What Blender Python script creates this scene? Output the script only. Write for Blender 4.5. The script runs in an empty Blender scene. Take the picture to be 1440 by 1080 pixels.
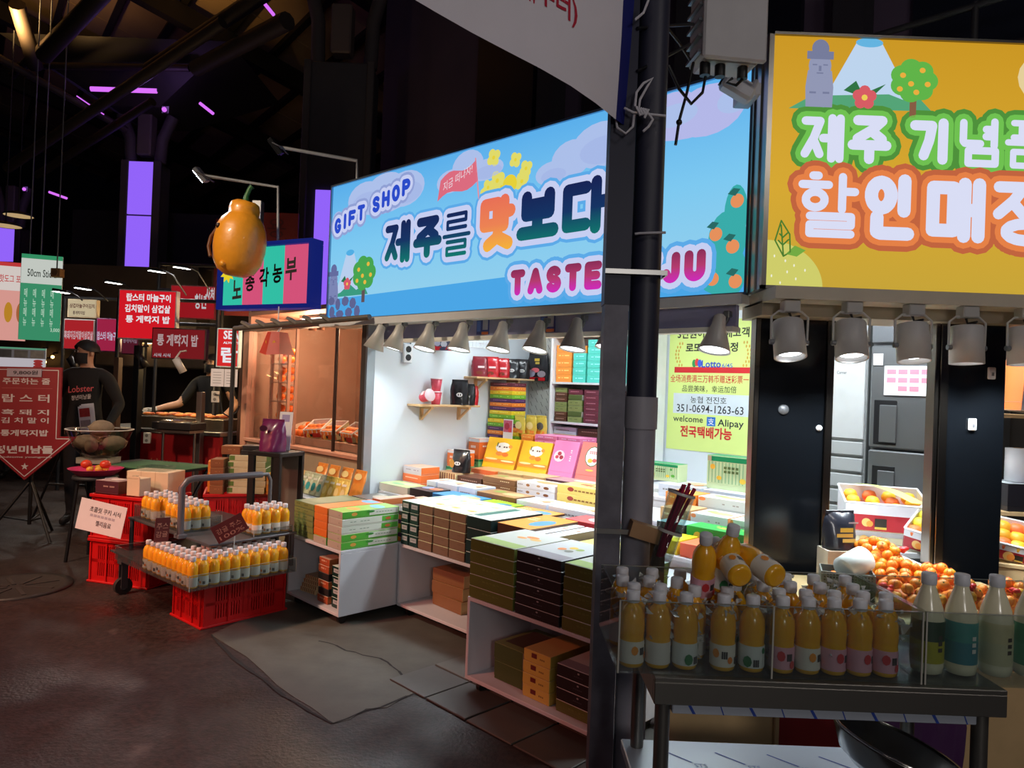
import bpy, math, random
from math import sin, cos, pi, radians, sqrt
from mathutils import Vector, Matrix
random.seed(7)
SC = bpy.context.scene
COL = SC.collection
# ---------------------------------------------------------------- camera
CAM_H = 1.45
F_PX, TILT, PITCH = 1000.0, radians(2.2), radians(0.4)
R0 = Vector((1, 0, 0)); U0 = Vector((0, -sin(PITCH), cos(PITCH))); FW = Vector((0, cos(PITCH), sin(PITCH)))
CR = R0 * cos(TILT) + U0 * sin(TILT)
CU = U0 * cos(TILT) - R0 * sin(TILT)
cd = bpy.data.cameras.new('camera'); cd.sensor_width = 36; cd.lens = F_PX / 1440 * 36
cd.clip_start = .02; cd.clip_end = 200
cam = bpy.data.objects.new('camera', cd); COL.objects.link(cam)
mw = Matrix((CR, CU, -FW)).transposed().to_4x4(); mw.translation = Vector((0, 0, CAM_H))
cam.matrix_world = mw
SC.camera = cam
SC.cycles.transparent_max_bounces = 24
SC.view_settings.view_transform = 'Standard'
SC.view_settings.look = 'None'
SC.view_settings.gamma = 1
SC.view_settings.exposure = 0.0
SC.view_settings.use_curve_mapping = False
# ---------------------------------------------------------------- world: night
W = bpy.data.worlds.new('night'); SC.world = W; W.use_nodes = True
bg = W.node_tree.nodes['Background']; bg.inputs[0].default_value = (.10, .12, .22, 1); bg.inputs[1].default_value = .08

# shop frame: u runs along the shop front (to the right), d runs into the shop
RZ = radians(-45)
K = sqrt(.5)
def S(u, d, z=0): return Vector((K * (u + d), K * (d - u), z))
def ray(px, py):
    v = CR * ((px - 720) / F_PX) + CU * ((540 - py) / F_PX) + FW
    return v / v.y
def at(px, py, Y): return ray(px, py) * Y + Vector((0, 0, CAM_H))
def onz(px, py, z):
    r = ray(px, py); return r * ((z - CAM_H) / r.z) + Vector((0, 0, CAM_H))
def ond(px, py, d):          # point of the plane d = const: returns (u, z)
    r = ray(px, py); t = d / (K * (r.x + r.y)); p = r * t
    return K * (p.x - p.y), p.z + CAM_H

# ---------------------------------------------------------------- lights of the place, then assumed and added lamps
def light(name, kind, loc, power, col=(1, 1, 1), rot=None, size=.1, sy=None, spot=None, blend=.5, aim=None):
    l = bpy.data.lights.new(name, kind); l.energy = power; l.color = col
    o = bpy.data.objects.new(name, l); COL.objects.link(o); o.location = loc
    if kind == 'AREA':
        l.size = size
        if sy: l.shape = 'RECTANGLE'; l.size_y = sy
    else: l.shadow_soft_size = size
    if kind == 'SPOT': l.spot_size = spot or 1.6; l.spot_blend = blend
    if aim is not None: o.rotation_euler = (Vector(aim) - Vector(loc)).to_track_quat('-Z', 'Y').to_euler()
    elif rot: o.rotation_euler = rot
    return o
COOL = (.86, .95, 1.0); WARM = (1, .62, .28)
# fluorescent tubes under the shop ceiling
for u_, d_, w_ in ((-4.0, 3.95, 12), (-3.0, 3.95, 12), (-2.15, 3.95, 12)):
    light('ceiling_tube_light', 'AREA', S(u_, d_, 2.27), w_, COOL, rot=(0, 0, RZ), size=.9, sy=.12)
light('ceiling_tube_light', 'AREA', (2.0, 3.75, 2.27), 30, COOL, rot=(0, 0, RZ), size=.8, sy=.12)
light('ceiling_tube_light', 'AREA', (2.9, 3.6, 2.27), 4, (1, .9, .75), rot=(0, 0, RZ), size=.5, sy=.12)
# warm bulbs of the fruit seller next door and of the lobster stall
light('fruit_stall_bulb', 'POINT', S(-5.6, 3.75, 1.90), 55, (1, .60, .36), size=.08)
light('fruit_stall_bulb', 'POINT', S(-6.5, 3.65, 1.90), 34, (1, .66, .42), size=.08)
light('lobster_stall_bulb', 'POINT', (-3.05, 8.0, 1.75), 22, (1, .68, .30), size=.06)
light('lobster_stall_bulb', 'POINT', (-4.6, 8.9, 1.9), 16, (1, .68, .32), size=.06)
# unseen lamps: red and roof ones assumed from their glow, the warm one added
light('assumed_red_light', 'SPOT', (-4.6, 1.6, 2.9), 520, (1, .24, .15), size=.12, spot=1.15, blend=.8, aim=(-2.55, 3.1, 0))  # assumed out-of-view source for the red glow on the left floor
light('added_warm_light', 'SPOT', (-5.8, 3.2, 3.0), 260, (1, .55, .34), size=.1, spot=.95, blend=.7, aim=(-3.3, 5.6, .75))  # added unseen lamp to brighten the arrow sign and left stalls
light('assumed_roof_lamp', 'SPOT', (-6.6, 8.9, 5.6), 520, (1, .58, .20), size=.15, spot=2.2, blend=.7, aim=(-6.6, 9.6, 8.5))  # assumed uplight for the warm-lit roof sheets
light('added_fill_lamp', 'POINT', (-1.2, -1.8, 4.2), 26, (1, .82, .76), size=.35)  # unseen fill lamps added from here on to brighten the stall fronts
light('added_fill_lamp', 'SPOT', (-4.2, 2.6, 4.4), 560, (1, .80, .58), size=.2, spot=1.05, blend=.6, aim=(-2.1, 5.2, 1.4))  # added fill aimed at the cart and the citrus sculpture
light('added_fill_lamp', 'POINT', (1.0, -3.0, 2.3), 125, (.98, .92, .88), size=.35)  # added fill behind the camera for table, pole and bottles
light('added_fill_lamp', 'POINT', (2.6, -.6, 4.0), 60, (1, .90, .84), size=.35)

# ---------------------------------------------------------------- materials
def lin(c): return tuple(((x / 255) / 12.92 if x / 255 <= .04045 else ((x / 255 + .055) / 1.055) ** 2.4) for x in c)
_M = {}
def mat(col, rough=.55, metal=0, emit=0, var=.10, scale=9, bump=0, coat=0, name=None):
    key = (col, rough, metal, emit, var, scale, bump, coat)
    if key in _M: return _M[key]
    m = bpy.data.materials.new(name or 'surface_%d_%d_%d' % col); m.use_nodes = True
    nt = m.node_tree; b = nt.nodes['Principled BSDF']
    c = lin(col)
    b.inputs['Roughness'].default_value = rough; b.inputs['Metallic'].default_value = metal
    b.inputs['Coat Weight'].default_value = coat
    if emit:
        b.inputs['Base Color'].default_value = (0, 0, 0, 1); b.inputs['Specular IOR Level'].default_value = .04
        b.inputs['Emission Color'].default_value = c + (1,); b.inputs['Emission Strength'].default_value = emit
    else:
        tc = nt.nodes.new('ShaderNodeTexCoord')
        n = nt.nodes.new('ShaderNodeTexNoise'); n.inputs['Scale'].default_value = scale; n.inputs['Detail'].default_value = 3
        mx = nt.nodes.new('ShaderNodeMix'); mx.data_type = 'RGBA'
        mx.inputs[6].default_value = tuple(x * (1 - var) for x in c) + (1,)
        mx.inputs[7].default_value = tuple(min(1, x * (1 + var)) for x in c) + (1,)
        nt.links.new(tc.outputs['Object'], n.inputs['Vector'])
        nt.links.new(n.outputs['Fac'], mx.inputs[0]); nt.links.new(mx.outputs[2], b.inputs['Base Color'])
        if bump:
            bp = nt.nodes.new('ShaderNodeBump'); bp.inputs['Strength'].default_value = bump; bp.inputs['Distance'].default_value = .01
            nt.links.new(n.outputs['Fac'], bp.inputs['Height']); nt.links.new(bp.outputs[0], b.inputs['Normal'])
    _M[key] = m
    return m
def grad_mat(name, stops, z0, z1, emit=1.0):          # printed colour ramp up a backlit sheet
    m = bpy.data.materials.new(name); m.use_nodes = True; nt = m.node_tree; b = nt.nodes['Principled BSDF']
    tc = nt.nodes.new('ShaderNodeTexCoord'); sx = nt.nodes.new('ShaderNodeSeparateXYZ'); mr = nt.nodes.new('ShaderNodeMapRange')
    mr.inputs[1].default_value = z0; mr.inputs[2].default_value = z1
    cr = nt.nodes.new('ShaderNodeValToRGB')
    el = cr.color_ramp.elements
    for i, (p, c) in enumerate(stops):
        e = el[i] if i < 2 else el.new(p)
        e.position = p; e.color = lin(c) + (1,)
    nt.links.new(tc.outputs['Object'], sx.inputs[0]); nt.links.new(sx.outputs['Z'], mr.inputs[0])
    nt.links.new(mr.outputs[0], cr.inputs[0]); nt.links.new(cr.outputs[0], b.inputs['Emission Color'])
    b.inputs['Base Color'].default_value = (0, 0, 0, 1); b.inputs['Specular IOR Level'].default_value = .04; b.inputs['Emission Strength'].default_value = emit
    b.inputs['Roughness'].default_value = .35
    return m
def glass_mat(name, tint=(235, 240, 240), gloss=.10, haze=0.0, rough=.03):
    m = bpy.data.materials.new(name); m.use_nodes = True; nt = m.node_tree
    for n in list(nt.nodes):
        if n.type != 'OUTPUT_MATERIAL': nt.nodes.remove(n)
    out = [n for n in nt.nodes if n.type == 'OUTPUT_MATERIAL'][0]
    tr = nt.nodes.new('ShaderNodeBsdfTransparent'); tr.inputs[0].default_value = lin(tint) + (1,)
    gl = nt.nodes.new('ShaderNodeBsdfGlossy'); gl.inputs['Roughness'].default_value = rough
    lw = nt.nodes.new('ShaderNodeLayerWeight'); lw.inputs[0].default_value = .5
    pw = nt.nodes.new('ShaderNodeMath'); pw.operation = 'POWER'; pw.inputs[1].default_value = 4; nt.links.new(lw.outputs['Facing'], pw.inputs[0])
    a = nt.nodes.new('ShaderNodeMath'); a.operation = 'MULTIPLY_ADD'; a.inputs[1].default_value = .5; a.inputs[2].default_value = gloss * .25
    nt.links.new(pw.outputs[0], a.inputs[0])
    mx = nt.nodes.new('ShaderNodeMixShader'); nt.links.new(a.outputs[0], mx.inputs[0])
    nt.links.new(tr.outputs[0], mx.inputs[1]); nt.links.new(gl.outputs[0], mx.inputs[2])
    last = mx
    if haze:
        df = nt.nodes.new('ShaderNodeBsdfDiffuse'); df.inputs[0].default_value = (.8, .85, .88, 1)
        tl = nt.nodes.new('ShaderNodeTexNoise'); tl.inputs['Scale'].default_value = 14
        ml = nt.nodes.new('ShaderNodeMath'); ml.operation = 'MULTIPLY'; ml.inputs[1].default_value = haze * 2
        nt.links.new(tl.outputs['Fac'], ml.inputs[0])
        m2 = nt.nodes.new('ShaderNodeMixShader'); nt.links.new(ml.outputs[0], m2.inputs[0])
        nt.links.new(mx.outputs[0], m2.inputs[1]); nt.links.new(df.outputs[0], m2.inputs[2]); last = m2
    nt.links.new(last.outputs[0], out.inputs[0])
    return m
WHITE = mat((226, 228, 230), .5); OFFW = mat((205, 208, 212), .5); BLACK = mat((18, 18, 20), .45); DARK = mat((34, 33, 36), .6)
STEEL = mat((150, 150, 148), .32, 1.0); CHROME = mat((190, 190, 185), .18, 1.0); GREYM = mat((120, 122, 126), .45, .4)
KRAFT = mat((166, 128, 92), .7); WOODL = mat((214, 178, 130), .6, scale=20); RED = mat((190, 20, 26), .45); ACRYL = glass_mat('clear_acrylic', gloss=.18, haze=.015)
GLASS = glass_mat('shop_glass', gloss=.10)
PAPER = mat((226, 224, 228), .7)
def lamp_mat(col, s): return mat(col, .4, 0, s)

# ---------------------------------------------------------------- mesh collector
_TXT = {}
def text_geo(body, bold):
    k = (body, bold)
    if k not in _TXT:
        c = bpy.data.curves.new('t', 'FONT'); c.body = body; c.offset = bold; c.resolution_u = 2; c.fill_mode = 'FRONT' if False else 'BOTH'
        o = bpy.data.objects.new('t', c); COL.objects.link(o)
        me = bpy.data.meshes.new_from_object(o)
        vs = [(v.co.x, v.co.y) for v in me.vertices]; fs = [tuple(p.vertices) for p in me.polygons]
        bpy.data.objects.remove(o); bpy.data.meshes.remove(me); bpy.data.curves.remove(c)
        if vs:
            x0 = min(v[0] for v in vs); x1 = max(v[0] for v in vs); y0 = min(v[1] for v in vs); y1 = max(v[1] for v in vs)
            vs = [((x - x0) / max(1e-6, x1 - x0), (y - y0) / max(1e-6, y1 - y0)) for x, y in vs]
        _TXT[k] = (vs, fs)
    return _TXT[k]
class MB:
    def __init__(s): s.v = []; s.f = []; s.m = []; s.sm = []; s.mats = []
    def mi(s, m):
        if m not in s.mats: s.mats.append(m)
        return s.mats.index(m)
    def add(s, vs, fs, m, smooth=False):
        o = len(s.v); s.v += [tuple(v) for v in vs]; i = s.mi(m)
        for f in fs: s.f.append([o + a for a in f]); s.m.append(i); s.sm.append(smooth)
        return s
    def box(s, x0, x1, y0, y1, z0, z1, m, c=0, top=None, front=None, side=None, M=None):
        if x1 < x0: x0, x1 = x1, x0
        if y1 < y0: y0, y1 = y1, y0
        if z1 < z0: z0, z1 = z1, z0
        c = min(c, (x1 - x0) * .3, (y1 - y0) * .3, (z1 - z0) * .3)
        P = lambda v: [(M @ Vector(p)) for p in v] if M is not None else v
        if c <= 0:
            vs = [(x, y, z) for x in (x0, x1) for y in (y0, y1) for z in (z0, z1)]
            fs = [((0, 1, 3, 2), side), ((4, 6, 7, 5), side), ((0, 4, 5, 1), front), ((2, 3, 7, 6), None), ((0, 2, 6, 4), None), ((1, 5, 7, 3), top)]
            o = len(s.v); s.v += [tuple(p) for p in P(vs)]
            for f, mm in fs: s.f.append([o + a for a in f]); s.m.append(s.mi(mm or m)); s.sm.append(False)
            return s
        vs = []; idx = {}
        X = (x0, x1); Y = (y0, y1); Z = (z0, z1)
        for i in (0, 1):
            for j in (0, 1):
                for k in (0, 1):
                    for ax in range(3):
                        p = [X[i], Y[j], Z[k]]
                        for b, (q, n) in enumerate(zip((i, j, k), (0, 0, 0))):
                            if b != ax: p[b] += c if q == 0 else -c
                        idx[i, j, k, ax] = len(vs); vs.append(p)
        o = len(s.v); s.v += [tuple(p) for p in P(vs)]
        def F(l, mm): s.f.append([o + a for a in l]); s.m.append(s.mi(mm or m)); s.sm.append(False)
        g = lambda i, j, k, a: idx[i, j, k, a]
        F([g(0,0,0,0), g(0,0,1,0), g(0,1,1,0), g(0,1,0,0)], side); F([g(1,0,0,0), g(1,1,0,0), g(1,1,1,0), g(1,0,1,0)], side)
        F([g(0,0,0,1), g(1,0,0,1), g(1,0,1,1), g(0,0,1,1)], front); F([g(0,1,0,1), g(0,1,1,1), g(1,1,1,1), g(1,1,0,1)], None)
        F([g(0,0,0,2), g(0,1,0,2), g(1,1,0,2), g(1,0,0,2)], None); F([g(0,0,1,2), g(1,0,1,2), g(1,1,1,2), g(0,1,1,2)], top)
        for i in (0, 1):
            for j in (0, 1): F([g(i,j,0,0), g(i,j,0,1), g(i,j,1,1), g(i,j,1,0)], side)
        for i in (0, 1):
            for k in (0, 1): F([g(i,0,k,0), g(i,0,k,2), g(i,1,k,2), g(i,1,k,0)], top if k else None)
        for j in (0, 1):
            for k in (0, 1): F([g(0,j,k,1), g(0,j,k,2), g(1,j,k,2), g(1,j,k,1)], top if k else None)
        for i in (0, 1):
            for j in (0, 1):
                for k in (0, 1): F([g(i,j,k,0), g(i,j,k,1), g(i,j,k,2)], None)
        return s
    def tube(s, pts, r, m, n=8, cap=True):
        pts = [Vector(p) for p in pts]; rs = r if isinstance(r, (list, tuple)) else [r] * len(pts)
        vs = []; up = None
        for i, p in enumerate(pts):
            t = (pts[min(i + 1, len(pts) - 1)] - pts[max(i - 1, 0)]).normalized()
            if up is None: up = Vector((0, 0, 1)) if abs(t.z) < .9 else Vector((1, 0, 0))
            a = t.cross(up).normalized(); b = a.cross(t).normalized(); up = b
            vs += [p + (a * cos(2 * pi * k / n) + b * sin(2 * pi * k / n)) * rs[i] for k in range(n)]
        fs = [(i * n + k, i * n + (k + 1) % n, (i + 1) * n + (k + 1) % n, (i + 1) * n + k) for i in range(len(pts) - 1) for k in range(n)]
        s.add(vs, fs, m, n > 5)
        if cap:
            s.add(vs[:n], [tuple(range(n))[::-1]], m); s.add(vs[-n:], [tuple(range(n))], m)
        return s
    def lathe(s, prof, m, n=16, c=(0, 0, 0), M=None, cap=True):
        vs = []
        for r, z in prof: vs += [Vector((c[0] + r * cos(2 * pi * k / n), c[1] + r * sin(2 * pi * k / n), c[2] + z)) for k in range(n)]
        if M is not None: vs = [M @ v for v in vs]
        fs = [(i * n + k, i * n + (k + 1) % n, (i + 1) * n + (k + 1) % n, (i + 1) * n + k) for i in range(len(prof) - 1) for k in range(n)]
        s.add(vs, fs, m, True)
        if cap and prof[0][0] > 1e-4: s.add(vs[:n], [tuple(range(n))[::-1]], m)
        if cap and prof[-1][0] > 1e-4: s.add(vs[-n:], [tuple(range(n))], m)
        return s
    def sph(s, c, r, m, n=12, k=8, sc=(1, 1, 1), jit=0):
        vs = []
        for i in range(k + 1):
            a = pi * i / k
            for j in range(n):
                b = 2 * pi * j / n; q = 1 + (random.uniform(-jit, jit) if 0 < i < k else 0)
                vs.append((c[0] + r * sc[0] * sin(a) * cos(b) * q, c[1] + r * sc[1] * sin(a) * sin(b) * q, c[2] + r * sc[2] * cos(a) * q))
        return s.add(vs, [(i * n + j, (i + 1) * n + j, (i + 1) * n + (j + 1) % n, i * n + (j + 1) % n) for i in range(k) for j in range(n)], m, True)
    def prism(s, poly, y0, y1, m, M=None):          # outline in x,z pulled from y0 to y1
        n = len(poly); vs = [Vector((x, y0, z)) for x, z in poly] + [Vector((x, y1, z)) for x, z in poly]
        if M is not None: vs = [M @ v for v in vs]
        return s.add(vs, [tuple(range(n)), tuple(range(n, 2 * n))[::-1]] + [(i, i + n, (i + 1) % n + n, (i + 1) % n) for i in range(n)], m)
    def poly(s, poly, y, m, M=None):                # flat print on the plane y, facing -y
        vs = [Vector((x, y, z)) for x, z in poly]
        if M is not None: vs = [M @ v for v in vs]
        return s.add(vs, [tuple(range(len(poly)))], m)
    def rect(s, x0, x1, z0, z1, y, m, M=None): return s.poly([(x0, z0), (x1, z0), (x1, z1), (x0, z1)], y, m, M)
    def ell(s, cx, cz, rx, rz, y, m, n=20, M=None): return s.poly([(cx + rx * cos(2 * pi * i / n), cz + rz * sin(2 * pi * i / n)) for i in range(n)], y, m, M)
    def text(s, body, x0, x1, z0, z1, y, m, bold=0.0, M=None, shear=0.0):
        vs, fs = text_geo(body, bold)
        V = [Vector((x0 + a * (x1 - x0), y, z0 + b * (z1 - z0) + shear * a)) for a, b in vs]
        if M is not None: V = [M @ v for v in V]
        return s.add(V, fs, m)
    def strokes(s, lines, w, y, m, M=None, n=12):   # rounded strokes: each line a list of x,z points
        for ln in lines:
            for i, (x, z) in enumerate(ln):
                s.ell(x, z, w, w, y, m, n, M)
                if i:
                    x2, z2 = ln[i - 1]; L = sqrt((x - x2) ** 2 + (z - z2) ** 2) or 1
                    a, b = -(z - z2) / L * w, (x - x2) / L * w
                    s.poly([(x2 - a, z2 - b), (x - a, z - b), (x + a, z + b), (x2 + a, z2 + b)], y, m, M)
        return s
    def mesh(s, name):
        me = bpy.data.meshes.new(name); me.from_pydata(s.v, [], s.f)
        for m in s.mats: me.materials.append(m)
        me.polygons.foreach_set('material_index', s.m); me.polygons.foreach_set('use_smooth', s.sm); me.update()
        return me
    def build(s, name, parent=None, loc=(0, 0, 0), rz=0, rot=None):
        o = bpy.data.objects.new(name, s.mesh(name)); COL.objects.link(o); o.location = loc
        o.rotation_euler = rot or (0, 0, rz)
        if parent: o.parent = parent
        return o
def tag(o, label=None, cat=None, group=None, kind=None):
    if label: o['label'] = label
    if cat: o['category'] = cat
    if group: o['group'] = group
    if kind: o['kind'] = kind
    return o
def thing(name, label, cat, loc=(0, 0, 0), rz=0, group=None, rot=None):
    o = bpy.data.objects.new(name, None); COL.objects.link(o); o.empty_display_size = .05
    o.location = loc; o.rotation_euler = rot or (0, 0, rz)
    return tag(o, label, cat, group)
def struct(o): o['kind'] = 'structure'; return o
def copy_tree(o, parent=None):
    c = o.copy(); COL.objects.link(c); c.parent = parent
    for ch in list(o.children): copy_tree(ch, c)
    return c
ORD = ['first', 'second', 'third', 'fourth', 'fifth', 'sixth', 'seventh', 'eighth', 'ninth', 'tenth', 'eleventh', 'twelfth']
def ordn(i, n):
    if n == 1: return 'only one'
    return 'topmost' if i == n - 1 else 'bottom one' if i == 0 else ORD[i] + ' from bottom'

# ---------------------------------------------------------------- rounded Korean letters built from strokes
def arc(cx, cz, rx, rz, a0=90, a1=450, n=14): return [(cx + rx * cos(radians(a0 + (a1 - a0) * i / n)), cz + rz * sin(radians(a0 + (a1 - a0) * i / n))) for i in range(n + 1)]
JAMO = {
 'ㄱ': [[(0, 1), (1, 1), (.85, .5), (.55, 0)]], 'ㄴ': [[(0, 1), (0, .1), (.1, 0), (1, 0)]], 'ㄷ': [[(1, 1), (0, 1), (0, 0), (1, 0)]],
 'ㄹ': [[(0, 1), (1, 1), (1, .5), (0, .5), (0, 0), (1, 0)]], 'ㅁ': [[(0, 0), (0, 1), (1, 1), (1, 0), (0, 0)]],
 'ㅂ': [[(0, 1), (0, 0), (1, 0), (1, 1)], [(0, .5), (1, .5)]], 'ㅅ': [[(.5, 1), (.42, .5), (0, 0)], [(.47, .55), (1, 0)]],
 'ㅇ': [arc(.5, .5, .5, .5)], 'ㅈ': [[(0, 1), (1, 1), (.6, .5), (0, 0)], [(.55, .45), (1, 0)]],
 'ㅍ': [[(0, 1), (1, 1)], [(.28, 1), (.28, 0)], [(.72, 1), (.72, 0)], [(0, 0), (1, 0)]],
 'ㅎ': [[(.4, 1.1), (.6, 1.1)], [(0, .78), (1, .78)], arc(.5, .24, .36, .28)], 'ㄲ': [], 'ㅃ': []}
VOW = {'ㅏ': [[(.3, 0), (.3, 1)], [(.3, .55), (1, .55)]], 'ㅐ': [[(.15, 0), (.15, 1)], [(.15, .5), (.85, .5)], [(.85, 0), (.85, 1)]],
 'ㅔ': [[(.45, 0), (.45, 1)], [(-.15, .5), (.45, .5)], [(1, 0), (1, 1)]], 'ㅕ': [[(.7, 0), (.7, 1)], [(0, .68), (.7, .68)], [(0, .38), (.7, .38)]],
 'ㅣ': [[(.5, 0), (.5, 1)]], 'ㅗ': [[(.5, 1), (.5, .1)], [(-.05, 0), (1.05, 0)]], 'ㅜ': [[(-.05, 1), (1.05, 1)], [(.5, 1), (.5, 0)]], 'ㅡ': [[(-.05, .5), (1.05, .5)]]}
_L = 'ㄱㄲㄴㄷㄸㄹㅁㅂㅃㅅㅆㅇㅈㅉㅊㅋㅌㅍㅎ'; _V = 'ㅏㅐㅑㅒㅓㅔㅕㅖㅗㅘㅙㅚㅛㅜㅝㅞㅟㅠㅡㅢㅣ'
_T = ['', 'ㄱ', 'ㄲ', 'ㄳ', 'ㄴ', 'ㄵ', 'ㄶ', 'ㄷ', 'ㄹ', 'ㄺ', 'ㄻ', 'ㄼ', 'ㄽ', 'ㄾ', 'ㄿ', 'ㅀ', 'ㅁ', 'ㅂ', 'ㅄ', 'ㅅ', 'ㅆ', 'ㅇ', 'ㅈ', 'ㅊ', 'ㅋ', 'ㅌ', 'ㅍ', 'ㅎ']
def hangul(ch, x0, x1, z0, z1):
    i = ord(ch) - 0xAC00; l, v, t = _L[i // 588], _V[i % 588 // 28], _T[i % 28]; out = []
    def put(lines, a, b, c, d):
        for ln in lines: out.append([(x0 + (a + p * (b - a)) * (x1 - x0), z0 + (c + q * (d - c)) * (z1 - z0)) for p, q in ln])
    if v in 'ㅗㅜㅡ':
        if t: put(JAMO[l], .12, .88, .66, 1); put(VOW[v], .02, .98, .40, .54); put(JAMO[t], .12, .88, 0, .32)
        else: put(JAMO[l], .12, .88, .52, 1); put(VOW[v], .02, .98, 0, .36 if v == 'ㅜ' else .40)
    else:
        a, b = (.58, 1.0) if v in 'ㅐㅔ' else (.66, 1.0)
        if t: put(JAMO[l], 0, .50, .48, .98); put(VOW[v], a, b, .44, 1.02); put(JAMO[t], .16, .94, 0, .31)
        else: put(JAMO[l], 0, .42 if v in 'ㅐㅔ' else .50, .10, .92); put(VOW[v], a, b, 0, 1)
    return out
LATIN = {'G': [arc(.5, .5, .5, .5, 45, 330) + [(.95, .45), (.6, .45)]], 'I': [[(.5, 0), (.5, 1)]], 'F': [[(1, 1), (0, 1), (0, 0)], [(0, .5), (.8, .5)]],
 'T': [[(0, 1), (1, 1)], [(.5, 1), (.5, 0)]], 'S': [arc(.5, .75, .45, .25, 30, 270, 8) + arc(.5, .25, .47, .25, 90, -150, 8)], 'H': [[(0, 0), (0, 1)], [(1, 0), (1, 1)], [(0, .5), (1, .5)]],
 'O': [arc(.5, .5, .5, .5)], 'P': [[(0, 0), (0, 1)], [(0, 1)] + arc(.55, .74, .42, .26, 90, -90, 8) + [(0, .48)]], 'A': [[(0, 0), (.5, 1), (1, 0)], [(.2, .32), (.8, .32)]],
 'E': [[(1, 1), (0, 1), (0, 0), (1, 0)], [(0, .5), (.85, .5)]], 'J': [[(.9, 1), (.9, .3)] + arc(.5, .28, .4, .28, 0, -170, 8)], 'U': [[(0, 1), (0, .3)] + arc(.5, .3, .5, .3, 180, 360, 8) + [(1, 1)]]}
def latin(ch, x0, x1, z0, z1): return [[(x0 + p * (x1 - x0), z0 + q * (z1 - z0)) for p, q in ln] for ln in LATIN[ch]]
# ================================================================ setting
def floor_mat():
    m = bpy.data.materials.new('street_floor'); m.use_nodes = True; nt = m.node_tree; b = nt.nodes['Principled BSDF']; L = nt.links.new
    tc = nt.nodes.new('ShaderNodeTexCoord')
    def noise(s, d=5):
        n = nt.nodes.new('ShaderNodeTexNoise'); n.inputs['Scale'].default_value = s; n.inputs['Detail'].default_value = d; L(tc.outputs['Object'], n.inputs['Vector']); return n
    def ramp(src, stops):
        r = nt.nodes.new('ShaderNodeValToRGB')
        for i, (p, c) in enumerate(stops):
            e = r.color_ramp.elements[i] if i < 2 else r.color_ramp.elements.new(p)
            e.position = p; e.color = lin(c) + (1,)
        L(src, r.inputs[0]); return r
    a = ramp(noise(.9).outputs['Fac'], [(.3, (46, 36, 34)), (.7, (74, 58, 54)), (.5, (58, 43, 40))])
    s = ramp(noise(34, 6).outputs['Fac'], [(.36, (84, 84, 84)), (.72, (255, 250, 245))])
    mx = nt.nodes.new('ShaderNodeMix'); mx.data_type = 'RGBA'; mx.blend_type = 'MULTIPLY'; mx.inputs[0].default_value = .75
    L(a.outputs[0], mx.inputs[6]); L(s.outputs[0], mx.inputs[7])
    w = ramp(noise(3.1, 8).outputs['Fac'], [(.66, (0, 0, 0)), (.74, (150, 150, 150))])
    m2 = nt.nodes.new('ShaderNodeMix'); m2.data_type = 'RGBA'; L(w.outputs[0], m2.inputs[0]); L(mx.outputs[2], m2.inputs[6]); m2.inputs[7].default_value = lin((140, 130, 125)) + (1,)
    L(m2.outputs[2], b.inputs['Base Color'])
    rr = ramp(noise(1.7, 4).outputs['Fac'], [(.35, (150, 150, 150)), (.65, (235, 235, 235))]); L(rr.outputs[0], b.inputs['Roughness'])
    bp = nt.nodes.new('ShaderNodeBump'); bp.inputs['Strength'].default_value = .35; bp.inputs['Distance'].default_value = .01
    L(noise(60, 4).outputs['Fac'], bp.inputs['Height']); L(bp.outputs[0], b.inputs['Normal'])
    return m
g = MB(); g.add([(-30, -6, 0), (14, -6, 0), (14, 40, 0), (-30, 40, 0)], [(0, 1, 2, 3)], floor_mat())
FLOOR = struct(g.build('floor'))
PATCH = mat((80, 79, 72), .7, var=.35, scale=7, bump=.4)
def ground_poly(name, px, z, m, parent=None):
    g = MB(); p = [onz(x, y, 0) for x, y in px]
    n = len(p); g.add([(q.x, q.y, 0.0005) for q in p] + [(q.x, q.y, z) for q in p], [tuple(range(n, 2 * n))] + [(i, (i + 1) % n, (i + 1) % n + n, i + n) for i in range(n)], m)
    return g.build(name, parent)
def jag(a, b, n=6, k=5):
    return [(a[0] + (b[0] - a[0]) * i / n + (random.uniform(-k, k) if i else 0), a[1] + (b[1] - a[1]) * i / n + (random.uniform(-k, k) if i else 0)) for i in range(n)]
ground_poly('concrete_patch', jag((297, 893), (468, 1018), 7) + jag((468, 1018), (618, 964), 6) + [(660, 985), (655, 890), (560, 852), (470, 866), (400, 842)], .0022, PATCH, FLOOR)
# cracks: narrow dark seams in the patch
CRK = mat((26, 25, 25), .9)
def crack(px, w=.007):
    p = []
    for a, b in zip(px[:-1], px[1:]): p += jag(a, b, 4, 2.5)
    p.append(px[-1]); q = [onz(x, y, 0) for x, y in p]; g = MB()
    for i, (a, b) in enumerate(zip(q[:-1], q[1:])):
        n = (b - a).cross(Vector((0, 0, 1))).normalized() * w * random.uniform(.4, 1)
        g.add([a - n + Vector((0, 0, .0032)), b - n + Vector((0, 0, .0032)), b + n + Vector((0, 0, .0032)), a + n + Vector((0, 0, .0032))], [(0, 1, 2, 3)], CRK)
    g.build('crack', FLOOR)
crack([(448, 902), (500, 918), (545, 932), (575, 958)]); crack([(297, 893), (340, 935), (400, 980), (468, 1018)], .011); crack([(468, 1018), (560, 985), (618, 964)])
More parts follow.
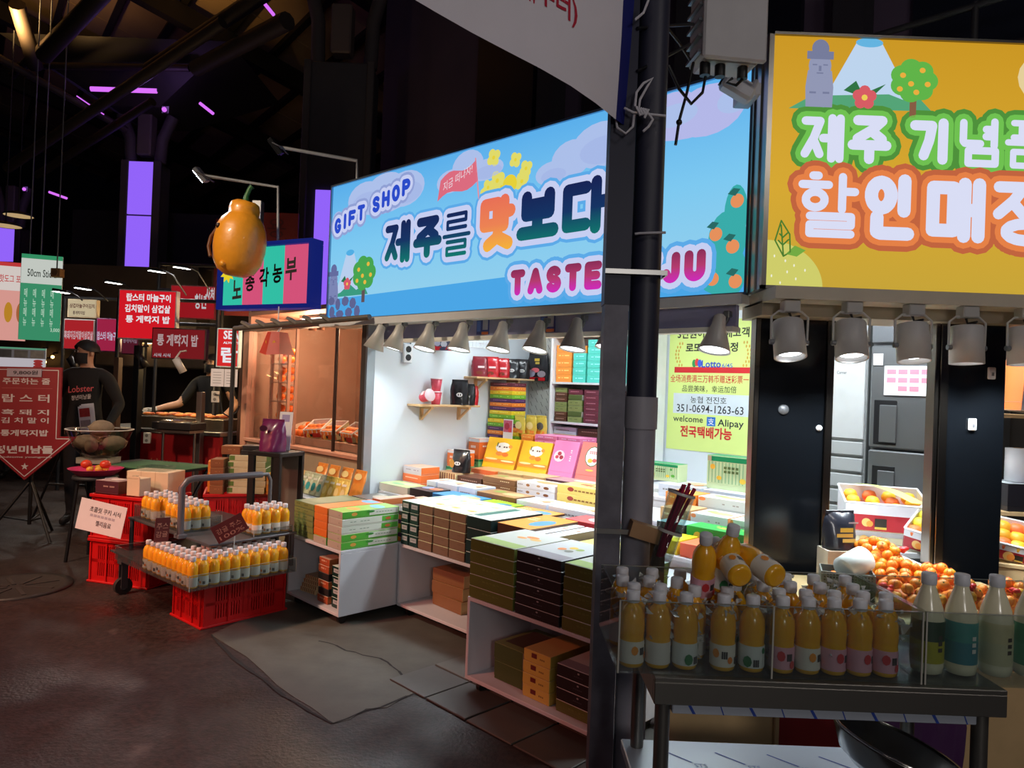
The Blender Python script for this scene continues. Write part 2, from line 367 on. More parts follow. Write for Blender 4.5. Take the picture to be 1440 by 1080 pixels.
# paving tiles along the foot of the near counter
TILE = [mat((74, 72, 68), .5, var=.2), mat((84, 82, 76), .5, var=.2), mat((66, 65, 62), .5, var=.2)]
for i in range(6):
    for j in range(2):
        g = MB(); g.box(-.137, .137, -.137, .137, .0005, .008 + random.uniform(0, .003), TILE[(i * 2 + j) % 3], .004)
        o = g.build('tile', FLOOR); o.location = S(-2.72 + i * .284, 2.225 + j * .284, 0); o.rotation_euler = (0, 0, RZ)
g = MB(); g.lathe([(.33, .0005), (.33, .012), (.28, .012), (.27, .006), (.0, .006)], mat((58, 56, 54), .5, .4, var=.3, scale=30), 28)
for a in range(8): g.box(.05, .25, -.012, .012, .006, .011, mat((66, 64, 62), .5, .4), M=Matrix.Rotation(a * pi / 4, 4, 'Z'))
tag(g.build('manhole_cover', loc=onz(22, 826, 0)), 'round worn manhole cover set in the dark street floor', 'manhole cover')

WALLW = mat((216, 224, 230), .6, var=.03, scale=2)
DIRTYW = mat((226, 222, 214), .6)
def sbox(name, u0, u1, d0, d1, z0, z1, m, c=0, kind=True, parent=None):
    g = MB(); g.box(u0, u1, d0, d1, z0, z1, m, c); o = g.build(name, parent)
    if not parent: o.rotation_euler = (0, 0, RZ)
    if kind: struct(o)
    return o
sbox('wall_left', -4.67, -4.62, 3.10, 4.85, 0, 2.3, WALLW)
sbox('wall_back', -4.67, -2.02, 4.85, 4.91, 0, 2.3, WALLW)
sbox('ceiling', -4.67, -1.75, 3.24, 5.4, 2.32, 2.38, mat((180, 182, 184), .7))
sbox('trim_1', -4.62, -1.66, 3.16, 3.19, 1.79, 1.93, mat((150, 150, 186), .6))           # inner fascia under the sign
sbox('trim_2', -4.62, -1.66, 3.13, 3.20, 1.765, 1.79, DIRTYW)
sbox('trim_3', -4.69, -4.615, 3.04, 3.10, .0, 1.93, mat((92, 84, 80), .4, .5))              # door jamb of the shop
sbox('trim_4', -4.615, -4.59, 3.03, 3.10, .45, 1.93, mat((170, 176, 184), .3, .8))
# night building behind and above the signs
NIGHT = mat((78, 64, 84), .9, var=.35, scale=1.2); NIGHT2 = mat((40, 36, 44), .9, var=.3, scale=2)
bld = thing('upper_building', 'dark upper storey with railing and window openings above the blue sign', 'building', S(0, 0, 0), RZ)
g = MB(); g.box(-8.2, .9, 5.5, 5.7, 2.4, 9, NIGHT); g.build('wall', bld)
for i, (a, b, c, e) in enumerate([(-6.2, -5.3, 4.0, 5.6), (-4.6, -3.7, 3.9, 5.5), (-3.2, -2.4, 3.9, 5.5), (-1.6, -.8, 3.8, 5.4)]):
    g = MB(); g.box(a, b, 5.44, 5.5, c, e, mat((20, 22, 34), .3)); g.box(a - .05, b + .05, 5.42, 5.5, e, e + .06, NIGHT2); g.box(a - .05, b + .05, 5.40, 5.5, c - .06, c, NIGHT2)
    g.build('window', bld)
for u in (-5.1, -3.45, -2.1): 
    g = MB(); g.box(u, u + .22, 5.3, 5.5, 2.4, 9, NIGHT2); g.build('pier', bld)
rail = thing('roof_railing', 'dark metal railing on the ledge above the blue shop sign', 'railing', S(0, 0, 0), RZ)
for z in (3.55, 3.85): g = MB(); g.tube([(-5.9, 4.9, z), (.2, 4.9, z)], .022, DARK); g.build('rail', rail)
for i in range(11): g = MB(); g.tube([(-5.9 + i * .6, 4.9, 2.9), (-5.9 + i * .6, 4.9, 3.87)], .02, DARK); g.build('post', rail)
g = MB(); g.box(-6.0, .3, 4.8, 5.5, 2.8, 2.9, NIGHT2); g.build('ledge', rail)
# black cladding posts of the corner
def blackpost(x0, x1, y0, y1, label, spots, chrome_l, chrome_r):
    t = thing('cladding_post', label, 'post', (0, 0, 0))
    g = MB(); g.box(x0, x1, y0, y1, 0, 1.83, mat((13, 16, 20), .22), .004); g.build('panel', t)
    for a, b in chrome_l + chrome_r:
        g = MB(); g.box(a, b, y0 - .012, y1, 0, 1.83, mat((120, 112, 104), .25, 1.0), .003); g.build('steel_edge', t)
    for px, py, r, sq in spots:
        p = at(px, py, y0 - .005); g = MB()
        if sq: g.box(p.x - .018, p.x + .018, y0 - .014, y0, p.z - .028, p.z + .028, WHITE, .005); g.box(p.x - .004, p.x + .006, y0 - .018, y0 - .012, p.z - .012, p.z + .004, GREYM)
        else: g.lathe([(r, 0), (r, .008), (0, .01)], GREYM if r > .02 else WHITE, 14, M=Matrix.Translation((p.x, y0, p.z)) @ Matrix.Rotation(pi / 2, 4, 'X'))
        g.build('plate', t)
blackpost(1.165, 1.48, 3.36, 3.42, 'black glossy corner post between the boxes and the fridge', [(1102, 576, .024, 0), (1152, 602, .014, 0)], [(1.14, 1.165)], [(1.48, 1.515)])
blackpost(2.02, 2.29, 3.30, 3.36, 'black glossy post right of the steel fridge', [(1394, 525, 0, 1), (1367, 597, 0, 1)], [(1.955, 1.975), (1.98, 2.02)], [])

# ================================================================ blue sign
SLp, SRp = S(-5.15, 3.0, 1.94), S(-1.61, 3.17, 1.94)
BRZ = math.atan2((SRp - SLp).y, (SRp - SLp).x); BW = (SRp - SLp).length; BH = 1.10
sign = thing('blue_shop_sign', 'long sky-blue backlit gift shop sign with cartoon Korean lettering', 'sign', SLp, BRZ)
g = MB(); q = [(0, .008), (BW - .005, .008), (BW - .25, .22), (0, .22)]; g.add([(x, y, z) for z in (0, BH) for x, y in q], [(3, 2, 1, 0), (4, 5, 6, 7), (0, 1, 5, 4), (1, 2, 6, 5), (2, 3, 7, 6), (3, 0, 4, 7)], mat((150, 160, 175), .4, .5)); g.build('cabinet', sign)
g = MB(); g.rect(0.012, BW - .012, .012, BH - .012, 0.004, grad_mat('sky_print', [(0, (150, 212, 242)), (1, (92, 178, 240)), (.45, (128, 205, 246))], .15, BH, .95)); g.build('sign_face', sign)
fr = MB(); al = mat((150, 172, 196), .3, .8)
for a in ((0, BW, 0, .014), (0, BW, BH - .014, BH), (0, .014, 0, BH), (BW - .014, BW, 0, BH)): fr.box(a[0], a[1], -.012, .01, a[2], a[3], al)
fr.build('frame', sign)
E9 = lambda c, s=.92: mat(c, .4, 0, s)
YO = 0.003; DY = -.0007
def lay(i): return YO + DY * i
g = MB(); g.poly([(.012, .012), (BW - .012, .012), (BW - .012, .235), (.012, .175)], lay(1), E9((78, 172, 238))); g.build('sea_print', sign)
def cloud(parts, m1, m2, name='cloud_print', i=2):
    g = MB()
    for (x, z, rx, rz) in parts: g.ell(x, z, rx, rz, lay(i), m1)
    for (x, z, rx, rz) in parts[::2]: g.ell(x + .02, z - rz * .25, rx * .8, rz * .6, lay(i + 1), m2)
    g.build(name, sign)
CL1, CL2 = E9((178, 198, 242)), E9((172, 191, 239))
cloud([(.45, .93, .22, .13), (.70, 1.0, .20, .085), (.93, .93, .22, .13), (.68, .90, .36, .12), (.1, .8, .08, .08)], CL1, CL2)
cloud([(1.42, .90, .14, .08), (1.58, .97, .15, .11), (1.75, .92, .16, .07)], CL1, CL2)
cloud([(2.30, .80, .12, .07), (2.45, .86, .15, .11), (2.65, .90, .2, .13), (2.80, .86, .15, .11)], CL1, CL2)
cloud([(3.10, .98, .16, .10), (3.3, .94, .2, .13), (3.42, .98, .11, .10), (3.2, .90, .25, .08)], E9((186, 190, 240)), CL1)
g = MB()
for x, z, r in ((3.47, .30, .05), (3.42, .42, .10)): pass
for x, z, rx, rz in ((3.47, .40, .06, .14), (3.43, .28, .10, .14), (3.40, .14, .13, .13), (3.46, .10, .07, .10)): g.ell(x, z, min(rx, BW - .012 - x) if x + rx > BW - .012 else rx, rz, lay(2), E9((60, 178, 176)))
g.build('bush_print', sign)
g = MB(); MO, ML = E9((238, 150, 96)), E9((44, 110, 104))
for x, z in ((3.475, .46), (3.37, .31), (3.46, .24), (3.36, .09), (3.48, .07)):
    g = MB(); g.ell(x, z, .034, .034, lay(3), MO); g.poly([(x - .05, z + .04), (x - .02, z + .065), (x + .015, z + .055), (x - .01, z + .025)], lay(4), ML); g.build('tangerine_print', sign)
# lettering: outline layers below, coloured letters above
def letters(parent, items, w, layers, name='letter'):
    thin = {'를': .42, '제': .84, '다': .88, '할': .62, '념': .74, '품': .62, '장': .85}      # crowded letters get slimmer strokes
    def geo(fn, ch, x0, x1, z0, z1):
        k = w * thin.get(ch, 1); return fn(ch, x0 + k, x1 - k, z0 + k, z1 - k), k
    for i, (extra, m, li) in enumerate(layers):
        g = MB()
        for it_ in items:
            ln, k = geo(*it_)
            if i == len(layers) - 1: g = MB()
            g.strokes(ln, k + extra, lay(li), m)
            if i == len(layers) - 1: g.build(name, parent)
        if i < len(layers) - 1: g.build('letter_outline', parent)
OUT = E9((206, 214, 250)); OUT2 = E9((96, 176, 240))
dk = grad_mat('navy_green_print', [(0, (18, 120, 110)), (1, (24, 34, 84)), (.5, (22, 52, 100))], .38, .72)
orr = grad_mat('orange_print', [(0, (244, 178, 60)), (1, (232, 112, 86)), (.5, (236, 130, 84))], .38, .72)
pk = grad_mat('magenta_print', [(0, (208, 40, 190)), (1, (132, 44, 84)), (.5, (180, 60, 110))], .08, .25)
letters(sign, [(hangul, '제', .73, 1.02, .39, .70), (hangul, '주', 1.06, 1.35, .40, .69), (hangul, '를', 1.37, 1.63, .385, .68)], .033, [(.055, OUT2, 5), (.036, OUT, 6), (0, dk, 7)])
letters(sign, [(hangul, '보', 2.05, 2.37, .42, .72), (hangul, '다', 2.40, 2.74, .40, .73)], .042, [(.055, OUT2, 5), (.036, OUT, 6), (0, dk, 7)])
letters(sign, [(hangul, '맛', 1.72, 2.03, .38, .73)], .042, [(.055, OUT2, 5), (.036, OUT, 6), (0, orr, 8)])
x = 2.01; it = []
for ch in 'TASTE': it.append((latin, ch, x, x + .12, .085, .245)); x += .142
x = 2.80
for ch in 'JEJU': it.append((latin, ch, x, x + .118, .085, .245)); x += .135
letters(sign, it, .025, [(.055, OUT2, 5), (.032, OUT, 6), (0, pk, 7)])
x = .06; it = []
for ch in 'GIFT SHOP':
    if ch == ' ': x += .07; continue
    wd = .05 if ch == 'I' else .095
    b = .70 + (x - .06) * .205; it.append((latin, ch, x, x + wd, b, b + .125)); x += wd + .022
letters(sign, it, .017, [(.048, E9((150, 166, 220)), 5), (.028, OUT, 6), (0, E9((44, 78, 208)), 7)])
# flag with writing
g = MB(); top = []; bot = []
for i in range(9):
    t = i / 8; zz = .92 + .08 * t + .025 * sin(t * 6.3); top.append((1.32 + .34 * t, zz)); bot.append((1.295 + .39 * t, zz - .14))
for i in range(8): g.poly([bot[i], bot[i + 1], top[i + 1], top[i]], lay(5), E9((228, 112, 132)))
g.strokes([[(1.655, 1.01), (1.70, .74)]], .006, lay(5), E9((232, 150, 165))); g.build('flag_print', sign)
g = MB(); g.text('지금 떠나자!', 1.35, 1.63, .835, .90, lay(6), E9((240, 225, 235)), .0, shear=.085); g.build('flag_lettering', sign)
YF, YF2 = E9((232, 226, 110)), E9((238, 216, 60))
g = MB()
for x, z, r in ((1.82, .985, .045), (2.01, .935, .038), (2.10, .865, .04), (1.86, .83, .05), (1.78, .80, .04), (2.07, .79, .045), (1.75, .75, .04), (1.90, .78, .05)):
    for k in range(4): g.ell(x + r * .7 * cos(k * pi / 2 + .5), z + r * .7 * sin(k * pi / 2 + .5), r * .68, r * .68, lay(3), YF, 12)
    g.ell(x, z, r * .3, r * .3, lay(4), YF2, 8)
g.ell(1.97, .79, .06, .06, lay(4), YF2); g.build('flower_print', sign)
# mountain, stone grandfather, fruit tree, wall
def halla(g, x0, z0, w, h, li, snow, lake, grass):
    g.poly([(x0, z0), (x0 + w, z0), (x0 + w * .62, z0 + h), (x0 + w * .36, z0 + h)], lay(li), snow)
    g.ell(x0 + w * .49, z0 + h, w * .14, h * .07, lay(li + 1), lake)
    g.poly([(x0 - w * .2, z0), (x0 + w * 1.15, z0), (x0 + w, z0 + h * .22), (x0 + w * .75, z0 + h * .12), (x0 + w * .5, z0 + h * .28), (x0 + w * .2, z0 + h * .10)], lay(li + 1), grass)
def harubang(g, x, z, s, li, m1, m2):
    g.poly([(x - .2 * s, z), (x + .2 * s, z), (x + .21 * s, z + .3 * s), (x + .18 * s, z + .55 * s), (x - .18 * s, z + .55 * s), (x - .21 * s, z + .3 * s)], lay(li), m1)
    g.ell(x, z + .62 * s, .17 * s, .2 * s, lay(li), m1); g.ell(x, z + .88 * s, .13 * s, .14 * s, lay(li + 1), m2); g.rect(x - .2 * s, x + .2 * s, z + .72 * s, z + .84 * s, lay(li + 1), m2)
    for a in (-1, 1):
        g.rect(x + a * .08 * s - .035 * s, x + a * .08 * s + .035 * s, z + .625 * s, z + .645 * s, lay(li + 2), m2); g.rect(x + a * .1 * s - .05 * s, x + a * .1 * s + .05 * s, z + .2 * s, z + .23 * s, lay(li + 2), m2)
    g.rect(x - .05 * s, x + .05 * s, z + .50 * s, z + .52 * s, lay(li + 2), m2); g.rect(x - .02 * s, x + .02 * s, z + .54 * s, z + .62 * s, lay(li + 2), m2)
def fruit_tree(g, x, z, s, li, green, trunk, fruit):
    g.rect(x - .06 * s, x + .06 * s, z, z + .4 * s, lay(li), trunk)
    for a in range(7): g.ell(x + .24 * s * cos(a * .9), z + .66 * s + .22 * s * sin(a * .9), .2 * s, .18 * s, lay(li + 1), green)
    g.ell(x, z + .66 * s, .26 * s, .26 * s, lay(li + 1), green)
    for a, b in ((-.2, .75), (.15, .85), (.25, .6), (-.05, .6), (.05, .45), (-.25, .5)): g.ell(x + a * s, z + b * s, .055 * s, .05 * s, lay(li + 2), fruit, 10)
def camellia(g, x, z, r, li, m, c, leaf):
    g.poly([(x - r * 1.9, z + r * .6), (x - r * .8, z + r * 1.5), (x, z)], lay(li), leaf); g.poly([(x + r * 1.9, z + r * 1.3), (x + r * .9, z + r * .3), (x, z + r * .4)], lay(li), leaf)
    for k in range(5): g.ell(x + r * .6 * cos(k * 1.257 + .3), z + r * .6 * sin(k * 1.257 + .3), r * .52, r * .52, lay(li + 1), m, 12)
    g.ell(x, z, r * .28, r * .28, lay(li + 2), c, 8)
g = MB(); halla(g, .1, .19, .38, .34, 2, E9((190, 214, 246)), E9((84, 180, 236)), E9((62, 160, 132))); g.build('mountain_print', sign)
g = MB(); camellia(g, .265, .285, .045, 5, E9((222, 92, 110)), E9((244, 214, 90)), E9((40, 120, 80)))
fruit_tree(g, .48, .13, .34, 5, E9((74, 170, 84)), E9((100, 84, 90)), E9((240, 190, 70))); harubang(g, .075, .13, .32, 5, E9((128, 138, 186)), E9((104, 112, 164))); g.build('island_print', sign)
g = MB(); ST = E9((98, 104, 150))
for k, (x, z, a, b) in enumerate(((.06, .16, .045, .035), (.15, .13, .035, .05), (.25, .15, .05, .04), (.35, .13, .045, .045), (.07, .07, .04, .05), (.18, .05, .055, .035), (.30, .06, .05, .04), (.41, .06, .04, .05), (.10, .02, .03, .018))): g.ell(x, max(z, b + .013), a, b, lay(8), ST, 7)
g.build('stone_print', sign)
# white underside and lamp rail of the blue sign
g = MB(); g.box(0, BW, -.06, .20, -.045, -.002, DIRTYW); g.box(0, BW, -.07, -.055, -.05, .0, mat((224, 224, 226), .5)); g.build('canopy_edge', sign)

# ================================================================ yellow sign
YS = thing('yellow_shop_sign', 'yellow backlit souvenir shop sign with green and orange Korean lettering', 'sign', (1.10, 3.2, 1.945), 0)
YW, YH = 2.5, 1.16
g = MB(); g.box(0, YW, .008, .24, 0, YH, mat((140, 142, 150), .35, .8)); g.build('cabinet', YS)
g = MB(); g.rect(.02, YW, .012, YH - .012, .004, grad_mat('yellow_print', [(0, (208, 172, 60)), (1, (212, 158, 38)), (.4, (224, 176, 52))], 0, YH, .9)); g.build('sign_face', YS)
fr = MB(); al2 = mat((140, 136, 128), .3, .9)
for a in ((0, YW, 0, .016), (0, YW, YH - .012, YH), (0, .022, 0, YH), (YW - .014, YW, 0, YH)): fr.box(a[0], a[1], -.012, .01, a[2], a[3], al2)
fr.box(-.008, 0, .06, .10, 0, YH, al2); fr.box(-.008, 0, .15, .17, 0, YH, al2)
fr.build('frame', YS)
WHT = E9((222, 226, 250), .95)
letters(YS, [(hangul, '제', .16, .355, .58, .80), (hangul, '주', .375, .565, .58, .80), (hangul, '기', .65, .85, .59, .80), (hangul, '념', .875, 1.065, .585, .805), (hangul, '품', 1.085, 1.28, .585, .805)],
        .023, [(.046, E9((82, 150, 62)), 3), (.024, E9((116, 200, 84)), 4), (0, WHT, 5)])
letters(YS, [(hangul, '할', .155, .43, .24, .53), (hangul, '인', .455, .695, .24, .535), (hangul, '매', .735, 1.015, .24, .535), (hangul, '장', 1.035, 1.31, .235, .53)],
        .030, [(.050, E9((200, 104, 66)), 6), (.026, E9((238, 134, 74)), 7), (0, WHT, 8)])
g = MB(); halla(g, .24, .83, .44, .30, 1, E9((196, 220, 246)), E9((104, 186, 232)), E9((88, 170, 124))); g.poly([(.1, .82), (.75, .83), (.55, .90), (.2, .88)], lay(2), E9((88, 170, 124))); g.build('mountain_print', YS)
g = MB(); harubang(g, .235, .83, .30, 4, E9((150, 156, 186)), E9((122, 128, 160))); g.build('stone_statue_print', YS)
g = MB(); camellia(g, .44, .88, .05, 4, E9((222, 96, 104)), E9((244, 214, 90)), E9((50, 120, 70))); g.build('camellia_print', YS)
g = MB(); fruit_tree(g, .66, .80, .25, 4, E9((100, 186, 76)), E9((140, 96, 70)), E9((242, 180, 66))); g.build('tree_print', YS)
g = MB(); c0 = (.022, .012); g.poly([c0] + [(.022 + .26 * cos(a * pi / 32), .012 + .21 * sin(a * pi / 32)) for a in range(17)], lay(1), E9((214, 212, 110)))
for x, z in ((.05, .06), (.09, .03), (.12, .08), (.16, .05), (.2, .09), (.11, .13), (.06, .15), (.15, .11)): g.ell(x, z, .004, .007, lay(2), E9((246, 246, 220)), 6)
g.build('pale_fruit_print', YS)
g = MB(); g.strokes([[(.10, .15), (.06, .22), (.085, .31), (.125, .25), (.13, .17), (.10, .15), (.085, .29)], [(.075, .22), (.095, .2), (.12, .225)], [(.08, .25), (.095, .235), (.115, .255)]], .0035, lay(4), E9((80, 128, 50)))
g.poly([(.11, .16), (.15, .20), (.20, .18), (.16, .15)], lay(4), E9((120, 176, 70))); g.build('leaf_print', YS)
g = MB(); g.ell(1.30, 1.0, .17, .13, lay(1), E9((236, 214, 160))); g.ell(1.33, 1.0, .15, .12, lay(2), E9((225, 230, 246))); g.build('blossom_print', YS)
g = MB(); g.box(.02, YW, -.14, .26, -.06, -.005, mat((206, 196, 176), .5)); g.build('canopy_edge', YS)
# beam above the opening
g = MB(); g.box(1.12, 3.6, 3.22, 3.5, 1.83, 1.895, mat((160, 150, 132), .6)); struct(g.build('trim_5'))

# ================================================================ lamps under the signs
SHADE = mat((206, 204, 200), .45, .1); INNER = lamp_mat((235, 246, 255), 5.0)
def cone_lamp(u, d, z, label, i):
    t = thing('cone_spot_lamp', label, 'lamp', S(u, d, z), RZ, 'cone lamps under the blue sign')
    TL = Matrix.Translation((0, 0, .10)) @ Matrix.Rotation(-.20 - .03 * (i % 3), 4, 'X') @ Matrix.Rotation(.25 if i == 0 else .12 if i == 1 else 0, 4, 'Y') @ Matrix.Translation((0, 0, -.10))
    g = MB(); g.lathe([(.016, .185), (.028, .175), (.034, .13), (.077, 0), (.073, 0), (.03, .12), (.0, .125)], SHADE, 20, M=TL); g.build('shade', t)
    for zz in (.04, .07): pass
    g = MB(); g.lathe([(.068, .008), (.0, .012)], INNER, 16, M=TL); g.build('bulb', t)
    g = MB(); g.tube([(.0, .03, .10), (.03, .04, .16), (.03, .04, .20)], .008, GREYM, 6); g.box(.015, .045, .02, .06, .17, .20, GREYM, .004); g.build('arm', t)
    light('lamp_glow', 'SPOT', S(u, d, z + .004), 19, COOL, size=.05, spot=2.3, blend=.6, aim=S(u, d + .2, 0))
lampn = ['leftmost cone lamp under the blue sign', 'second cone lamp from the left under the blue sign', 'third cone lamp from the left under the blue sign', 'fourth cone lamp from the left under the blue sign',
 'fifth cone lamp from the left under the blue sign', 'sixth cone lamp from the left under the blue sign', 'seventh cone lamp from the left, before the pegboard', 'cone lamp half hidden by the dark street pole', 'rightmost cone lamp, in front of the yellow-green poster']
for i, (u, z) in enumerate([(-4.38, 1.70), (-4.16, 1.695), (-3.83, 1.69), (-3.50, 1.685), (-3.147, 1.68), (-2.848, 1.675), (-2.577, 1.68), (-2.33, 1.685), (-1.723, 1.665)]):
    cone_lamp(u, 2.97 + (u + 5.15) * .048 - .03, z, 'grey ' + lampn[i], i)
def can_lamp(x, z, tilt, label, i):
    t = thing('can_spot_lamp', label, 'lamp', (x, 3.10, z), 0, 'can lamps under the yellow sign')
    g = MB(); M = Matrix.Translation((0, 0, .08)) @ Matrix.Rotation(-.30 if i < 2 else -.18 if i < 3 else -.06, 4, 'X') @ Matrix.Rotation(tilt, 4, 'Y') @ Matrix.Translation((0, 0, -.08))
    g.lathe([(.0, .165), (.062, .165), (.066, .158), (.068, 0), (.060, 0), (.056, .03), (.0, .03)], mat((200, 198, 196), .45), 22, M=M); g.build('can', t)
    g = MB(); g.lathe([(.052, .022), (.0, .024)], lamp_mat((240, 248, 255), 9.0), 16, M=M); g.build('bulb', t)
    g = MB(); g.tube([(-.078, 0, .07), (-.080, 0, .18), (-.05, 0, .205), (.05, 0, .205), (.080, 0, .18), (.078, 0, .07)], .005, mat((190, 188, 186), .4), 6); g.tube([(-.084, 0, .07), (-.066, 0, .07)], .012, GREYM, 8); g.tube([(.066, 0, .07), (.084, 0, .07)], .012, GREYM, 8); g.build('bracket', t)
    g = MB(); g.box(-.035, .035, -.03, .03, .20, .25, mat((186, 184, 180), .5), .004); g.build('mount', t)
    g = MB(); g.tube([(0, .01, .20), (.02, .03, .18), (.04, .0, .185), (.015, 0, .163)], .006, BLACK, 6); g.build('cable', t)
    light('lamp_glow', 'SPOT', (x, 3.10, z - .01), 24, COOL, size=.05, spot=2.0, blend=.6, aim=(x, 3.34, 0))
for i, (x, z, ti, lb) in enumerate([(1.20, 1.63, 0, 'white can lamp in front of the black corner post'), (1.47, 1.635, .05, 'white can lamp just right of the corner post'), (1.74, 1.635, 0, 'white can lamp in front of the steel fridge'),
                                (1.975, 1.635, 0, 'white can lamp in front of the right black post'), (2.23, 1.64, 0, 'white can lamp at the right edge of the picture')]): can_lamp(x, z, ti, lb, i)
# ================================================================ counters of the gift shop
CAB = mat((206, 208, 214), .55, var=.05, scale=3)
def counter(u0, u1, d0, d1, label, zt=.45):
    t = thing('display_counter', label, 'counter', S((u0 + u1) / 2, (d0 + d1) / 2, 0), RZ, 'white rolling counters')
    w = (u1 - u0) / 2; e = (d1 - d0) / 2
    for nm, b in (('side_panel', (-w, -w + .018, -e, e, .06, zt - .018)), ('side_panel', (w - .018, w, -e, e, .06, zt - .018)), ('top_panel', (-w, w, -e, e, zt - .018, zt)),
                  ('bottom_panel', (-w + .018, w - .018, -e, e, .06, .078)), ('back_panel', (-w + .018, w - .018, e - .012, e, .078, zt - .018))):
        g = MB(); g.box(*b, CAB, .002); g.build(nm, t)
    for a in (-1, 1):
        for b in (-1, 1):
            g = MB(); g.tube([(a * (w - .06) - .012, b * (e - .06), .028), (a * (w - .06) + .012, b * (e - .06), .028)], .028, BLACK, 12); g.box(a * (w - .06) - .02, a * (w - .06) + .02, b * (e - .06) - .02, b * (e - .06) + .02, .05, .06, GREYM); g.build('castor', t)
    return t
counter(-4.30, -3.668, 2.29, 3.10, 'white rolling counter at the left with its blank end panel lit')
counter(-3.655, -2.555, 2.70, 3.15, 'white rolling counter set back in the middle, kraft boxes on top')
counter(-2.535, -1.70, 2.29, 2.73, 'white rolling counter nearest the pole, olive and black boxes on top')
def riser(u0, u1, d0, d1, z, label):
    t = thing('display_table', label, 'table', S((u0 + u1) / 2, (d0 + d1) / 2, 0), RZ)
    w = (u1 - u0) / 2; e = (d1 - d0) / 2
    g = MB(); g.box(-w, w, -e, e, z - .02, z, CAB, .002); g.build('table_top', t)
    g = MB(); g.box(-w + .02, w - .02, -e + .02, -e + .035, .04, z - .02, CAB); g.build('front_panel', t)
    for a in (-1, 1):
        for b in (-1, 1): g = MB(); g.box(a * (w - .03) - .02, a * (w - .03) + .02, b * (e - .06) - .02, b * (e - .06) + .02, 0, z - .02, GREYM); g.build('leg', t)
riser(-2.55, -1.78, 2.76, 3.15, .57, 'white display table right behind the olive boxes')
riser(-4.58, -1.80, 3.17, 3.60, .63, 'long white display table, front step of the shop display')
riser(-4.58, -1.92, 3.61, 4.05, .70, 'long white display table, middle step of the shop display')
riser(-4.58, -2.0, 4.06, 4.83, .77, 'long white display table, back step against the shop wall')
riser(-5.08, -4.32, 2.62, 2.98, .60, 'small white table under the leaning snack pouches')

# ================================================================ boxed sweets
def dashes(out, face, cx, cz, w, h, col, rows=1, n=6):
    for r in range(rows):
        for k in range(n):
            if random.random() < .85: out.append((face, 'r', cx + w * ((k + .5) / n - .5), cz + h * ((r + .5) / rows - .5), w / n * .72, h / rows * .6, col))
ST = {}
def style(name, top, front, side=None, prints=()):
    P = []
    for p in prints:
        if p[1] == 't': dashes(P, p[0], p[2], p[3], p[4], p[5], p[6], *(p[7:] or ()))
        else: P.append(p)
    ST[name] = (top, front, side or front, P)
OR, GRN, YL, REDC, WH, BRN = (236, 140, 60), (110, 170, 60), (240, 200, 60), (200, 60, 60), (232, 234, 236), (120, 80, 50)
style('olive', (206, 214, 208), (98, 108, 46), (112, 122, 56), [('T', 'r', 0, -.38, 1, .22, (158, 192, 96)), ('T', 'e', .1, .16, .26, .12, OR), ('T', 'e', .25, .08, .22, .12, (232, 190, 110)), ('T', 'e', -.02, .05, .2, .1, (236, 170, 90)), ('F', 't', 0, .05, .4, .22, (120, 130, 64), 2, 5)])
style('black', (204, 212, 214), (30, 28, 34), (36, 34, 40), [('T', 'r', 0, -.38, 1, .22, (150, 150, 162)), ('T', 'e', .18, .1, .16, .12, (150, 180, 90)), ('T', 'e', .02, .12, .16, .12, YL), ('T', 'e', .12, -.06, .16, .12, (120, 130, 120)), ('T', 'e', -.08, -.02, .16, .12, OR), ('F', 'e', .02, .2, .05, .2, (170, 168, 170)), ('F', 't', .02, -.15, .22, .18, (74, 70, 80), 1, 5)])
style('dkgreen', (214, 234, 224), (20, 54, 48), (18, 48, 44), [('F', 'r', .02, 0, .72, .5, (176, 184, 188)), ('F', 't', .02, 0, .5, .12, (90, 96, 100), 1, 6), ('T', 'e', .1, .1, .4, .2, (150, 200, 150)), ('T', 'e', -.2, -.2, .3, .12, (230, 200, 160))])
style('kraft', (226, 240, 196), (128, 100, 78), (118, 92, 70), [('T', 'e', .05, -.25, .55, .10, (170, 210, 110)), ('T', 'e', .1, -.27, .25, .07, OR), ('T', 'e', 0, .22, .5, .12, (150, 214, 170)), ('T', 'e', .05, .22, .2, .06, (240, 190, 110)), ('F', 't', .1, .1, .3, .12, (110, 84, 64), 1, 4)])
style('teal', (220, 232, 228), (18, 46, 46), (16, 42, 42), [('T', 'r', -.3, 0, .3, .8, (60, 120, 110))])
style('brownwhite', (226, 234, 238), (84, 72, 66), (110, 98, 84), [('T', 'e', .2, .1, .2, .2, (220, 120, 70)), ('T', 'e', -.2, .2, .14, .14, (120, 150, 80)), ('T', 't', -.1, -.2, .5, .1, (120, 120, 120), 1, 6), ('F', 'r', .1, .05, .16, .3, (150, 140, 130))])
style('orangeL', (232, 140, 80), (226, 118, 48), None, [('T', 'e', 0, .35, .8, .2, (110, 170, 230)), ('T', 'r', .1, .38, .6, .16, (120, 180, 236))])
style('greyL', (150, 200, 90), (186, 176, 164), (90, 186, 66), [('T', 'e', 0, -.2, .7, .18, (240, 170, 90)), ('T', 'e', .1, .2, .8, .2, (120, 190, 236)), ('R', 'r', .22, 0, .52, .9, (226, 232, 216)), ('R', 'e', -.3, .0, .1, .6, (236, 170, 80)), ('R', 't', .22, 0, .3, .16, (120, 150, 120), 1, 6), ('R', 'e', -.02, .2, .14, .4, (60, 150, 60)), ('F', 'r', .3, -.1, .05, .2, (150, 140, 130))])
style('whiteL', (210, 220, 200), (190, 178, 166), (226, 232, 216), [('R', 'r', .34, 0, .3, .9, (96, 190, 70)), ('R', 't', -.2, 0, .35, .16, (120, 150, 120), 1, 6), ('R', 'e', .3, 0, .1, .5, (220, 120, 70)), ('F', 'r', .3, -.1, .05, .2, (150, 140, 130))])
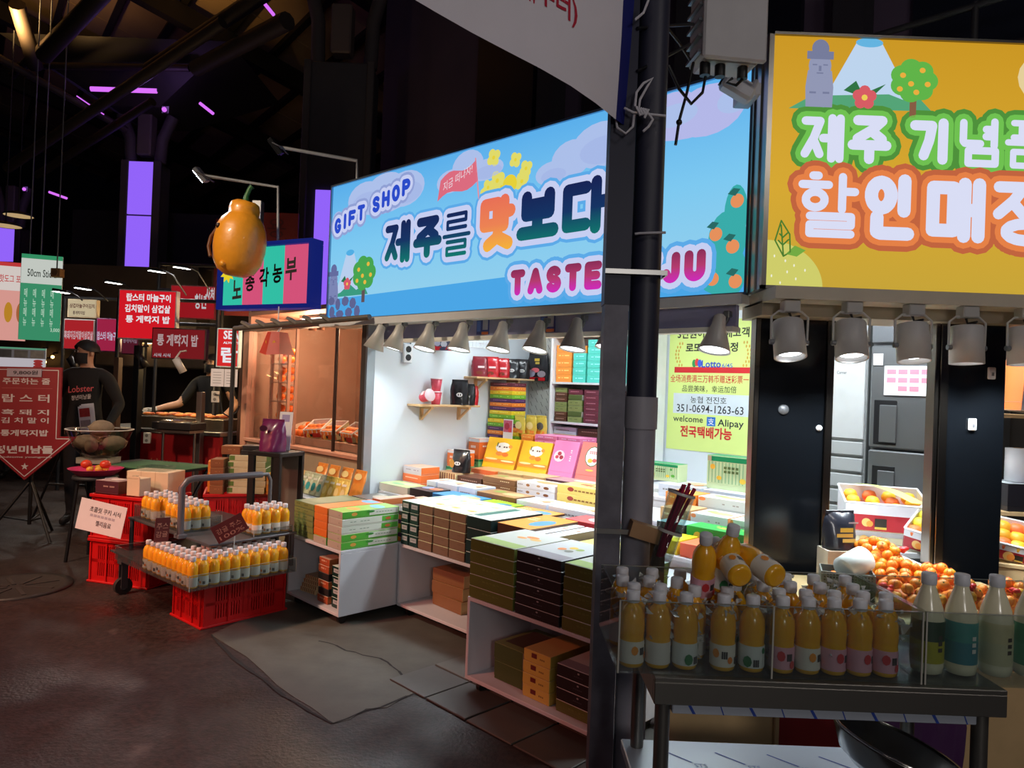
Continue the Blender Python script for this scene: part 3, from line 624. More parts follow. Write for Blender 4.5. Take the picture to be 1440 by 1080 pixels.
style('oliveL', (96, 116, 84), (122, 134, 78), (96, 112, 60), [('F', 't', -.1, 0, .6, .3, (70, 84, 40), 1, 6), ('T', 'r', 0, 0, .8, .7, (128, 140, 110))])
for nm, c in (('purple', (86, 44, 92)), ('green', (116, 176, 48)), ('yellow', (232, 200, 40)), ('orange', (238, 134, 48)), ('maroon', (96, 36, 52)), ('choc', (84, 50, 34)), ('pinkb', (236, 130, 178)), ('blueb', (58, 142, 206)), ('mint', (84, 204, 188)), ('orangeb', (240, 146, 56)), ('tan', (196, 160, 110))):
    style(nm, tuple(min(255, x + 20) for x in c), c, None, [('F', 't', 0, 0, .7, .3, tuple(min(255, x + 90) for x in c), 1, 9), ('R', 't', 0, 0, .7, .3, tuple(min(255, x + 90) for x in c), 1, 9)])
style('blue', (70, 150, 210), (44, 104, 160), None, [('T', 'e', .25, -.1, .5, .6, (225, 180, 120)), ('T', 'e', .1, .1, .3, .4, (160, 200, 220))])
style('lime', (164, 222, 52), (96, 160, 48), None, [('T', 'e', .2, -.1, .5, .5, (70, 150, 190)), ('T', 'e', .3, 0, .2, .3, (60, 110, 160))])
style('brown', (176, 136, 92), (122, 84, 52), None, [('T', 'e', .2, 0, .5, .6, (210, 180, 130)), ('T', 'e', -.2, .1, .3, .4, (150, 170, 90)), ('R', 'e', .1, 0, .16, .6, (200, 160, 110)), ('F', 't', .2, 0, .3, .3, (220, 200, 160), 1, 5)])
style('white', (224, 230, 236), (204, 212, 226), None, [('F', 't', -.1, 0, .6, .26, (130, 130, 140), 1, 9), ('T', 'e', .1, .1, .5, .5, (226, 206, 176)), ('T', 'e', .25, -.1, .2, .3, (236, 170, 120))])
style('orangeblue', (238, 156, 72), (92, 62, 48), None, [('T', 'e', .2, -.05, .45, .5, (80, 150, 190)), ('T', 't', -.25, .1, .3, .2, (255, 230, 190), 2, 4)])
style('coralred', (228, 92, 104), (206, 66, 76), (40, 86, 56), [('T', 'e', .15, .05, .6, .6, (240, 220, 220)), ('T', 'e', .2, .0, .3, .3, (236, 180, 120)), ('R', 't', 0, 0, .5, .3, (200, 220, 200), 1, 4)])
style('cream', (242, 226, 136), (226, 204, 112), (232, 150, 66), [('T', 'e', -.1, .15, .3, .3, (190, 70, 50)), ('T', 't', .2, -.1, .5, .2, (150, 100, 50), 1, 6), ('F', 'e', -.2, .05, .14, .6, (160, 60, 50)), ('F', 't', .12, -.05, .5, .36, (150, 100, 50), 1, 6)])
style('nuts', (222, 218, 208), (214, 216, 224), None, [('F', 'e', -.2, 0, .1, .5, (150, 100, 60)), ('F', 'e', .08, .1, .1, .4, (190, 150, 110)), ('F', 'e', .28, -.05, .14, .5, (120, 70, 40)), ('F', 't', -.4, 0, .14, .2, (90, 60, 50), 1, 3), ('T', 'e', .1, 0, .6, .5, (210, 170, 120)), ('R', 'e', 0, 0, .2, .5, (140, 90, 60))])
style('plum', (172, 140, 138), (84, 42, 52), (110, 60, 56), [('F', 't', .1, 0, .5, .24, (190, 150, 140), 1, 9), ('T', 'e', .1, 0, .5, .5, (230, 210, 200))])
style('orangewhite', (232, 178, 150), (212, 206, 220), (242, 122, 58), [('F', 't', 0, 0, .7, .24, (150, 130, 150), 1, 10)])
style('orangered', (240, 160, 110), (236, 116, 66), (242, 122, 58), [('F', 't', 0, 0, .7, .24, (250, 220, 200), 1, 10)])
style('stripes', (190, 150, 110), (226, 200, 150), None, [('F', 'r', -.42 + .12 * k, 0, .05, .9, (120, 60, 36)) for k in range(8)])
style('charcoal', (94, 92, 90), (44, 42, 42), None, [('T', 'e', .1, 0, .5, .4, (190, 180, 160)), ('T', 't', -.2, .2, .4, .2, (200, 200, 200), 1, 5)])
style('blackpic', (70, 66, 70), (40, 36, 38), None, [('T', 'e', .2, .1, .5, .5, (220, 130, 90)), ('T', 'e', -.2, .1, .4, .5, (150, 170, 220))])
style('greenpic', (190, 220, 150), (214, 214, 200), (170, 160, 140), [('T', 'e', .1, .1, .6, .4, (230, 240, 190)), ('T', 'e', -.1, -.1, .4, .3, (140, 200, 150))])
style('greygrass', (208, 216, 212), (176, 168, 158), None, [('T', 'e', 0, 0, .6, .5, (190, 224, 180)), ('T', 'e', .2, .2, .3, .3, (170, 200, 230))])
style('redbrown', (198, 170, 150), (176, 84, 52), (190, 110, 62), [('F', 't', 0, .05, .5, .4, (236, 190, 160), 1, 7), ('T', 'e', .0, .0, .6, .5, (226, 200, 170))])
style('standyellow', (244, 190, 40), (250, 190, 34), (236, 160, 36), [('F', 'e', .02, .14, .46, .42, (244, 238, 224)), ('F', 't', .02, .16, .3, .1, (90, 60, 40), 1, 4), ('F', 'e', .24, .2, .12, .14, (238, 150, 60)), ('F', 'e', -.05, -.12, .22, .18, (238, 140, 50)), ('F', 'e', .14, -.14, .2, .18, (232, 120, 40)), ('F', 'r', 0, -.42, 1, .16, (240, 140, 44)), ('F', 'e', -.25, -.36, .4, .08, (250, 220, 160)), ('F', 'e', .25, -.40, .4, .07, (250, 230, 180)), ('F', 'r', -.16, .24, .03, .16, (70, 90, 50))])
style('standpink', (240, 150, 196), (232, 132, 186), (226, 120, 172), [('F', 'e', -.2, .0, .44, .40, (246, 220, 230)), ('F', 'e', -.2, .08, .16, .14, (190, 50, 70)), ('F', 'e', -.28, -.04, .14, .12, (210, 70, 90)), ('F', 'e', -.1, -.04, .16, .14, (170, 40, 60)), ('F', 't', .26, .05, .08, .4, (250, 220, 235), 6, 1)])
style('standcoral', (250, 130, 120), (250, 126, 118), (240, 112, 104), [('F', 'e', .0, .08, .58, .66, (70, 110, 70)), ('F', 'e', 0, .08, .52, .60, (250, 240, 240)), ('F', 't', 0, .2, .3, .1, (220, 100, 110), 2, 4), ('F', 'e', -.06, -.06, .18, .14, (240, 180, 60)), ('F', 'e', .1, -.04, .16, .12, (220, 90, 90)), ('F', 'e', 0, -.36, .3, .06, (250, 200, 90))])
style('bigorange', (232, 226, 220), (232, 118, 50), (226, 108, 44), [('F', 'r', 0, .40, 1, .2, (222, 218, 222)), ('R', 'r', 0, .40, 1, .2, (214, 210, 216)), ('F', 't', -.1, .0, .6, .26, (250, 230, 215), 1, 5), ('F', 'e', -.2, -.3, .2, .2, (250, 190, 110)), ('R', 't', 0, .05, .6, .16, (250, 230, 215), 1, 5)])
style('greenbox', (170, 200, 150), (120, 176, 110), (130, 190, 110), [('F', 'r', 0, .36, 1, .28, (26, 122, 70)), ('R', 'r', 0, .36, 1, .28, (26, 122, 70)), ('F', 't', 0, -.1, .6, .3, (40, 110, 60), 1, 6), ('F', 'e', -.3, -.2, .16, .3, (230, 190, 90))])
style('gift', (20, 150, 96), (206, 220, 172), (200, 216, 170), [('F', 'r', 0, .41, 1, .2, (18, 140, 88))] + [('F', 'r', -.46 + .066 * k, -.1, .014, .78, (120, 176, 130)) for k in range(15)] + [('F', 'e', -.38, .1, .1, .2, (240, 180, 60)), ('F', 'e', .36, -.3, .12, .2, (90, 170, 60)), ('F', 'e', .2, -.34, .12, .2, (240, 200, 70)), ('F', 'e', -.25, -.3, .1, .16, (240, 190, 60)), ('F', 'e', .3, .14, .08, .16, (80, 160, 70)), ('F', 't', -.02, .02, .3, .3, (90, 110, 60), 2, 4), ('F', 'r', -.44, .4, .07, .18, (200, 170, 140))])
style('green2', (24, 178, 76), (18, 150, 66), (14, 130, 60), [('T', 'e', .1, .0, .4, .3, (210, 200, 90)), ('T', 't', .1, .2, .5, .12, (220, 230, 120), 1, 6), ('F', 'e', -.3, 0, .14, .5, (200, 170, 70)), ('F', 't', .1, 0, .4, .3, (120, 220, 140), 1, 5)])
style('blackgreen', (150, 200, 210), (40, 44, 40), None, [('T', 'e', 0, 0, .5, .4, (210, 224, 214)), ('F', 't', .1, 0, .5, .3, (120, 160, 110), 1, 6)])
style('yel2', (240, 224, 40), (220, 200, 40), None, [('T', 'e', 0, 0, .4, .3, (250, 240, 160))])
style('coral2', (246, 120, 84), (232, 100, 70), None, [('T', 't', .1, .1, .5, .2, (250, 200, 160), 2, 6)])
style('whiteorange', (226, 228, 220), (220, 222, 218), (230, 150, 90), [('F', 't', .1, 0, .4, .2, (170, 160, 150), 1, 6), ('F', 'e', -.42, .3, .16, .5, (240, 140, 80)), ('T', 'e', .1, 0, .6, .4, (240, 190, 140)), ('T', 'e', -.2, .1, .3, .3, (170, 200, 120))])
style('whitegreen', (214, 226, 208), (206, 222, 206), None, [('F', 't', .1, 0, .4, .2, (150, 170, 150), 1, 6), ('F', 'e', -.42, .3, .16, .5, (240, 150, 80)), ('T', 'e', .1, 0, .6, .4, (230, 170, 110)), ('T', 'e', -.2, .1, .3, .3, (120, 180, 110))])
style('dkolive', (120, 136, 84), (70, 88, 40), (196, 200, 190), [('R', 'r', .2, 0, .4, .5, (60, 60, 60)), ('T', 'r', 0, 0, .7, .7, (80, 70, 60))])
style('woody', (150, 110, 70), (140, 96, 60), (192, 170, 116), [('R', 'e', -.1, .05, .06, .24, (60, 44, 34)), ('T', 'e', 0, 0, .5, .4, (110, 80, 50))])
style('yellowfront', (206, 180, 110), (210, 180, 84), (200, 172, 80), [('F', 'r', -.1, .05, .2, .5, (110, 40, 36)), ('F', 't', .2, -.1, .2, .3, (150, 120, 60), 1, 3)])
_BOX = {}
def box_meshes(st, su, sd, h):
    k = (st, round(su, 3), round(sd, 3), round(h, 3))
    if k in _BOX: return _BOX[k]
    top, front, side, P = ST[st]
    mt, mf, ms = mat(top, .35, var=.05), mat(front, .4, var=.06), mat(side, .4, var=.06)
    x, y = su / 2, sd / 2
    g = MB(); g.box(-x + .0015, x - .0015, -y + .0015, y - .0015, 0, h * .9, mf, .001, side=ms); b = g.mesh('carton')
    g = MB(); g.box(-x, x, -y, y, h * .16, h, mf, .0015, top=mt, front=mf, side=ms); l = g.mesh('lid')
    g = MB()
    FT = {'T': Matrix(((1, 0, 0, 0), (0, 0, 1, 0), (0, -1, 0, h), (0, 0, 0, 1))), 'F': Matrix.Translation((0, -y, h * .58)), 'R': Matrix.Translation((x, 0, h * .58)) @ Matrix.Rotation(pi / 2, 4, 'Z')}
    dim = {'T': (su, sd), 'F': (su, h * .8), 'R': (sd, h * .8)}
    for i, (f, kd, cx, cz, w, hh, c) in enumerate(P):
        W_, H_ = dim[f]; yy = -.0006 - .00025 * i
        w = min(w, 1 - 2 * abs(cx)) if kd == 'r' else w; w = min(w, .98)
        if kd == 'r': g.rect((cx - w / 2) * W_, (cx + w / 2) * W_, max(-.49, cz - hh / 2) * H_, min(.49, cz + hh / 2) * H_, yy, mat(c, .4, var=.04), FT[f])
        else: g.ell(cx * W_, cz * H_, min(w / 2, .49 - abs(cx)) * W_, min(hh / 2, .49 - abs(cz)) * H_, yy, mat(c, .4, var=.04), 12, FT[f])
    p = g.mesh('print') if P else None
    _BOX[k] = (b, l, p)
    return _BOX[k]
def gbox(st, loc, rz, su, sd, h, label, group=None, name='gift_box', rot=None, cat='box'):
    t = thing(name, label, cat, loc, rz, group, rot)
    for nm, me in zip(('carton', 'lid', 'print'), box_meshes(st, su, sd, h)):
        if me:
            o = bpy.data.objects.new(nm, me); COL.objects.link(o); o.parent = t
            if nm == 'print': o['kind'] = 'stuff'
    return t
def U(px, py, d): return ond(px, py, d)[0]
GAP = .0012
def stack(st, u0, u1, d0, sd, z0, h, n, label, group, jit=.002, rot=.006):
    """n boxes one above the other; st may be a list (one style per level, from below)"""
    for i in range(n):
        s = st[i % len(st)] if isinstance(st, (list, tuple)) else st
        ju, jd, jr = (random.uniform(-jit, jit) for _ in range(3)) if n > 1 else (0, 0, 0)
        lb = label if n == 1 else label + ', ' + ordn(i, n)
        gbox(s, S((u0 + u1) / 2 + ju, d0 + sd / 2 + jd, z0 + i * (h + GAP)), RZ + jr * rot / jit if jit else RZ, (u1 - u0) - .010, sd - .010, h, lb, group)
GF = 'gift boxes stacked on the counters'
# near counter
for (a, b, st, lb) in ((-2.533, -2.228, 'olive', 'olive-green box with pale top in the left stack nearest the pole'), (-2.222, -1.95, 'black', 'black box with pale top between the two olive stacks'), (-1.944, -1.665, 'olive', 'olive-green box with pale top beside the dark pole')):
    n = 6 if st == 'black' else 5; stack(st, a, b, 2.285, .385, .452, .274 / n, n, lb, GF)
stack('dkolive', -2.42, -2.22, 2.36, .30, .08, .085, 2, 'dark green and white box inside the near counter', 'boxes inside the near counter')
stack('yellowfront', -2.20, -2.03, 2.33, .32, .08, .052, 4, 'yellow box with brown tab inside the near counter', 'boxes inside the near counter')
stack(['olive', 'black', 'black', 'black'], -2.0, -1.76, 2.33, .32, .08, .05, 4, 'dark box at the right end inside the near counter', 'boxes inside the near counter')
# middle counter
us = [-3.65, -3.565, -3.47, -3.33, -3.18, -3.03, -2.82]
GM = 'stacks on the middle counter'
for k, (st, lb, n) in enumerate((('dkgreen', 'dark green box with grey label, outer column beside the rainbow boxes', 4), ('dkgreen', 'dark green box with grey label, column touching the kraft boxes', 4), ('kraft', 'brown kraft box with pale green top, first kraft column', 5), ('kraft', 'brown kraft box with pale green top, second kraft column', 5), ('kraft', 'brown kraft box with pale green top, third kraft column', 5), ('teal', 'dark teal box right of the kraft columns', 4))):
    stack(st, us[k], us[k + 1], 2.70, .43, .452, .272 / n - .001, n, lb, GM)
stack(['teal', 'brownwhite', 'orangeblue'], us[6], -2.565, 2.74, .41, .452, .086, 3, 'brown and orange box behind the first olive stack', GM)
stack('woody', -3.50, -3.20, 2.85, .2, .08, .075, 3, 'wooden-coloured box lying inside the middle counter', 'boxes inside the middle counter', .008, .05)
# left counter
GL = 'stacks on the left counter'
stack(['greyL', 'orangeL', 'orangeL', 'orangeL', 'orangeL'], -4.005, -3.842, 2.292, .42, .452, .0445, 5, 'orange-fronted box on the left counter', GL, .001, .002)
stack(['greyL', 'greyL', 'whiteL', 'whiteL', 'greyL'], -3.838, -3.672, 2.292, .42, .452, .0445, 5, 'grey box with green and white side at the counter corner', GL, .001, .002)
stack('oliveL', -4.27, -4.015, 2.30, .40, .452, .036, 6, 'olive box leaning at the left end of the counter', GL, .003, .014)
stack(['orange', 'purple', 'green', 'yellow', 'purple', 'orange', 'charcoal'], -3.93, -3.675, 2.73, .26, .452, .0265, 7, 'thin rainbow-coloured box beside the dark green boxes', GL, .0015, .005)
stack(['oliveL', 'charcoal', 'oliveL', 'charcoal'], -4.29, -4.05, 2.74, .30, .452, .052, 4, 'dark olive box behind the leaning olive boxes', GL)
stack(['redbrown', 'redbrown', 'purple', 'redbrown', 'redbrown'], -4.04, -3.94, 2.74, .30, .452, .045, 5, 'narrow red-brown box between the dark and the rainbow boxes', GL)
stack(['greygrass', 'greygrass', 'redbrown'], -3.93, -3.68, 3.0, .10, .452, .075, 3, 'pale box with a leafy top behind the rainbow boxes', GL)
for k in range(4): gbox('stripes', S(-4.17 + .02 * k, 2.47, .082 + .03 * k), RZ + .12, .16, .22, .028, 'cream and brown striped box lying in the left counter, ' + ordn(k, 4), 'boxes inside the left counter')
stack(['redbrown', 'charcoal', 'redbrown', 'charcoal', 'redbrown', 'redbrown'], -3.99, -3.86, 2.33, .3, .08, .045, 6, 'red-brown box stacked inside the left counter', 'boxes inside the left counter')
stack('dkgreen', -3.83, -3.70, 2.33, .3, .08, .062, 4, 'small dark box with grey label inside the left counter', 'boxes inside the left counter')

# display rows: pixel limits of each front edge are turned into places on the step
def row(d0, sd, z0, py, items, group):
    for (p0, p1, st, h, n, lb) in items:
        a, b = U(p0, py, d0), U(p1, py, d0)
        stack(st, max(a, -4.6), b, d0, sd, z0 + .001, h, n, lb, group)
R = 'boxes laid out on the display steps'
row(2.77, .36, .571, 745, [(747, 763, 'brownwhite', .062, 2, 'white-topped brown box behind the black stack'), (764, 783, 'brownwhite', .062, 2, 'white-topped brown box with fruit dots beside the cream box'), (784, 846, 'cream', .085, 1, 'cream box with red fruit print beside the pole')], R)
row(3.18, .20, .631, 712, [(530, 572, 'greenpic', .060, 1, 'pale box with leafy picture beside the shop jamb'), (574, 604, 'blackpic', .066, 1, 'black box with colourful picture top'), (606, 662, 'blue', .062, 1, 'sky-blue box with orange picture'), (664, 708, 'lime', .060, 1, 'bright lime-green box with blue picture'),
     (710, 766, 'orangeblue', .058, 1, 'orange box with blue picture on the front step'), (768, 792, 'charcoal', .05, 1, 'charcoal box beside the orange one'), (794, 850, 'coralred', .075, 1, 'coral-red box with white oval on the front step')], R)
row(3.39, .21, .631, 700, [(598, 612, 'white', .10, 1, 'white-fronted box beside the orange pile'), (613, 642, 'white', .098, 1, 'white-fronted box with pale blue edge'), (643, 668, 'white', .102, 1, 'white-fronted box next to the brown long box'), (669, 724, 'brown', .09, 1, 'long brown box with nut picture on the front step'), (725, 768, 'white', .085, 1, 'plain white box under the nut boxes'), (770, 850, 'white', .085, 1, 'wide white box half hidden by the pole')], R)
row(3.63, .20, .701, 690, [(612, 640, 'stripes', .07, 1, 'brown and cream striped box on the middle step'), (641, 676, 'choc', .062, 1, 'dark chocolate box on the middle step'), (677, 724, 'brown', .045, 2, 'brown box with nut picture on the middle step'), (725, 780, 'nuts', .048, 2, 'white box with nut pictures on the front'), (782, 850, 'cream', .06, 2, 'yellow box half hidden by the pole')], R)
row(3.84, .20, .701, 680, [(660, 696, 'orangered', .10, 1, 'flat orange box before the standing yellow box'), (698, 732, 'tan', .105, 1, 'tan box before the standing yellow boxes'), (734, 764, 'tan', .11, 1, 'tan box before the standing pink box'), (766, 850, 'plum', .11, 1, 'plum-coloured box before the standing coral box')], R)
stack(['orangewhite', 'orangered', 'orangewhite'], -4.595, -4.35, 3.40, .19, .631, .060, 3, 'orange-ended box in the pile by the white wall', R)
row(3.19, .22, .631, 770, [(921, 952, 'yel2', .07, 1, 'bright yellow box low beside the white pipe'), (954, 1012, 'coral2', .07, 1, 'coral-orange box low in front of the green box')], R)
row(3.43, .16, .631, 755, [(921, 962, 'blackgreen', .11, 1, 'black box with pale blue top right of the pipe'), (963, 1050, 'green2', .115, 1, 'large green box with yellow print before the corner post')], R)
row(3.63, .22, .701, 738, [(926, 968, 'tan', .085, 1, 'tan box with orange print right of the pipe'), (969, 1024, 'whiteorange', .08, 1, 'white box with orange edge above the green box'), (1025, 1056, 'whitegreen', .08, 1, 'pale green-white box touching the corner post')], R)
row(3.86, .18, .701, 715, [(934, 979, 'orangeb', .072, 2, 'orange box under the poster'), (980, 1056, 'whiteorange', .072, 2, 'white box with fruit edge under the poster')], R)
row(4.10, .30, .771, 695, [(924, 985, 'white', .085, 1, 'white box under the small green gift box'), (987, 1062, 'white', .085, 1, 'white box under the large green gift box')], R)
gbox('gift', S(U(1036, 680, 4.25), 4.25, .858), RZ, .36, .12, .215, 'large green and cream gift box standing under the poster', R)
gbox('gift', S(U(936, 690, 4.28), 4.28, .858), RZ, .26, .12, .12, 'small green gift box beside the white pipe', R)
# ================================================================ inside the gift shop
def onu(px, py, u):          # point of the plane u = const: returns (d, z)
    r = ray(px, py); t = u / (K * (r.x - r.y)); p = r * t
    return K * (p.x + p.y), p.z + CAM_H
def wood_shelf(d0, d1, z, br, label):
    t = thing('wooden_shelf', label, 'shelf', S(-4.62, (d0 + d1) / 2, z), RZ); L = (d1 - d0) / 2
    g = MB(); g.box(0, .17, -L, L, -.016, 0, WOODL, .002); g.build('board', t)
    for b in br:
        g = MB(); y = b - (d0 + d1) / 2
        g.box(0, .022, y - .012, y + .012, -.13, -.016, WOODL); g.box(.022, .15, y - .012, y + .012, -.036, -.016, WOODL)
        g.prism([(.0, -.12), (.02, -.125), (.14, -.036), (.115, -.036)], y - .009, y + .009, WOODL); g.build('bracket', t)
wood_shelf(3.44, 4.08, 1.30, (3.58, 3.98), 'pale wooden wall shelf holding noodle cups and pouches')
wood_shelf(4.03, 4.74, 1.545, (4.16, 4.56), 'pale wooden wall shelf holding a row of red and black pouches')
def noodle_cup(loc, label, lying=False):
    t = thing('noodle_cup', label, 'cup', loc, RZ, 'pink noodle cups', rot=(0, pi / 2 - .25, RZ) if lying else None)
    g = MB(); g.lathe([(.034, 0), (.036, .004), (.048, .10), (.046, .10)], mat((206, 74, 92), .4, var=.25, scale=40), 18); g.build('cup', t)
    g = MB(); g.lathe([(.051, .098), (.051, .104), (.049, .106), (0, .106)], mat((226, 200, 205), .35), 18); g.build('lid', t)
    g = MB(); M = Matrix.Rotation(-.6, 4, 'Z')
    g.rect(-.018, .018, .04, .075, -.0445, mat((240, 225, 225), .4), M); g.build('print', t)
noodle_cup(S(-4.53, 3.66, 1.301), 'pink noodle cup standing upright at the bottom of the pair')
noodle_cup(S(-4.53, 3.66, 1.408), 'pink noodle cup stacked on top of another cup')
noodle_cup(S(-4.53, 3.52, 1.352), 'pink noodle cup lying on its side on the shelf', True)
def pouch(loc, w, h, col, label, name='snack_pouch', rz=RZ, th=.06, snout=True, rot=None, group=None, extra=None, cap=None):
    """soft pouch: crimped top, bulging belly, flat bottom gusset"""
    t = thing(name, label, 'pouch', loc, rz, group, rot)
    m = mat(col, .28, coat=.3, var=.12, scale=25); n, k = 10, 9; vs = []; r0 = random.Random(hash(label) % 9999)
    for j in range(k + 1):
        v = j / k; z = h * v; ww = w * (.5 - .06 * v ** 3 + .03 * sin(v * 3.1)); tt = th * (.5 * (1 - v) ** .5 + .03) * (1 if v < .9 else .5)
        for i in range(2 * n):
            if i < n: x = -1 + 2 * i / n; y = -1
            else: x = 1 - 2 * (i - n) / n; y = 1
            yy = y * tt * (1 - abs(x) ** 3) + r0.uniform(-.004, .004) * (v > .1)
            vs.append((x * ww + r0.uniform(-.002, .002), yy, z + (r0.uniform(-.004, .004) if j == k else 0)))
    q = 2 * n
    g = MB(); g.add(vs, [(j * q + i, j * q + (i + 1) % q, (j + 1) * q + (i + 1) % q, (j + 1) * q + i) for j in range(k) for i in range(q)], m, True)
    g.add(vs[:q], [tuple(range(q))[::-1]], m); g.build('bag', t)
    g = MB(); g.box(-w * .44, w * .44, -.003, .003, h * .94, h * 1.05, mat(cap or col, .3, coat=.3), .002); g.build('seal', t)
    g = MB(); y = -th * .52
    if snout:
        g.ell(.0, h * .42, w * .17, h * .09, y, mat((228, 228, 226), .4)); g.ell(-w * .06, h * .42, w * .03, h * .05, y - .001, BLACK, 8); g.ell(w * .06, h * .42, w * .03, h * .05, y - .001, BLACK, 8)
    if extra:
        for (kd, x, z, a, b, c) in extra:
            (g.ell(x * w, z * h, a * w, b * h, y - .0005, mat(c, .35), 12) if kd == 'e' else g.rect((x - a) * w, (x + a) * w, (z - b) * h, (z + b) * h, y, mat(c, .35)))
    if g.v: o = g.build('print', t); o['kind'] = 'stuff'
    return t
BK, RD = (26, 25, 28), (190, 26, 36)
FACE = RZ + .8      # turned towards the street
WR = [('r', .1, .5, .2, .05, (240, 214, 214)), ('e', 0, .2, .2, .09, (120, 60, 40))]
for (d, w, h, c, lb, sn) in ((3.87, .15, .20, BK, 'black pouch with a white snout, left end of the lower shelf', True), (3.95, .14, .17, BK, 'black pouch with a white snout, middle of the lower shelf', True), (4.03, .13, .155, RD, 'red pouch at the right end of the lower shelf', False)):
    pouch(S(-4.50 + (.02 if sn else -.02), d, 1.301), w, h, c, lb, rz=FACE, snout=sn, extra=None if sn else WR, group='pouches on the lower wall shelf', th=.05)
for (d, w, h, c, lb, sn) in ((4.12, .14, .165, (130, 36, 48), 'dark maroon pouch at the left end of the upper shelf', False), (4.25, .15, .17, RD, 'red pouch second from the left on the upper shelf', False), (4.385, .14, .165, RD, 'red pouch in the middle of the upper shelf', False), (4.51, .14, .165, BK, 'black pouch with snout beside the red ones on the upper shelf', True), (4.64, .14, .17, BK, 'black pouch with snout at the right end of the upper shelf', True)):
    pouch(S(-4.52, d, 1.546), w, h, c, lb, rz=FACE, snout=sn, extra=None if sn else WR, group='pouches on the upper wall shelf', th=.05)
pouch(S(-4.27, 3.735, .774), .18, .17, BK, 'black pouch with a white snout standing among the boxes', rz=RZ + .2, th=.1, extra=[('e', -.3, .4, .13, .2, (196, 140, 60))], group='pouches among the boxes')
pouch(S(-4.44, 4.77, 1.53), .24, .25, BK, 'large black pouch with yellow letters hanging on the pegboard', rz=RZ + .1, th=.05, snout=False, extra=[('r', .02, .78, .12, .05, (226, 196, 70)), ('r', .04, .66, .10, .04, (220, 190, 80)), ('e', -.05, .40, .2, .09, (226, 110, 120)), ('e', -.25, .28, .2, .14, (150, 150, 170)), ('e', .25, .26, .2, .12, (160, 150, 160)), ('r', 0, .08, .42, .06, RD)], group='pouches on the pegboard')
d_, z_ = onu(622, 493, -4.58)
pouch(S(-4.56, d_, z_), .22, .13, (60, 62, 84), 'dark blue and red pouch hanging high beside the wire grid', rz=FACE, th=.04, snout=False, extra=[('r', .05, .12, .4, .12, RD), ('e', 0, .4, .12, .2, (190, 190, 200)), ('e', -.25, .45, .12, .2, (170, 170, 190))], group='pouches on the wire grid')
# wire grid on the side wall
gr = thing('wire_grid', 'white wire grid panel fixed high on the side wall', 'grid', S(-4.612, 0, 0), RZ)
da, db, za, zb = 3.99, 4.52, 1.80, 2.02
for i in range(14): g = MB(); y = da + (db - da) * i / 13; g.tube([(0, y, za), (0, y, zb)], .0022, WHITE, 4); g.build('wire', gr)
for i in range(6): g = MB(); z = za + (zb - za) * i / 5; g.tube([(.003, da, z), (.003, db, z)], .0022, WHITE, 4); g.build('wire', gr)
d_, z_ = onu(571, 497, -4.62)
so = thing('wall_socket', 'white double wall socket with two black holes near the lamps', 'socket', S(-4.618, d_, z_), RZ)
g = MB(); g.box(0, .03, -.04, .04, -.075, .075, WHITE, .004); g.build('housing', so)
for zz in (-.033, .033): g = MB(); g.tube([(.028, 0, zz), (.034, 0, zz)], .026, BLACK, 14); g.build('hole', so)
g = MB(); g.tube([(.012, .03, .07), (.012, .03, .2)], .006, GREYM, 6); g.build('conduit', so)
# boxes against the side wall
GW = 'boxes against the side wall'
stack('greenbox', -4.595, -4.42, 3.84, .19, .701, .085, 1, 'green printed box under the orange and white carton', GW)
stack('bigorange', -4.59, -4.425, 3.845, .18, .788, .135, 1, 'orange carton with white lid on the green box', GW)
stack('greenbox', -4.595, -4.44, 4.075, .20, .771, .07, 1, 'green box under the rear orange carton', GW)
stack('bigorange', -4.59, -4.445, 4.08, .19, .843, .175, 1, 'taller orange carton with white lid below the rainbow stack', GW)
rb = ['purple', 'green', 'yellow', 'orange', 'maroon', 'green', 'yellow', 'purple', 'orange']
stack([rb[i % 9] for i in range(21)], -4.595, -4.40, 4.30, .20, .771, .0335, 12, 'thin colourful box in the tall left pile by the wall', GW)
stack([rb[(i + 3) % 9] for i in range(21)], -4.39, -4.22, 4.32, .19, .771, .0335, 12, 'thin colourful box in the tall right pile by the wall', GW)
stack([rb[(i + 5) % 9] for i in range(21)], -4.59, -4.30, 4.31, .18, 1.19, .0335, 9, 'thin colourful box at the top of the tall pile by the wall', GW)
# standing boxes
GS = 'standing show boxes'
def stand(st, px0, px1, py, d, z, h, label, lean=.32, tw=0):
    a, b = U(px0, py, d), U(px1, py, d)
    gbox(st, S((a + b) / 2, d + .02, z), RZ, (b - a) - .01, .035, h, label, GS, 'show_box', rot=(-lean, 0, RZ + tw))
stand('standyellow', 676, 722, 655, 4.08, .785, .26, 'yellow citrus box standing tilted, left of two')
stand('standyellow', 724, 767, 660, 4.08, .785, .26, 'yellow citrus box standing tilted, beside the pink one')
stand('standpink', 768, 804, 662, 4.08, .785, .29, 'pink strawberry box standing tilted')
stand('standcoral', 806, 845, 665, 4.08, .785, .30, 'coral box with white oval standing tilted by the pole')
stack('orangeb', max(-4.18, U(717, 640, 4.30)), U(748, 640, 4.30), 4.30, .22, .771, .042, 7, 'orange box in the pile behind the yellow boxes', GS)
stack('pinkb', U(750, 640, 4.30), U(782, 640, 4.30), 4.30, .22, .771, .038, 8, 'pink box in the left pile behind the standing boxes', GS)
stack('pinkb', U(783, 640, 4.30), U(815, 640, 4.30), 4.30, .22, .771, .038, 8, 'pink box in the right pile behind the standing boxes', GS)
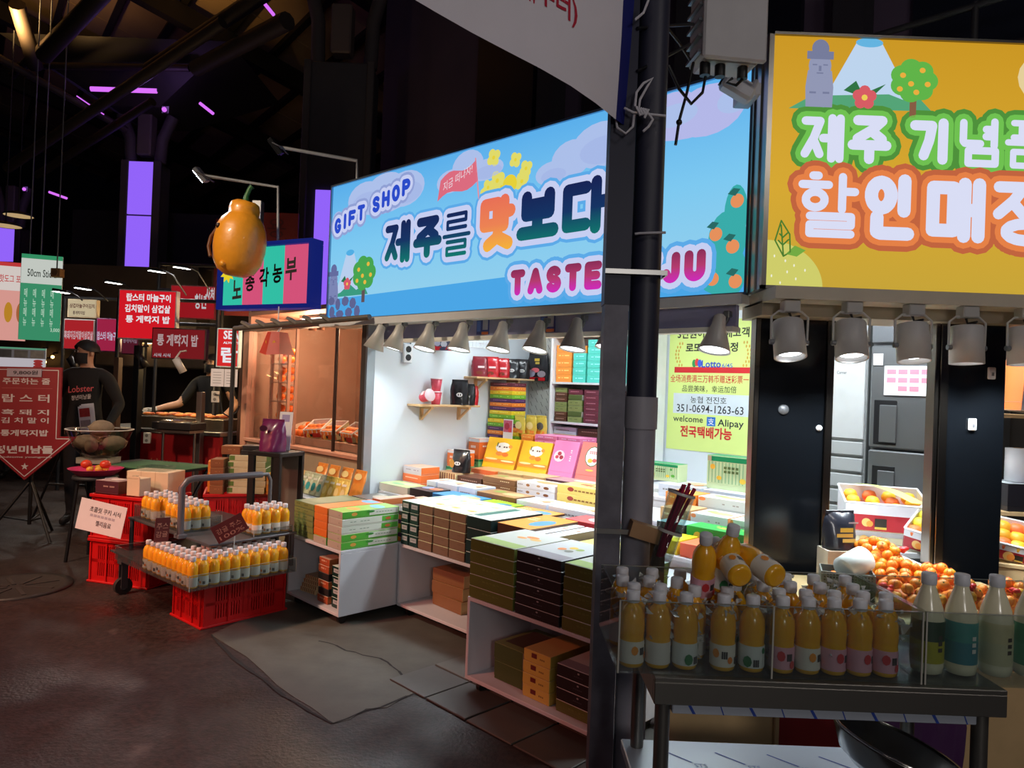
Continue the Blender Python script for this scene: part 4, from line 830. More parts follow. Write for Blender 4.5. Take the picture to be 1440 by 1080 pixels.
for k, px in enumerate((733, 743, 752)):
    pouch(S(U(px, 600, 4.36), 4.34 + .05 * k, 1.077), .13, .15, (214, 190, 80), ['gold pouch at the left above the orange pile', 'gold pouch in the middle above the orange pile', 'gold pouch with a dark picture above the orange pile'][k], th=.03, snout=False, extra=[('e', 0, .45, .3, .22, (90, 90, 90) if k == 2 else (240, 226, 160)), ('r', 0, .1, .4, .08, OR)], group='gold pouches')
cs = thing('card_sign', 'white card sign with a red fruit photo behind the yellow boxes', 'sign', S(U(713, 605, 4.26), 4.262, .771), RZ, rot=(-.02, 0, RZ))
g = MB(); g.box(-.055, .055, 0, .006, .14, .42, PAPER); g.build('card', cs)
g = MB(); g.box(-.02, .02, .006, .02, 0, .2, ACRYL); g.build('stand', cs)
g = MB(); g.rect(-.05, .05, .31, .41, -.0008, mat((196, 90, 120), .5, var=.5, scale=60)); g.ell(-.01, .36, .03, .03, -.0012, mat((170, 30, 60), .5)); g.ell(.025, .33, .02, .02, -.0012, mat((220, 60, 70), .5)); o = g.build('print', cs); o['kind'] = 'stuff'
# pegboard
pb = thing('pegboard', 'white pegboard panel with slanted slots beside the shelf unit', 'pegboard', S(-4.44, 4.835, 0), RZ)
g = MB(); g.box(-.165, .165, 0, .012, .80, 2.05, mat((196, 196, 190), .6)); g.build('panel', pb)
g = MB()
for i in range(5):
    for j in range(16):
        x, z = -.13 + i * .065, .90 + j * .07 + (i % 2) * .035
        g.poly([(x - .014, z + .02), (x - .010, z + .022), (x + .014, z - .02), (x + .010, z - .022)], -.0008, DARK)
o = g.build('slots', pb); o['kind'] = 'stuff'
# white shelf unit with stocked boxes
su = thing('shelf_unit', 'white shelf unit stocked with small boxes behind the display', 'shelf', S(0, 0, 0), RZ)
a, b = U(774, 560, 4.55), U(905, 560, 4.55)
for x in (a, b): g = MB(); g.box(x - .012, x + .012, 4.55, 4.83, .78, 2.2, WHITE, .002); g.build('side_panel', su)
SHZ = (.90, 1.19, 1.525, 1.93)
for z in SHZ: g = MB(); g.box(a + .012, b - .012, 4.55, 4.83, z - .018, z, OFFW, .002); g.build('shelf_board', su)
g = MB(); g.box(a + .012, b - .012, 4.815, 4.83, .78, 2.2, OFFW); g.build('back_panel', su)
GU = 'boxes in the white shelf unit'
def scol(p0, p1, z, st, h, n, lb): 
    x0, x1 = max(U(p0, 560, 4.58), a + .016), min(U(p1, 560, 4.58), b - .016)
    stack(st, x0, x1, 4.58, .20, z + .001, h, n, lb, GU, .001, .002)
scol(777, 802, 1.525, 'orangeb', .062, 5, 'orange box in the left column, upper shelf of the unit')
scol(803, 822, 1.525, ['mint', 'mint', 'mint', 'mint', 'orangeb'], .060, 5, 'mint-green box with orange one on top, upper shelf of the unit')
scol(823, 847, 1.525, 'mint', .058, 6, 'mint-green box in the right column, upper shelf of the unit')
scol(848, 880, 1.525, 'mint', .058, 5, 'mint-green box hidden behind the pole, upper shelf of the unit')
scol(777, 797, 1.19, ['choc', 'choc', 'oliveL', 'oliveL'], .040, 7, 'dark box in the left column, lower shelf of the unit')
scol(798, 819, 1.19, ['oliveL', 'dkolive', 'oliveL', 'oliveL', 'dkolive', 'maroon'], .045, 6, 'dark green box in the second column, lower shelf of the unit')
scol(820, 843, 1.19, 'maroon', .045, 6, 'maroon box in the third column, lower shelf of the unit')
scol(844, 875, 1.19, 'maroon', .045, 6, 'maroon box beside the pole, lower shelf of the unit')
scol(777, 812, .90, ['tan', 'white'], .06, 4, 'tan and white box on the lowest shelf of the unit')
scol(813, 850, .90, ['choc', 'orange', 'maroon', 'choc'], .06, 4, 'brown and orange box on the lowest shelf of the unit')
scol(808, 846, 1.93, 'orangeb', .07, 2, 'orange box on top of the white shelf unit')

# poster on the back wall
po = thing('wall_poster', 'pale yellow-green poster with lottery and payment notices on the back wall', 'poster', S(-3.10, 4.846, 1.03), RZ)
PW, PH = .755, 1.0
g = MB(); g.box(0, PW, 0, .003, 0, PH, mat((214, 232, 138), .6, var=.03)); g.build('sheet', po)
X = lambda zx: (zx - 110) / 320 * PW
Zz = lambda zy: (583 - zy) / 480 * .96
def ptext(body, x0, x1, y0, y1, c, bold=.015):
    g = MB(); g.text(body, X(x0), X(x1), Zz(y1), Zz(y0), -.0012, mat(c, .6, var=0), bold); g.build('lettering', po)
ptext('3만원이상 구매고객', 140, 392, 115, 152, (30, 36, 30), .02); ptext('로또복권 증정', 172, 356, 170, 205, (28, 36, 30), .025)
ptext('Lotto', 232, 300, 236, 264, (30, 70, 190), .02); ptext('6/45', 304, 340, 248, 264, (60, 100, 190), .01)
g = MB(); g.rect(X(132), X(400), Zz(284), Zz(262), -.001, mat((206, 34, 40), .5)); g.build('red_bar', po)
for k, c in enumerate(((40, 150, 80), (226, 60, 60), (60, 90, 200))):
    g = MB(); g.ell(X(205 + 10 * k), Zz(248 - 4 * (k % 2)), .018, .03, -.0014 - .0002 * k, mat(c, .5)); g.build('logo', po)
for sgn in (0, 1):
    g = MB()
    for k in range(7):
        zx = (140 + 14 * (abs(k - 3) / 3) ** 2) if not sgn else (395 - 14 * (abs(k - 3) / 3) ** 2)
        for o_ in (-5, 5): g.ell(X(zx + o_), Zz(255 - k * 14), .007, .012, -.001, mat((206, 170, 70), .6), 8)
    o = g.build('laurel', po); o['kind'] = 'stuff'
ptext('全场消费满三万韩币赠送彩票一张', 118, 416, 292, 322, (206, 50, 50), .005); ptext('品尝美味，幸运加倍', 164, 356, 332, 358, (40, 48, 40), .0)
g = MB(); g.rect(X(132), X(400), Zz(442), Zz(364), -.0008, mat((206, 216, 224), .6)); g.build('account_panel', po)
ptext('농협 전진호', 196, 324, 374, 400, (36, 40, 44), .004); ptext('351-0694-1263-63', 146, 382, 406, 436, (40, 44, 50), .008)
ptext('welcome', 134, 244, 450, 474, (40, 50, 50), .004); ptext('Alipay', 296, 384, 456, 490, (36, 44, 50), .012)
g = MB(); g.rect(X(258), X(288), Zz(484), Zz(450), -.0010, mat((40, 110, 200), .5)); g.text('支', X(262), X(284), Zz(480), Zz(454), -.0016, WHITE, .01); g.build('logo', po)
ptext('전국택배가능', 162, 346, 488, 532, (206, 34, 40), .03)
# two small notices on the inner fascia
for k, (px, c) in enumerate(((679, (58, 70, 140)), (770, (70, 70, 140)))):
    n_ = thing('fascia_notice', ['small dark blue notice on the fascia, left', 'small blue and orange notice on the fascia, nearer the pole'][k], 'notice', S(U(px, 455, 3.155), 3.155, 1.80), RZ)
    g = MB(); g.box(-.06, .06, 0, .003, 0, .11, mat(c, .5)); g.build('sheet', n_)
    g = MB(); g.rect(-.055, -.02, .02, .09, -.0006, mat((90, 120, 200), .5)); g.rect(-.01, .055, .0, .018, -.0006, mat((210, 110, 60), .5)); g.rect(.0, .05, .03, .10, -.0008, mat((170, 170, 186), .5)); o = g.build('print', n_); o['kind'] = 'stuff'

# ================================================================ fridges and shelves behind the yellow sign
FS = mat((128, 130, 132), .38, .75, var=.05, scale=3)
fg = thing('steel_fridge', 'tall two-door stainless steel fridge with black handles', 'fridge', S(-1.53, 4.62, 0), RZ)
g = MB(); g.box(0, .60, .05, .70, .05, 1.98, FS, .006); g.build('body', fg)
for z0, z1 in ((.20, 1.165), (1.18, 1.80)):
    g = MB(); g.box(.005, .60, 0, .05, z0, z1, FS, .008); dr = g.build('door', fg)
    g = MB(); hz = (z1 - .36) if z0 < 1 else (z0 + .02)
    g.box(.03, .16, -.003, .02, hz, hz + .27, mat((24, 24, 26), .4), .004); g.box(.065, .16, -.012, -.001, hz + .015, hz + .24, FS, .004); g.build('handle', dr)
g = MB(); g.box(.005, .60, 0, .05, 1.815, 1.975, mat((110, 112, 116), .4, .6), .006); g.build('control_panel', fg)
for x in (.08, .52):
    for y in (.12, .6): g = MB(); g.tube([(x, y, 0), (x, y, .06)], .025, BLACK, 8); g.build('foot', fg)
nt_ = thing('note_sheet', 'white sheet with pink sticky labels taped to the fridge door', 'paper', S(-1.53, 4.6145, 0), RZ)
g = MB(); g.box(.085, .365, -.003, 0, 1.50, 1.675, PAPER); g.build('sheet', nt_)
for k in range(10):
    i, j = (k % 4, k // 4) if k < 8 else (k - 8 + 1, 2)
    g = MB(); g.rect(.10 + i * .062, .15 + i * .062, 1.625 - j * .05, 1.655 - j * .05, -.0038, mat((226, 130, 150), .6)); g.build('label_sticker', nt_)
g = MB(); g.box(.02, .075, 0, .003, 1.68, 1.75, PAPER); tag(g.build('energy_sticker', loc=S(-1.53, 4.612, 0), rz=RZ), 'small white sticker at the upper corner of the fridge', 'sticker')
cl = thing('louvred_cooler', 'pale grey cooler with louvred lower half left of the steel fridge', 'cooler', S(-1.96, 4.66, 0), RZ)
LG = mat((176, 178, 178), .45, .2, var=.04)
g = MB(); g.box(0, .40, .02, .60, .05, 1.98, LG, .005); g.build('body', cl)
g = MB(); g.box(.01, .39, 0, .02, 1.22, 1.72, mat((190, 192, 192), .4), .004); g.build('panel', cl)
g = MB(); g.text('Carrier', .22, .28, 1.625, 1.645, -.001, mat((80, 84, 90), .5)); g.build('lettering', cl)
for k in range(9): g = MB(); z = .30 + k * .102; g.box(.01, .39, -.006, .02, z, z + .086, LG, .006, M=Matrix.Translation((0, 0, z)) @ Matrix.Rotation(-.06, 4, 'X') @ Matrix.Translation((0, 0, -z))); g.build('louvre', cl)
g = MB(); g.box(.0, .40, -.004, .02, 1.75, 1.97, mat((150, 152, 154), .4), .004); g.build('top_panel', cl)
g = MB(); g.box(.05, .12, .04, .1, 0, .05, BLACK); g.box(.3, .37, .04, .1, 0, .05, BLACK); g.build('foot', cl)
# right edge: dark wall with wooden shelves
struct(MB().box(-1.0, 2.0, 5.4, 5.46, 0, 2.4, mat((44, 38, 34), .8)).build('wall_right', rz=RZ))
ws = thing('wooden_rack', 'wooden storage rack at the right edge beyond the black post', 'rack', (2.42, 3.56, 0))
for z in (.30, .93, 1.42): g = MB(); g.box(0, .9, .0, .22, z - .02, z, WOODL, .002); g.build('shelf_board', ws)
for x in (.01, .86): 
    for y in (.0, .19): g = MB(); g.box(x, x + .03, y, y + .03, 0, 1.7, mat((120, 90, 60), .6)); g.build('upright', ws)
gbox('orangewhite', (2.64, 3.67, 1.434), .1, .18, .18, .26, 'orange and white carton on the top board of the wooden rack', None, rot=(0, .08, .1))
gbox('black', (2.66, 3.67, .932), 0, .30, .19, .14, 'black case lying on the middle board of the wooden rack', None, name='storage_case', cat='case')
t = thing('paper_roll', 'white paper roll standing on the black case in the rack', 'roll', (2.62, 3.67, 1.075)); g = MB(); g.lathe([(.02, 0), (.055, 0), (.055, .17), (.02, .17)], PAPER, 18); g.build('paper', t); g = MB(); g.lathe([(.02, -.0), (.02, .172), (.016, .172)], KRAFT, 12); g.build('core', t)
# ================================================================ street pole, pipe, banner, boxes on the pole
def along(pa, pb, z):            # point at height z on the line pa-pb
    t = (z - pa.z) / (pb.z - pa.z); return pa + (pb - pa) * t
pa, pb = at(880, 0, 2.45), at(842, 1080, 2.45)
p0, p1 = along(pa, pb, 0), along(pa, pb, 3.3)
POLE = mat((104, 102, 112), .55, .2, var=.5, scale=14, bump=.25); POLE2 = mat((30, 32, 52), .5, .2, var=.2)
pole = thing('street_pole', 'dark scuffed steel street pole standing before the boxes', 'pole')
g = MB(); ax = (p1 - p0); 
def post(g, a, b, w, d, m):
    vs = []
    for p in (a, b): vs += [(p.x - w, p.y - d, p.z), (p.x + w, p.y - d, p.z), (p.x + w, p.y + d, p.z), (p.x - w, p.y + d, p.z)]
    g.add(vs, [(3, 2, 1, 0), (4, 5, 6, 7)] + [(i, (i + 1) % 4, (i + 1) % 4 + 4, i + 4) for i in range(4)], m)
post(g, p0, along(pa, pb, 1.75), .040, .040, POLE); g.build('lower_post', pole)
g = MB(); post(g, along(pa, pb, 1.75), p1, .043, .043, POLE2); g.build('upper_post', pole)
qa, qb = at(921, 0, 2.47), at(886, 1000, 2.47)
pipe = thing('drain_pipe', 'grey round drain pipe strapped beside the dark pole', 'pipe')
g = MB(); g.tube([along(qa, qb, 0), along(qa, qb, 1.40)], .054, mat((150, 148, 158), .5, var=.15, scale=10), 20); g.build('lower_tube', pipe)
g = MB(); g.tube([along(qa, qb, 1.33), along(qa, qb, 1.44)], .059, mat((158, 156, 164), .5), 20); g.build('sleeve', pipe)
g = MB(); g.tube([along(qa, qb, 1.44), along(qa, qb, 3.3)], .053, mat((40, 42, 60), .5), 20); g.build('upper_tube', pipe)
def band(z, name):
    a, b = along(pa, pb, z), along(qa, qb, z)
    g = MB(); g.box(a.x - .045, b.x + .058, a.y - .062, a.y - .056, z - .008, z + .008, STEEL); g.box(b.x + .056, b.x + .060, a.y - .06, b.y + .05, z - .008, z + .008, STEEL); g.build(name, pipe)
band(.985, 'strap'); band(1.86, 'strap')
cb = along(qa, qb, .90)
g = MB(); g.box(cb.x + .035, cb.x + .085, cb.y - .075, cb.y - .07, .80, .99, mat((150, 112, 74), .7)); tag(g.build('cardboard_strip'), 'brown cardboard strip taped to the pipe', 'cardboard')
# banner
zb = at(866, 168, 2.36).z; A = at(866, 168, 2.36); r = ray(575, 0); B = r * ((zb - CAM_H) / r.z) + Vector((0, 0, CAM_H))
dirn = (B - A).normalized(); nn = Vector((0, 0, 1)).cross(dirn)
ban = thing('street_banner', 'white cloth banner with red letters and blue edge tied to the pole', 'banner')
def bsheet(s0, s1, m, n=14, yoff=0, name='cloth'):
    g = MB(); vs = []
    for i in range(n + 1):
        s = s0 + (s1 - s0) * i / n
        for j in range(7):
            z = zb + .02 * sin(s * 3) * (s > 0) + j * .14
            p = A + dirn * s + nn * (.012 * sin(s * 7 + j * .5) + yoff); vs.append((p.x, p.y, z))
    g.add(vs, [(i * 7 + j, (i + 1) * 7 + j, (i + 1) * 7 + j + 1, i * 7 + j + 1) for i in range(n) for j in range(6)], m, True); g.build(name, ban)
bsheet(0, 1.9, mat((226, 222, 232), .7, var=.04)); bsheet(-.085, 0, mat((20, 28, 112), .6), 3, name='blue_border'); bsheet(-.004, .012, mat((40, 130, 150), .6), 1, -.004, 'teal_edge')
def bpt(px, py):
    r = ray(px, py); o = Vector((0, 0, CAM_H)); t = (A - o).dot(nn) / r.dot(nn); p = o + r * t - A; return p.dot(dirn), p.z
c1, c2 = bpt(800, 38), bpt(752, 8)
toc = nn if nn.dot(Vector((0, 0, CAM_H)) - A) > 0 else -nn
for body, s0, s1 in (('5.1.', c2[0] + .06, c2[0] - .005), ('부터)', c2[0] - .015, c1[0] - .03)):
    vs_, fs_ = text_geo(body, .02); V_ = []
    for a, b in vs_:
        q = s0 + (s1 - s0) * a; z = c1[1] + .10 * b; w_ = .012 * sin(q * 7 + (z - .02 * sin(q * 3)) / .14 * .5)
        V_.append(tuple(A + dirn * q + nn * w_ + toc * .002 + Vector((0, 0, z))))
    g = MB(); g.add(V_, fs_, mat((186, 30, 60), .6)); g.build('lettering', ban)
ROPE = mat((190, 188, 196), .7)
rp = thing('tie_rope', 'white rope knotted around the dark pole at the banner corner', 'rope')
def rope(px, w=.0045):
    g = MB(); g.tube([at(x, y, Y) for x, y, Y in px], w, ROPE, 6); g.build('strand', rp)
rope([(893, 28, 2.36), (905, 18, 2.36), (912, 0, 2.36)]); rope([(866, 168, 2.40), (868, 180, 2.37), (880, 188, 2.37), (890, 178, 2.37), (892, 160, 2.37)])
rope([(878, 152, 2.37), (890, 158, 2.36), (905, 160, 2.36), (936, 163, 2.38)]); rope([(893, 150, 2.36), (895, 130, 2.36), (905, 117, 2.36), (918, 110, 2.36), (910, 122, 2.36), (900, 140, 2.36), (898, 155, 2.36), (912, 160, 2.355), (918, 168, 2.355), (912, 178, 2.355), (904, 185, 2.355)])
for k in range(5): rope([(895 + k * 3, 150 + k, 2.352), (900 + k * 3, 162 - k * 2, 2.348), (910 - k, 158 + k * 2, 2.352)])
rope([(936, 327, 2.40), (900, 328, 2.395), (893, 329, 2.40)])
# electric box with cables
eb = thing('junction_box', 'grey weatherproof junction box hanging at the top by the pole', 'junction box', at(1020, 60, 2.75), .12)
g = MB(); g.box(-.12, .12, -.08, .08, -.105, .30, mat((178, 176, 178), .5), .02); g.build('housing', eb)
g = MB(); g.box(-.125, .125, -.10, -.075, -.11, .30, mat((186, 184, 186), .5), .012); g.build('cover', eb)
for x in (-.09, -.03, .06): g = MB(); g.tube([(x, -.03, -.15), (x, -.03, -.10)], .02, BLACK, 10); g.build('gland', eb)
for k in range(6): g = MB(); g.box(-.135, -.118, -.07, .06, -.08 + k * .06, -.07 + k * .06, GREYM); g.build('fin', eb)
g = MB(); g.tube([(0, 0, .1), (-.25, -.1, .3), (-.31, -.27, .45)], .02, GREYM, 8); g.build('bracket', eb)
for k, pts in enumerate(([(975, 88, 2.7), (966, 130, 2.68), (955, 170, 2.66), (950, 204, 2.66)], [(940, 92, 2.6), (955, 125, 2.62), (972, 146, 2.66), (988, 130, 2.68), (992, 108, 2.7)], [(935, 35, 2.5), (955, 60, 2.6), (970, 84, 2.68)], [(1030, 110, 2.7), (1022, 116, 2.7), (1035, 120, 2.7), (1048, 108, 2.75)], [(896, 100, 2.4), (940, 78, 2.5), (970, 62, 2.62)], [(896, 40, 2.4), (940, 36, 2.5), (975, 34, 2.62)])):
    g = MB(); g.tube([at(*p) for p in pts], .006, BLACK, 6)
    if k == 0: g.sph(at(955, 172, 2.66), .012, BLACK, 8, 6); g.tube([at(955, 172, 2.66), at(951, 203, 2.66)], .003, BLACK, 5)
    tag(g.build('black_cable'), ['black cable hanging down with a knotted end', 'black cable looping in a U below the junction box', 'black cable running from the pole to the junction box', 'thin black cable curling by the security camera', 'black cable crossing low between pole and box', 'black cable crossing high between pole and box'][k], 'cable')
cc = thing('security_camera', 'white bullet security camera on the side of the yellow sign', 'camera', at(1040, 128, 3.0), 0)
Mc = Matrix.Rotation(-.55, 4, 'Z') @ Matrix.Rotation(.42, 4, 'X')
Mc = Matrix.Rotation(.5, 4, 'Y')
g = MB(); g.box(-.085, .06, -.035, .035, -.03, .03, mat((190, 190, 196), .4), .012, M=Mc); g.build('housing', cc)
g = MB(); g.box(-.10, .03, -.04, .04, .03, .038, mat((196, 196, 202), .4), .003, M=Mc); g.build('sun_shield', cc)
g = MB(); g.tube([Mc @ Vector((-.083, 0, 0)), Mc @ Vector((-.092, 0, 0))], .024, mat((20, 40, 60), .15), 14); g.build('lens', cc)
g = MB(); g.tube([(.04, 0, -.02), (.075, .02, .05), (.07, .12, .055)], .012, mat((180, 180, 186), .4), 8); g.box(.05, .125, .10, .26, .03, .085, mat((180, 180, 186), .4), .004); g.build('mount', cc)

# ================================================================ steel work table and drink boxes
TB = thing('steel_table', 'stainless steel work table holding the juice boxes', 'table')
SS = mat((126, 124, 118), .38, .85, var=.08, scale=6)
TX0, TX1, TY0, TY1, TZ = .375, 1.235, 1.735, 2.13, .762
g = MB(); g.box(TX0, TX1, TY0, TY1, TZ - .012, TZ, SS, .002); g.build('table_top', TB)
for b in ((TX0, TX1, TY0, TY0 + .02, TZ - .066, TZ - .012), (TX0, TX0 + .02, TY0 + .02, TY1, TZ - .066, TZ - .012), (TX1 - .02, TX1, TY0 + .02, TY1, TZ - .066, TZ - .012), (TX0 + .02, TX1 - .02, TY1 - .02, TY1, TZ - .066, TZ - .012)):
    g = MB(); g.box(*b, SS, .002); g.build('apron', TB)
for x in (TX0 + .03, TX1 - .04):
    for y in (TY0 + .04, TY1 - .04): g = MB(); g.tube([(x, y, 0.012), (x, y, TZ - .06)], .019, SS, 14); g.tube([(x, y, 0), (x, y, .03)], .022, BLACK, 12); g.build('leg', TB)
FILM = mat((188, 196, 208), .3, .25, var=.03); INK = mat((40, 70, 160), .5)
g = MB(); g.box(TX0 + .05, TX1 - .06, TY0 + .02, TY1 - .02, TZ - .095, TZ - .068, FILM, .002); us_ = g.build('under_tray', TB)
for k in range(10): g = MB(); x = TX0 + .10 + k * .075; g.poly([(x, TZ - .094), (x + (.008 if k % 2 == 0 else .003), TZ - .094), (x - .006, TZ - .070), (x - (.014 if k % 2 == 0 else .009), TZ - .070)], TY0 + .0192, INK); g.build('film_stripe', us_)
SZ = .42
g = MB(); g.box(TX0 - .01, TX1 + .01, TY0 + .0, TY1 + .0, SZ - .03, SZ, FILM, .003); lo = g.build('lower_shelf', TB)
MT = Matrix(((1, 0, 0, 0), (0, 0, -1, 0), (0, 1, 0, 0), (0, 0, 0, 1)))
MT = Matrix(((1, 0, 0, 0), (0, 0, 1, 0), (0, -1, 0, SZ), (0, 0, 0, 1)))
for i in range(6):
    for j in range(2):
        x, y = TX0 + .05 + i * .15 + j * .05, TY0 + .10 + j * .17
        g = MB(); g.poly([(x, y + .06), (x + .006, y + .062), (x + .075, y), (x + .068, y - .001)], -.0008, INK, MT); g.build('film_stripe', lo)
        g = MB(); g.text('STS', x + .075, x + .11, y - .025, y - .005, -.0008, mat((110, 130, 180), .5), 0, MT); g.build('film_lettering', lo)
def acryl_box(x0, x1, y0, y1, z0, z1, div, label, group='clear acrylic tubs'):
    t = thing('acrylic_tub', label, 'tub', (0, 0, 0), 0, group); w = .005
    sides = [('front_wall', (x0, x1, y0, y0 + w, z0, z1)), ('back_wall', (x0, x1, y1 - w, y1, z0, z1 + .0)), ('end_wall', (x0, x0 + w, y0 + w, y1 - w, z0, z1)), ('end_wall', (x1 - w, x1, y0 + w, y1 - w, z0, z1)), ('base', (x0 + w, x1 - w, y0 + w, y1 - w, z0, z0 + w))] + [('divider', (d - w / 2, d + w / 2, y0 + w, y1 - w, z0 + w, z1)) for d in div]
    for nm, b in sides: g = MB(); g.box(*b, ACRYL); g.build(nm, t)
    EDGE = mat((170, 168, 158), .3)
    for nm, b in [('rim', (x0, x1, y0, y0 + .003, z1 - .0015, z1)), ('rim', (x0, x1, y1 - .003, y1, z1 - .0015, z1))] + [('corner_edge', (x - .002, x + .002, y0 - .001, y0 + .002, z0, z1)) for x in [x0 + .002] + list(div) + [x1 - .002]]:
        g = MB(); g.box(*b, EDGE); g.build(nm, t)
    return t
AZ = TZ + .001
acryl_box(.285, 1.035, 1.752, 2.11, AZ, AZ + .178, [.665], 'long clear acrylic tub of iced orange juice on the steel table')
acryl_box(1.04, 1.62, 1.752, 2.11, AZ, AZ + .178, [], 'clear acrylic tub holding tall rice wine bottles')
# juice bottles: one prototype per label colour
JUICE = mat((240, 176, 40), .22, coat=.4, var=.10, scale=12); CAPW = mat((214, 216, 222), .45)
jb = JUICE.node_tree.nodes['Principled BSDF']; jb.inputs['Subsurface Weight'].default_value = .45; jb.inputs['Subsurface Radius'].default_value = (1.0, .55, .12); jb.inputs['Subsurface Scale'].default_value = .025
def bottle_meshes(labc, blob, juice=JUICE, s=1.0):
    g = MB(); prof = [(.024, 0), (.029, .003), (.031, .012), (.031, .066), (.0295, .072), (.0305, .085), (.0315, .10), (.0295, .128), (.022, .145), (.0145, .153), (.0140, .160)]
    g.lathe([(r * s, z * s) for r, z in prof], juice, 18); b = g.mesh('bottle_body')
    g = MB(); g.lathe([(.0160 * s, .158 * s), (.0170 * s, .160 * s), (.0170 * s, .182 * s), (.0155 * s, .185 * s), (0, .185 * s)], CAPW, 16); c = g.mesh('cap')
    g = MB(); g.lathe([(.0316 * s, .012 * s), (.0318 * s, .014 * s), (.0318 * s, .064 * s), (.0316 * s, .066 * s)], mat(labc, .5, var=.05), 18)
    for k, (a, zz, col, rr) in enumerate(blob):
        M = Matrix.Rotation(a, 4, 'Z'); g.ell(0, zz * s, rr * s, rr * 1.3 * s, -.0326 * s, mat(col, .5), 8, M)
        for i in range(3): M2 = Matrix.Rotation(a + .5 + .16 * i, 4, 'Z'); g.rect(-.0022 * s, .0022 * s, (zz - .012) * s, (zz + .006) * s, -.0324 * s, mat((60, 60, 60), .5), M2)
    l = g.mesh('wrap_label'); return b, c, l
KIND = {'orange': bottle_meshes((226, 220, 206), [(-.3, .045, (236, 150, 50), .009), (.8, .03, (230, 130, 40), .007)]), 'green': bottle_meshes((216, 220, 214), [(-.3, .028, (40, 120, 70), .011), (1.0, .055, (40, 130, 80), .006)]),
        'pink': bottle_meshes((222, 164, 178), [(0, .045, (206, 60, 66), .010), (.9, .024, (206, 70, 70), .008)]), 'plain': bottle_meshes((220, 214, 204), [])}
def bottle(kind, loc, label, group, rz=0, rot=None):
    t = thing('juice_bottle', label, 'bottle', loc, rz, group, rot)
    for nm, me in zip(('bottle_body', 'cap', 'wrap_label'), KIND[kind]):
        o = bpy.data.objects.new(nm, me); COL.objects.link(o); o.parent = t
ORDL = ['leftmost', 'second from left', 'third from left', 'fourth from left', 'fifth from left', 'sixth from left', 'seventh from left', 'eighth from left']
rows = [(1.795, [.326, .392, .460, .555, .628], ['orange', 'plain', 'green', 'orange', 'green']), (1.868, [.340, .410, .50, .585], ['plain', 'orange', 'plain', 'green']), (1.942, [.322, .395, .47, .56, .63], ['plain', 'green', 'orange', 'pink', 'plain']), (2.03, [.335, .42, .50, .60], ['plain'] * 4)]
RN = ['front row', 'second row', 'third row', 'back row']
for ri, (y, xs, ks) in enumerate(rows):
    for i, (x, k) in enumerate(zip(xs, ks)): bottle(k, (x, y, AZ + .006), 'orange juice bottle, %s of the %s, left half of the iced tub' % (ORDL[i], RN[ri]), 'iced juice bottles', random.uniform(-.5, .5))
rows = [(1.795, [.703, .768, .833, .898, .963, ], ['pink', 'orange', 'pink', 'pink', 'pink']), (1.866, [.72, .79, .865, .94, 1.0], ['green', 'plain', 'orange', 'plain', 'pink']), (1.942, [.705, .78, .86, .95], ['plain'] * 4), (2.03, [.715, .80, .88, .97], ['plain'] * 4)]
for ri, (y, xs, ks) in enumerate(rows):
    for i, (x, k) in enumerate(zip(xs, ks)): bottle(k, (x, y, AZ + .006), 'orange juice bottle, %s of the %s, right half of the iced tub' % (ORDL[i], RN[ri]), 'iced juice bottles', random.uniform(-.5, .5))
bottle('pink', at(986, 838, 1.91), 'juice bottle with pink label perched upright on the other bottles', 'perched juice bottles', rot=(.30, -.04, 0))
bottle('green', at(1012, 828, 1.91), 'juice bottle with dark print perched upright beside the lying ones', 'perched juice bottles', rot=(.25, .06, .2))
bottle('orange', at(1042, 812, 1.80), 'juice bottle lying with its base towards the street, left of two', 'perched juice bottles', rot=(-1.28, 0, .10))
bottle('orange', at(1093, 812, 1.80), 'juice bottle lying with its base towards the street, right of two', 'perched juice bottles', rot=(-1.32, 0, .38))
# rice wine bottles
MILK = mat((226, 220, 188), .25, coat=.3)
for i, (x, c1_, c2_, lb) in enumerate(((1.09, (34, 66, 40), (176, 170, 40), 'milky rice wine bottle with dark green and yellow label'), (1.175, (70, 150, 140), (60, 130, 140), 'milky rice wine bottle with blue-green label'), (1.265, (206, 196, 150), (200, 196, 156), 'milky rice wine bottle with beige label'), (1.355, (60, 140, 100), (70, 150, 110), 'milky rice wine bottle with green label at the picture edge'))):
    t = thing('rice_wine_bottle', lb, 'bottle', (x, 1.83, AZ + .006), 0, 'rice wine bottles')
    g = MB(); g.lathe([(.030, 0), (.036, .004), (.0385, .02), (.0385, .135), (.034, .165), (.024, .195), (.017, .215), (.0155, .228)], MILK, 20); g.build('bottle_body', t)
    g = MB(); g.lathe([(.0165, .222), (.0182, .224), (.0182, .248), (.0165, .251), (0, .251)], CAPW, 16); g.build('cap', t)
    g = MB(); g.lathe([(.0388, .03), (.0391, .032), (.0391, .085)], mat(c2_, .5), 20); g.lathe([(.0391, .085), (.0391, .133), (.0388, .135)], mat(c1_, .5), 20)
    for k in range(3): g.rect(-.006, .006, .06 + k * .016, .070 + k * .016, -.0396, mat((70, 60, 50) if i != 1 else (220, 220, 210), .5), Matrix.Rotation(.3, 4, 'Z'))
    g.build('wrap_label', t)
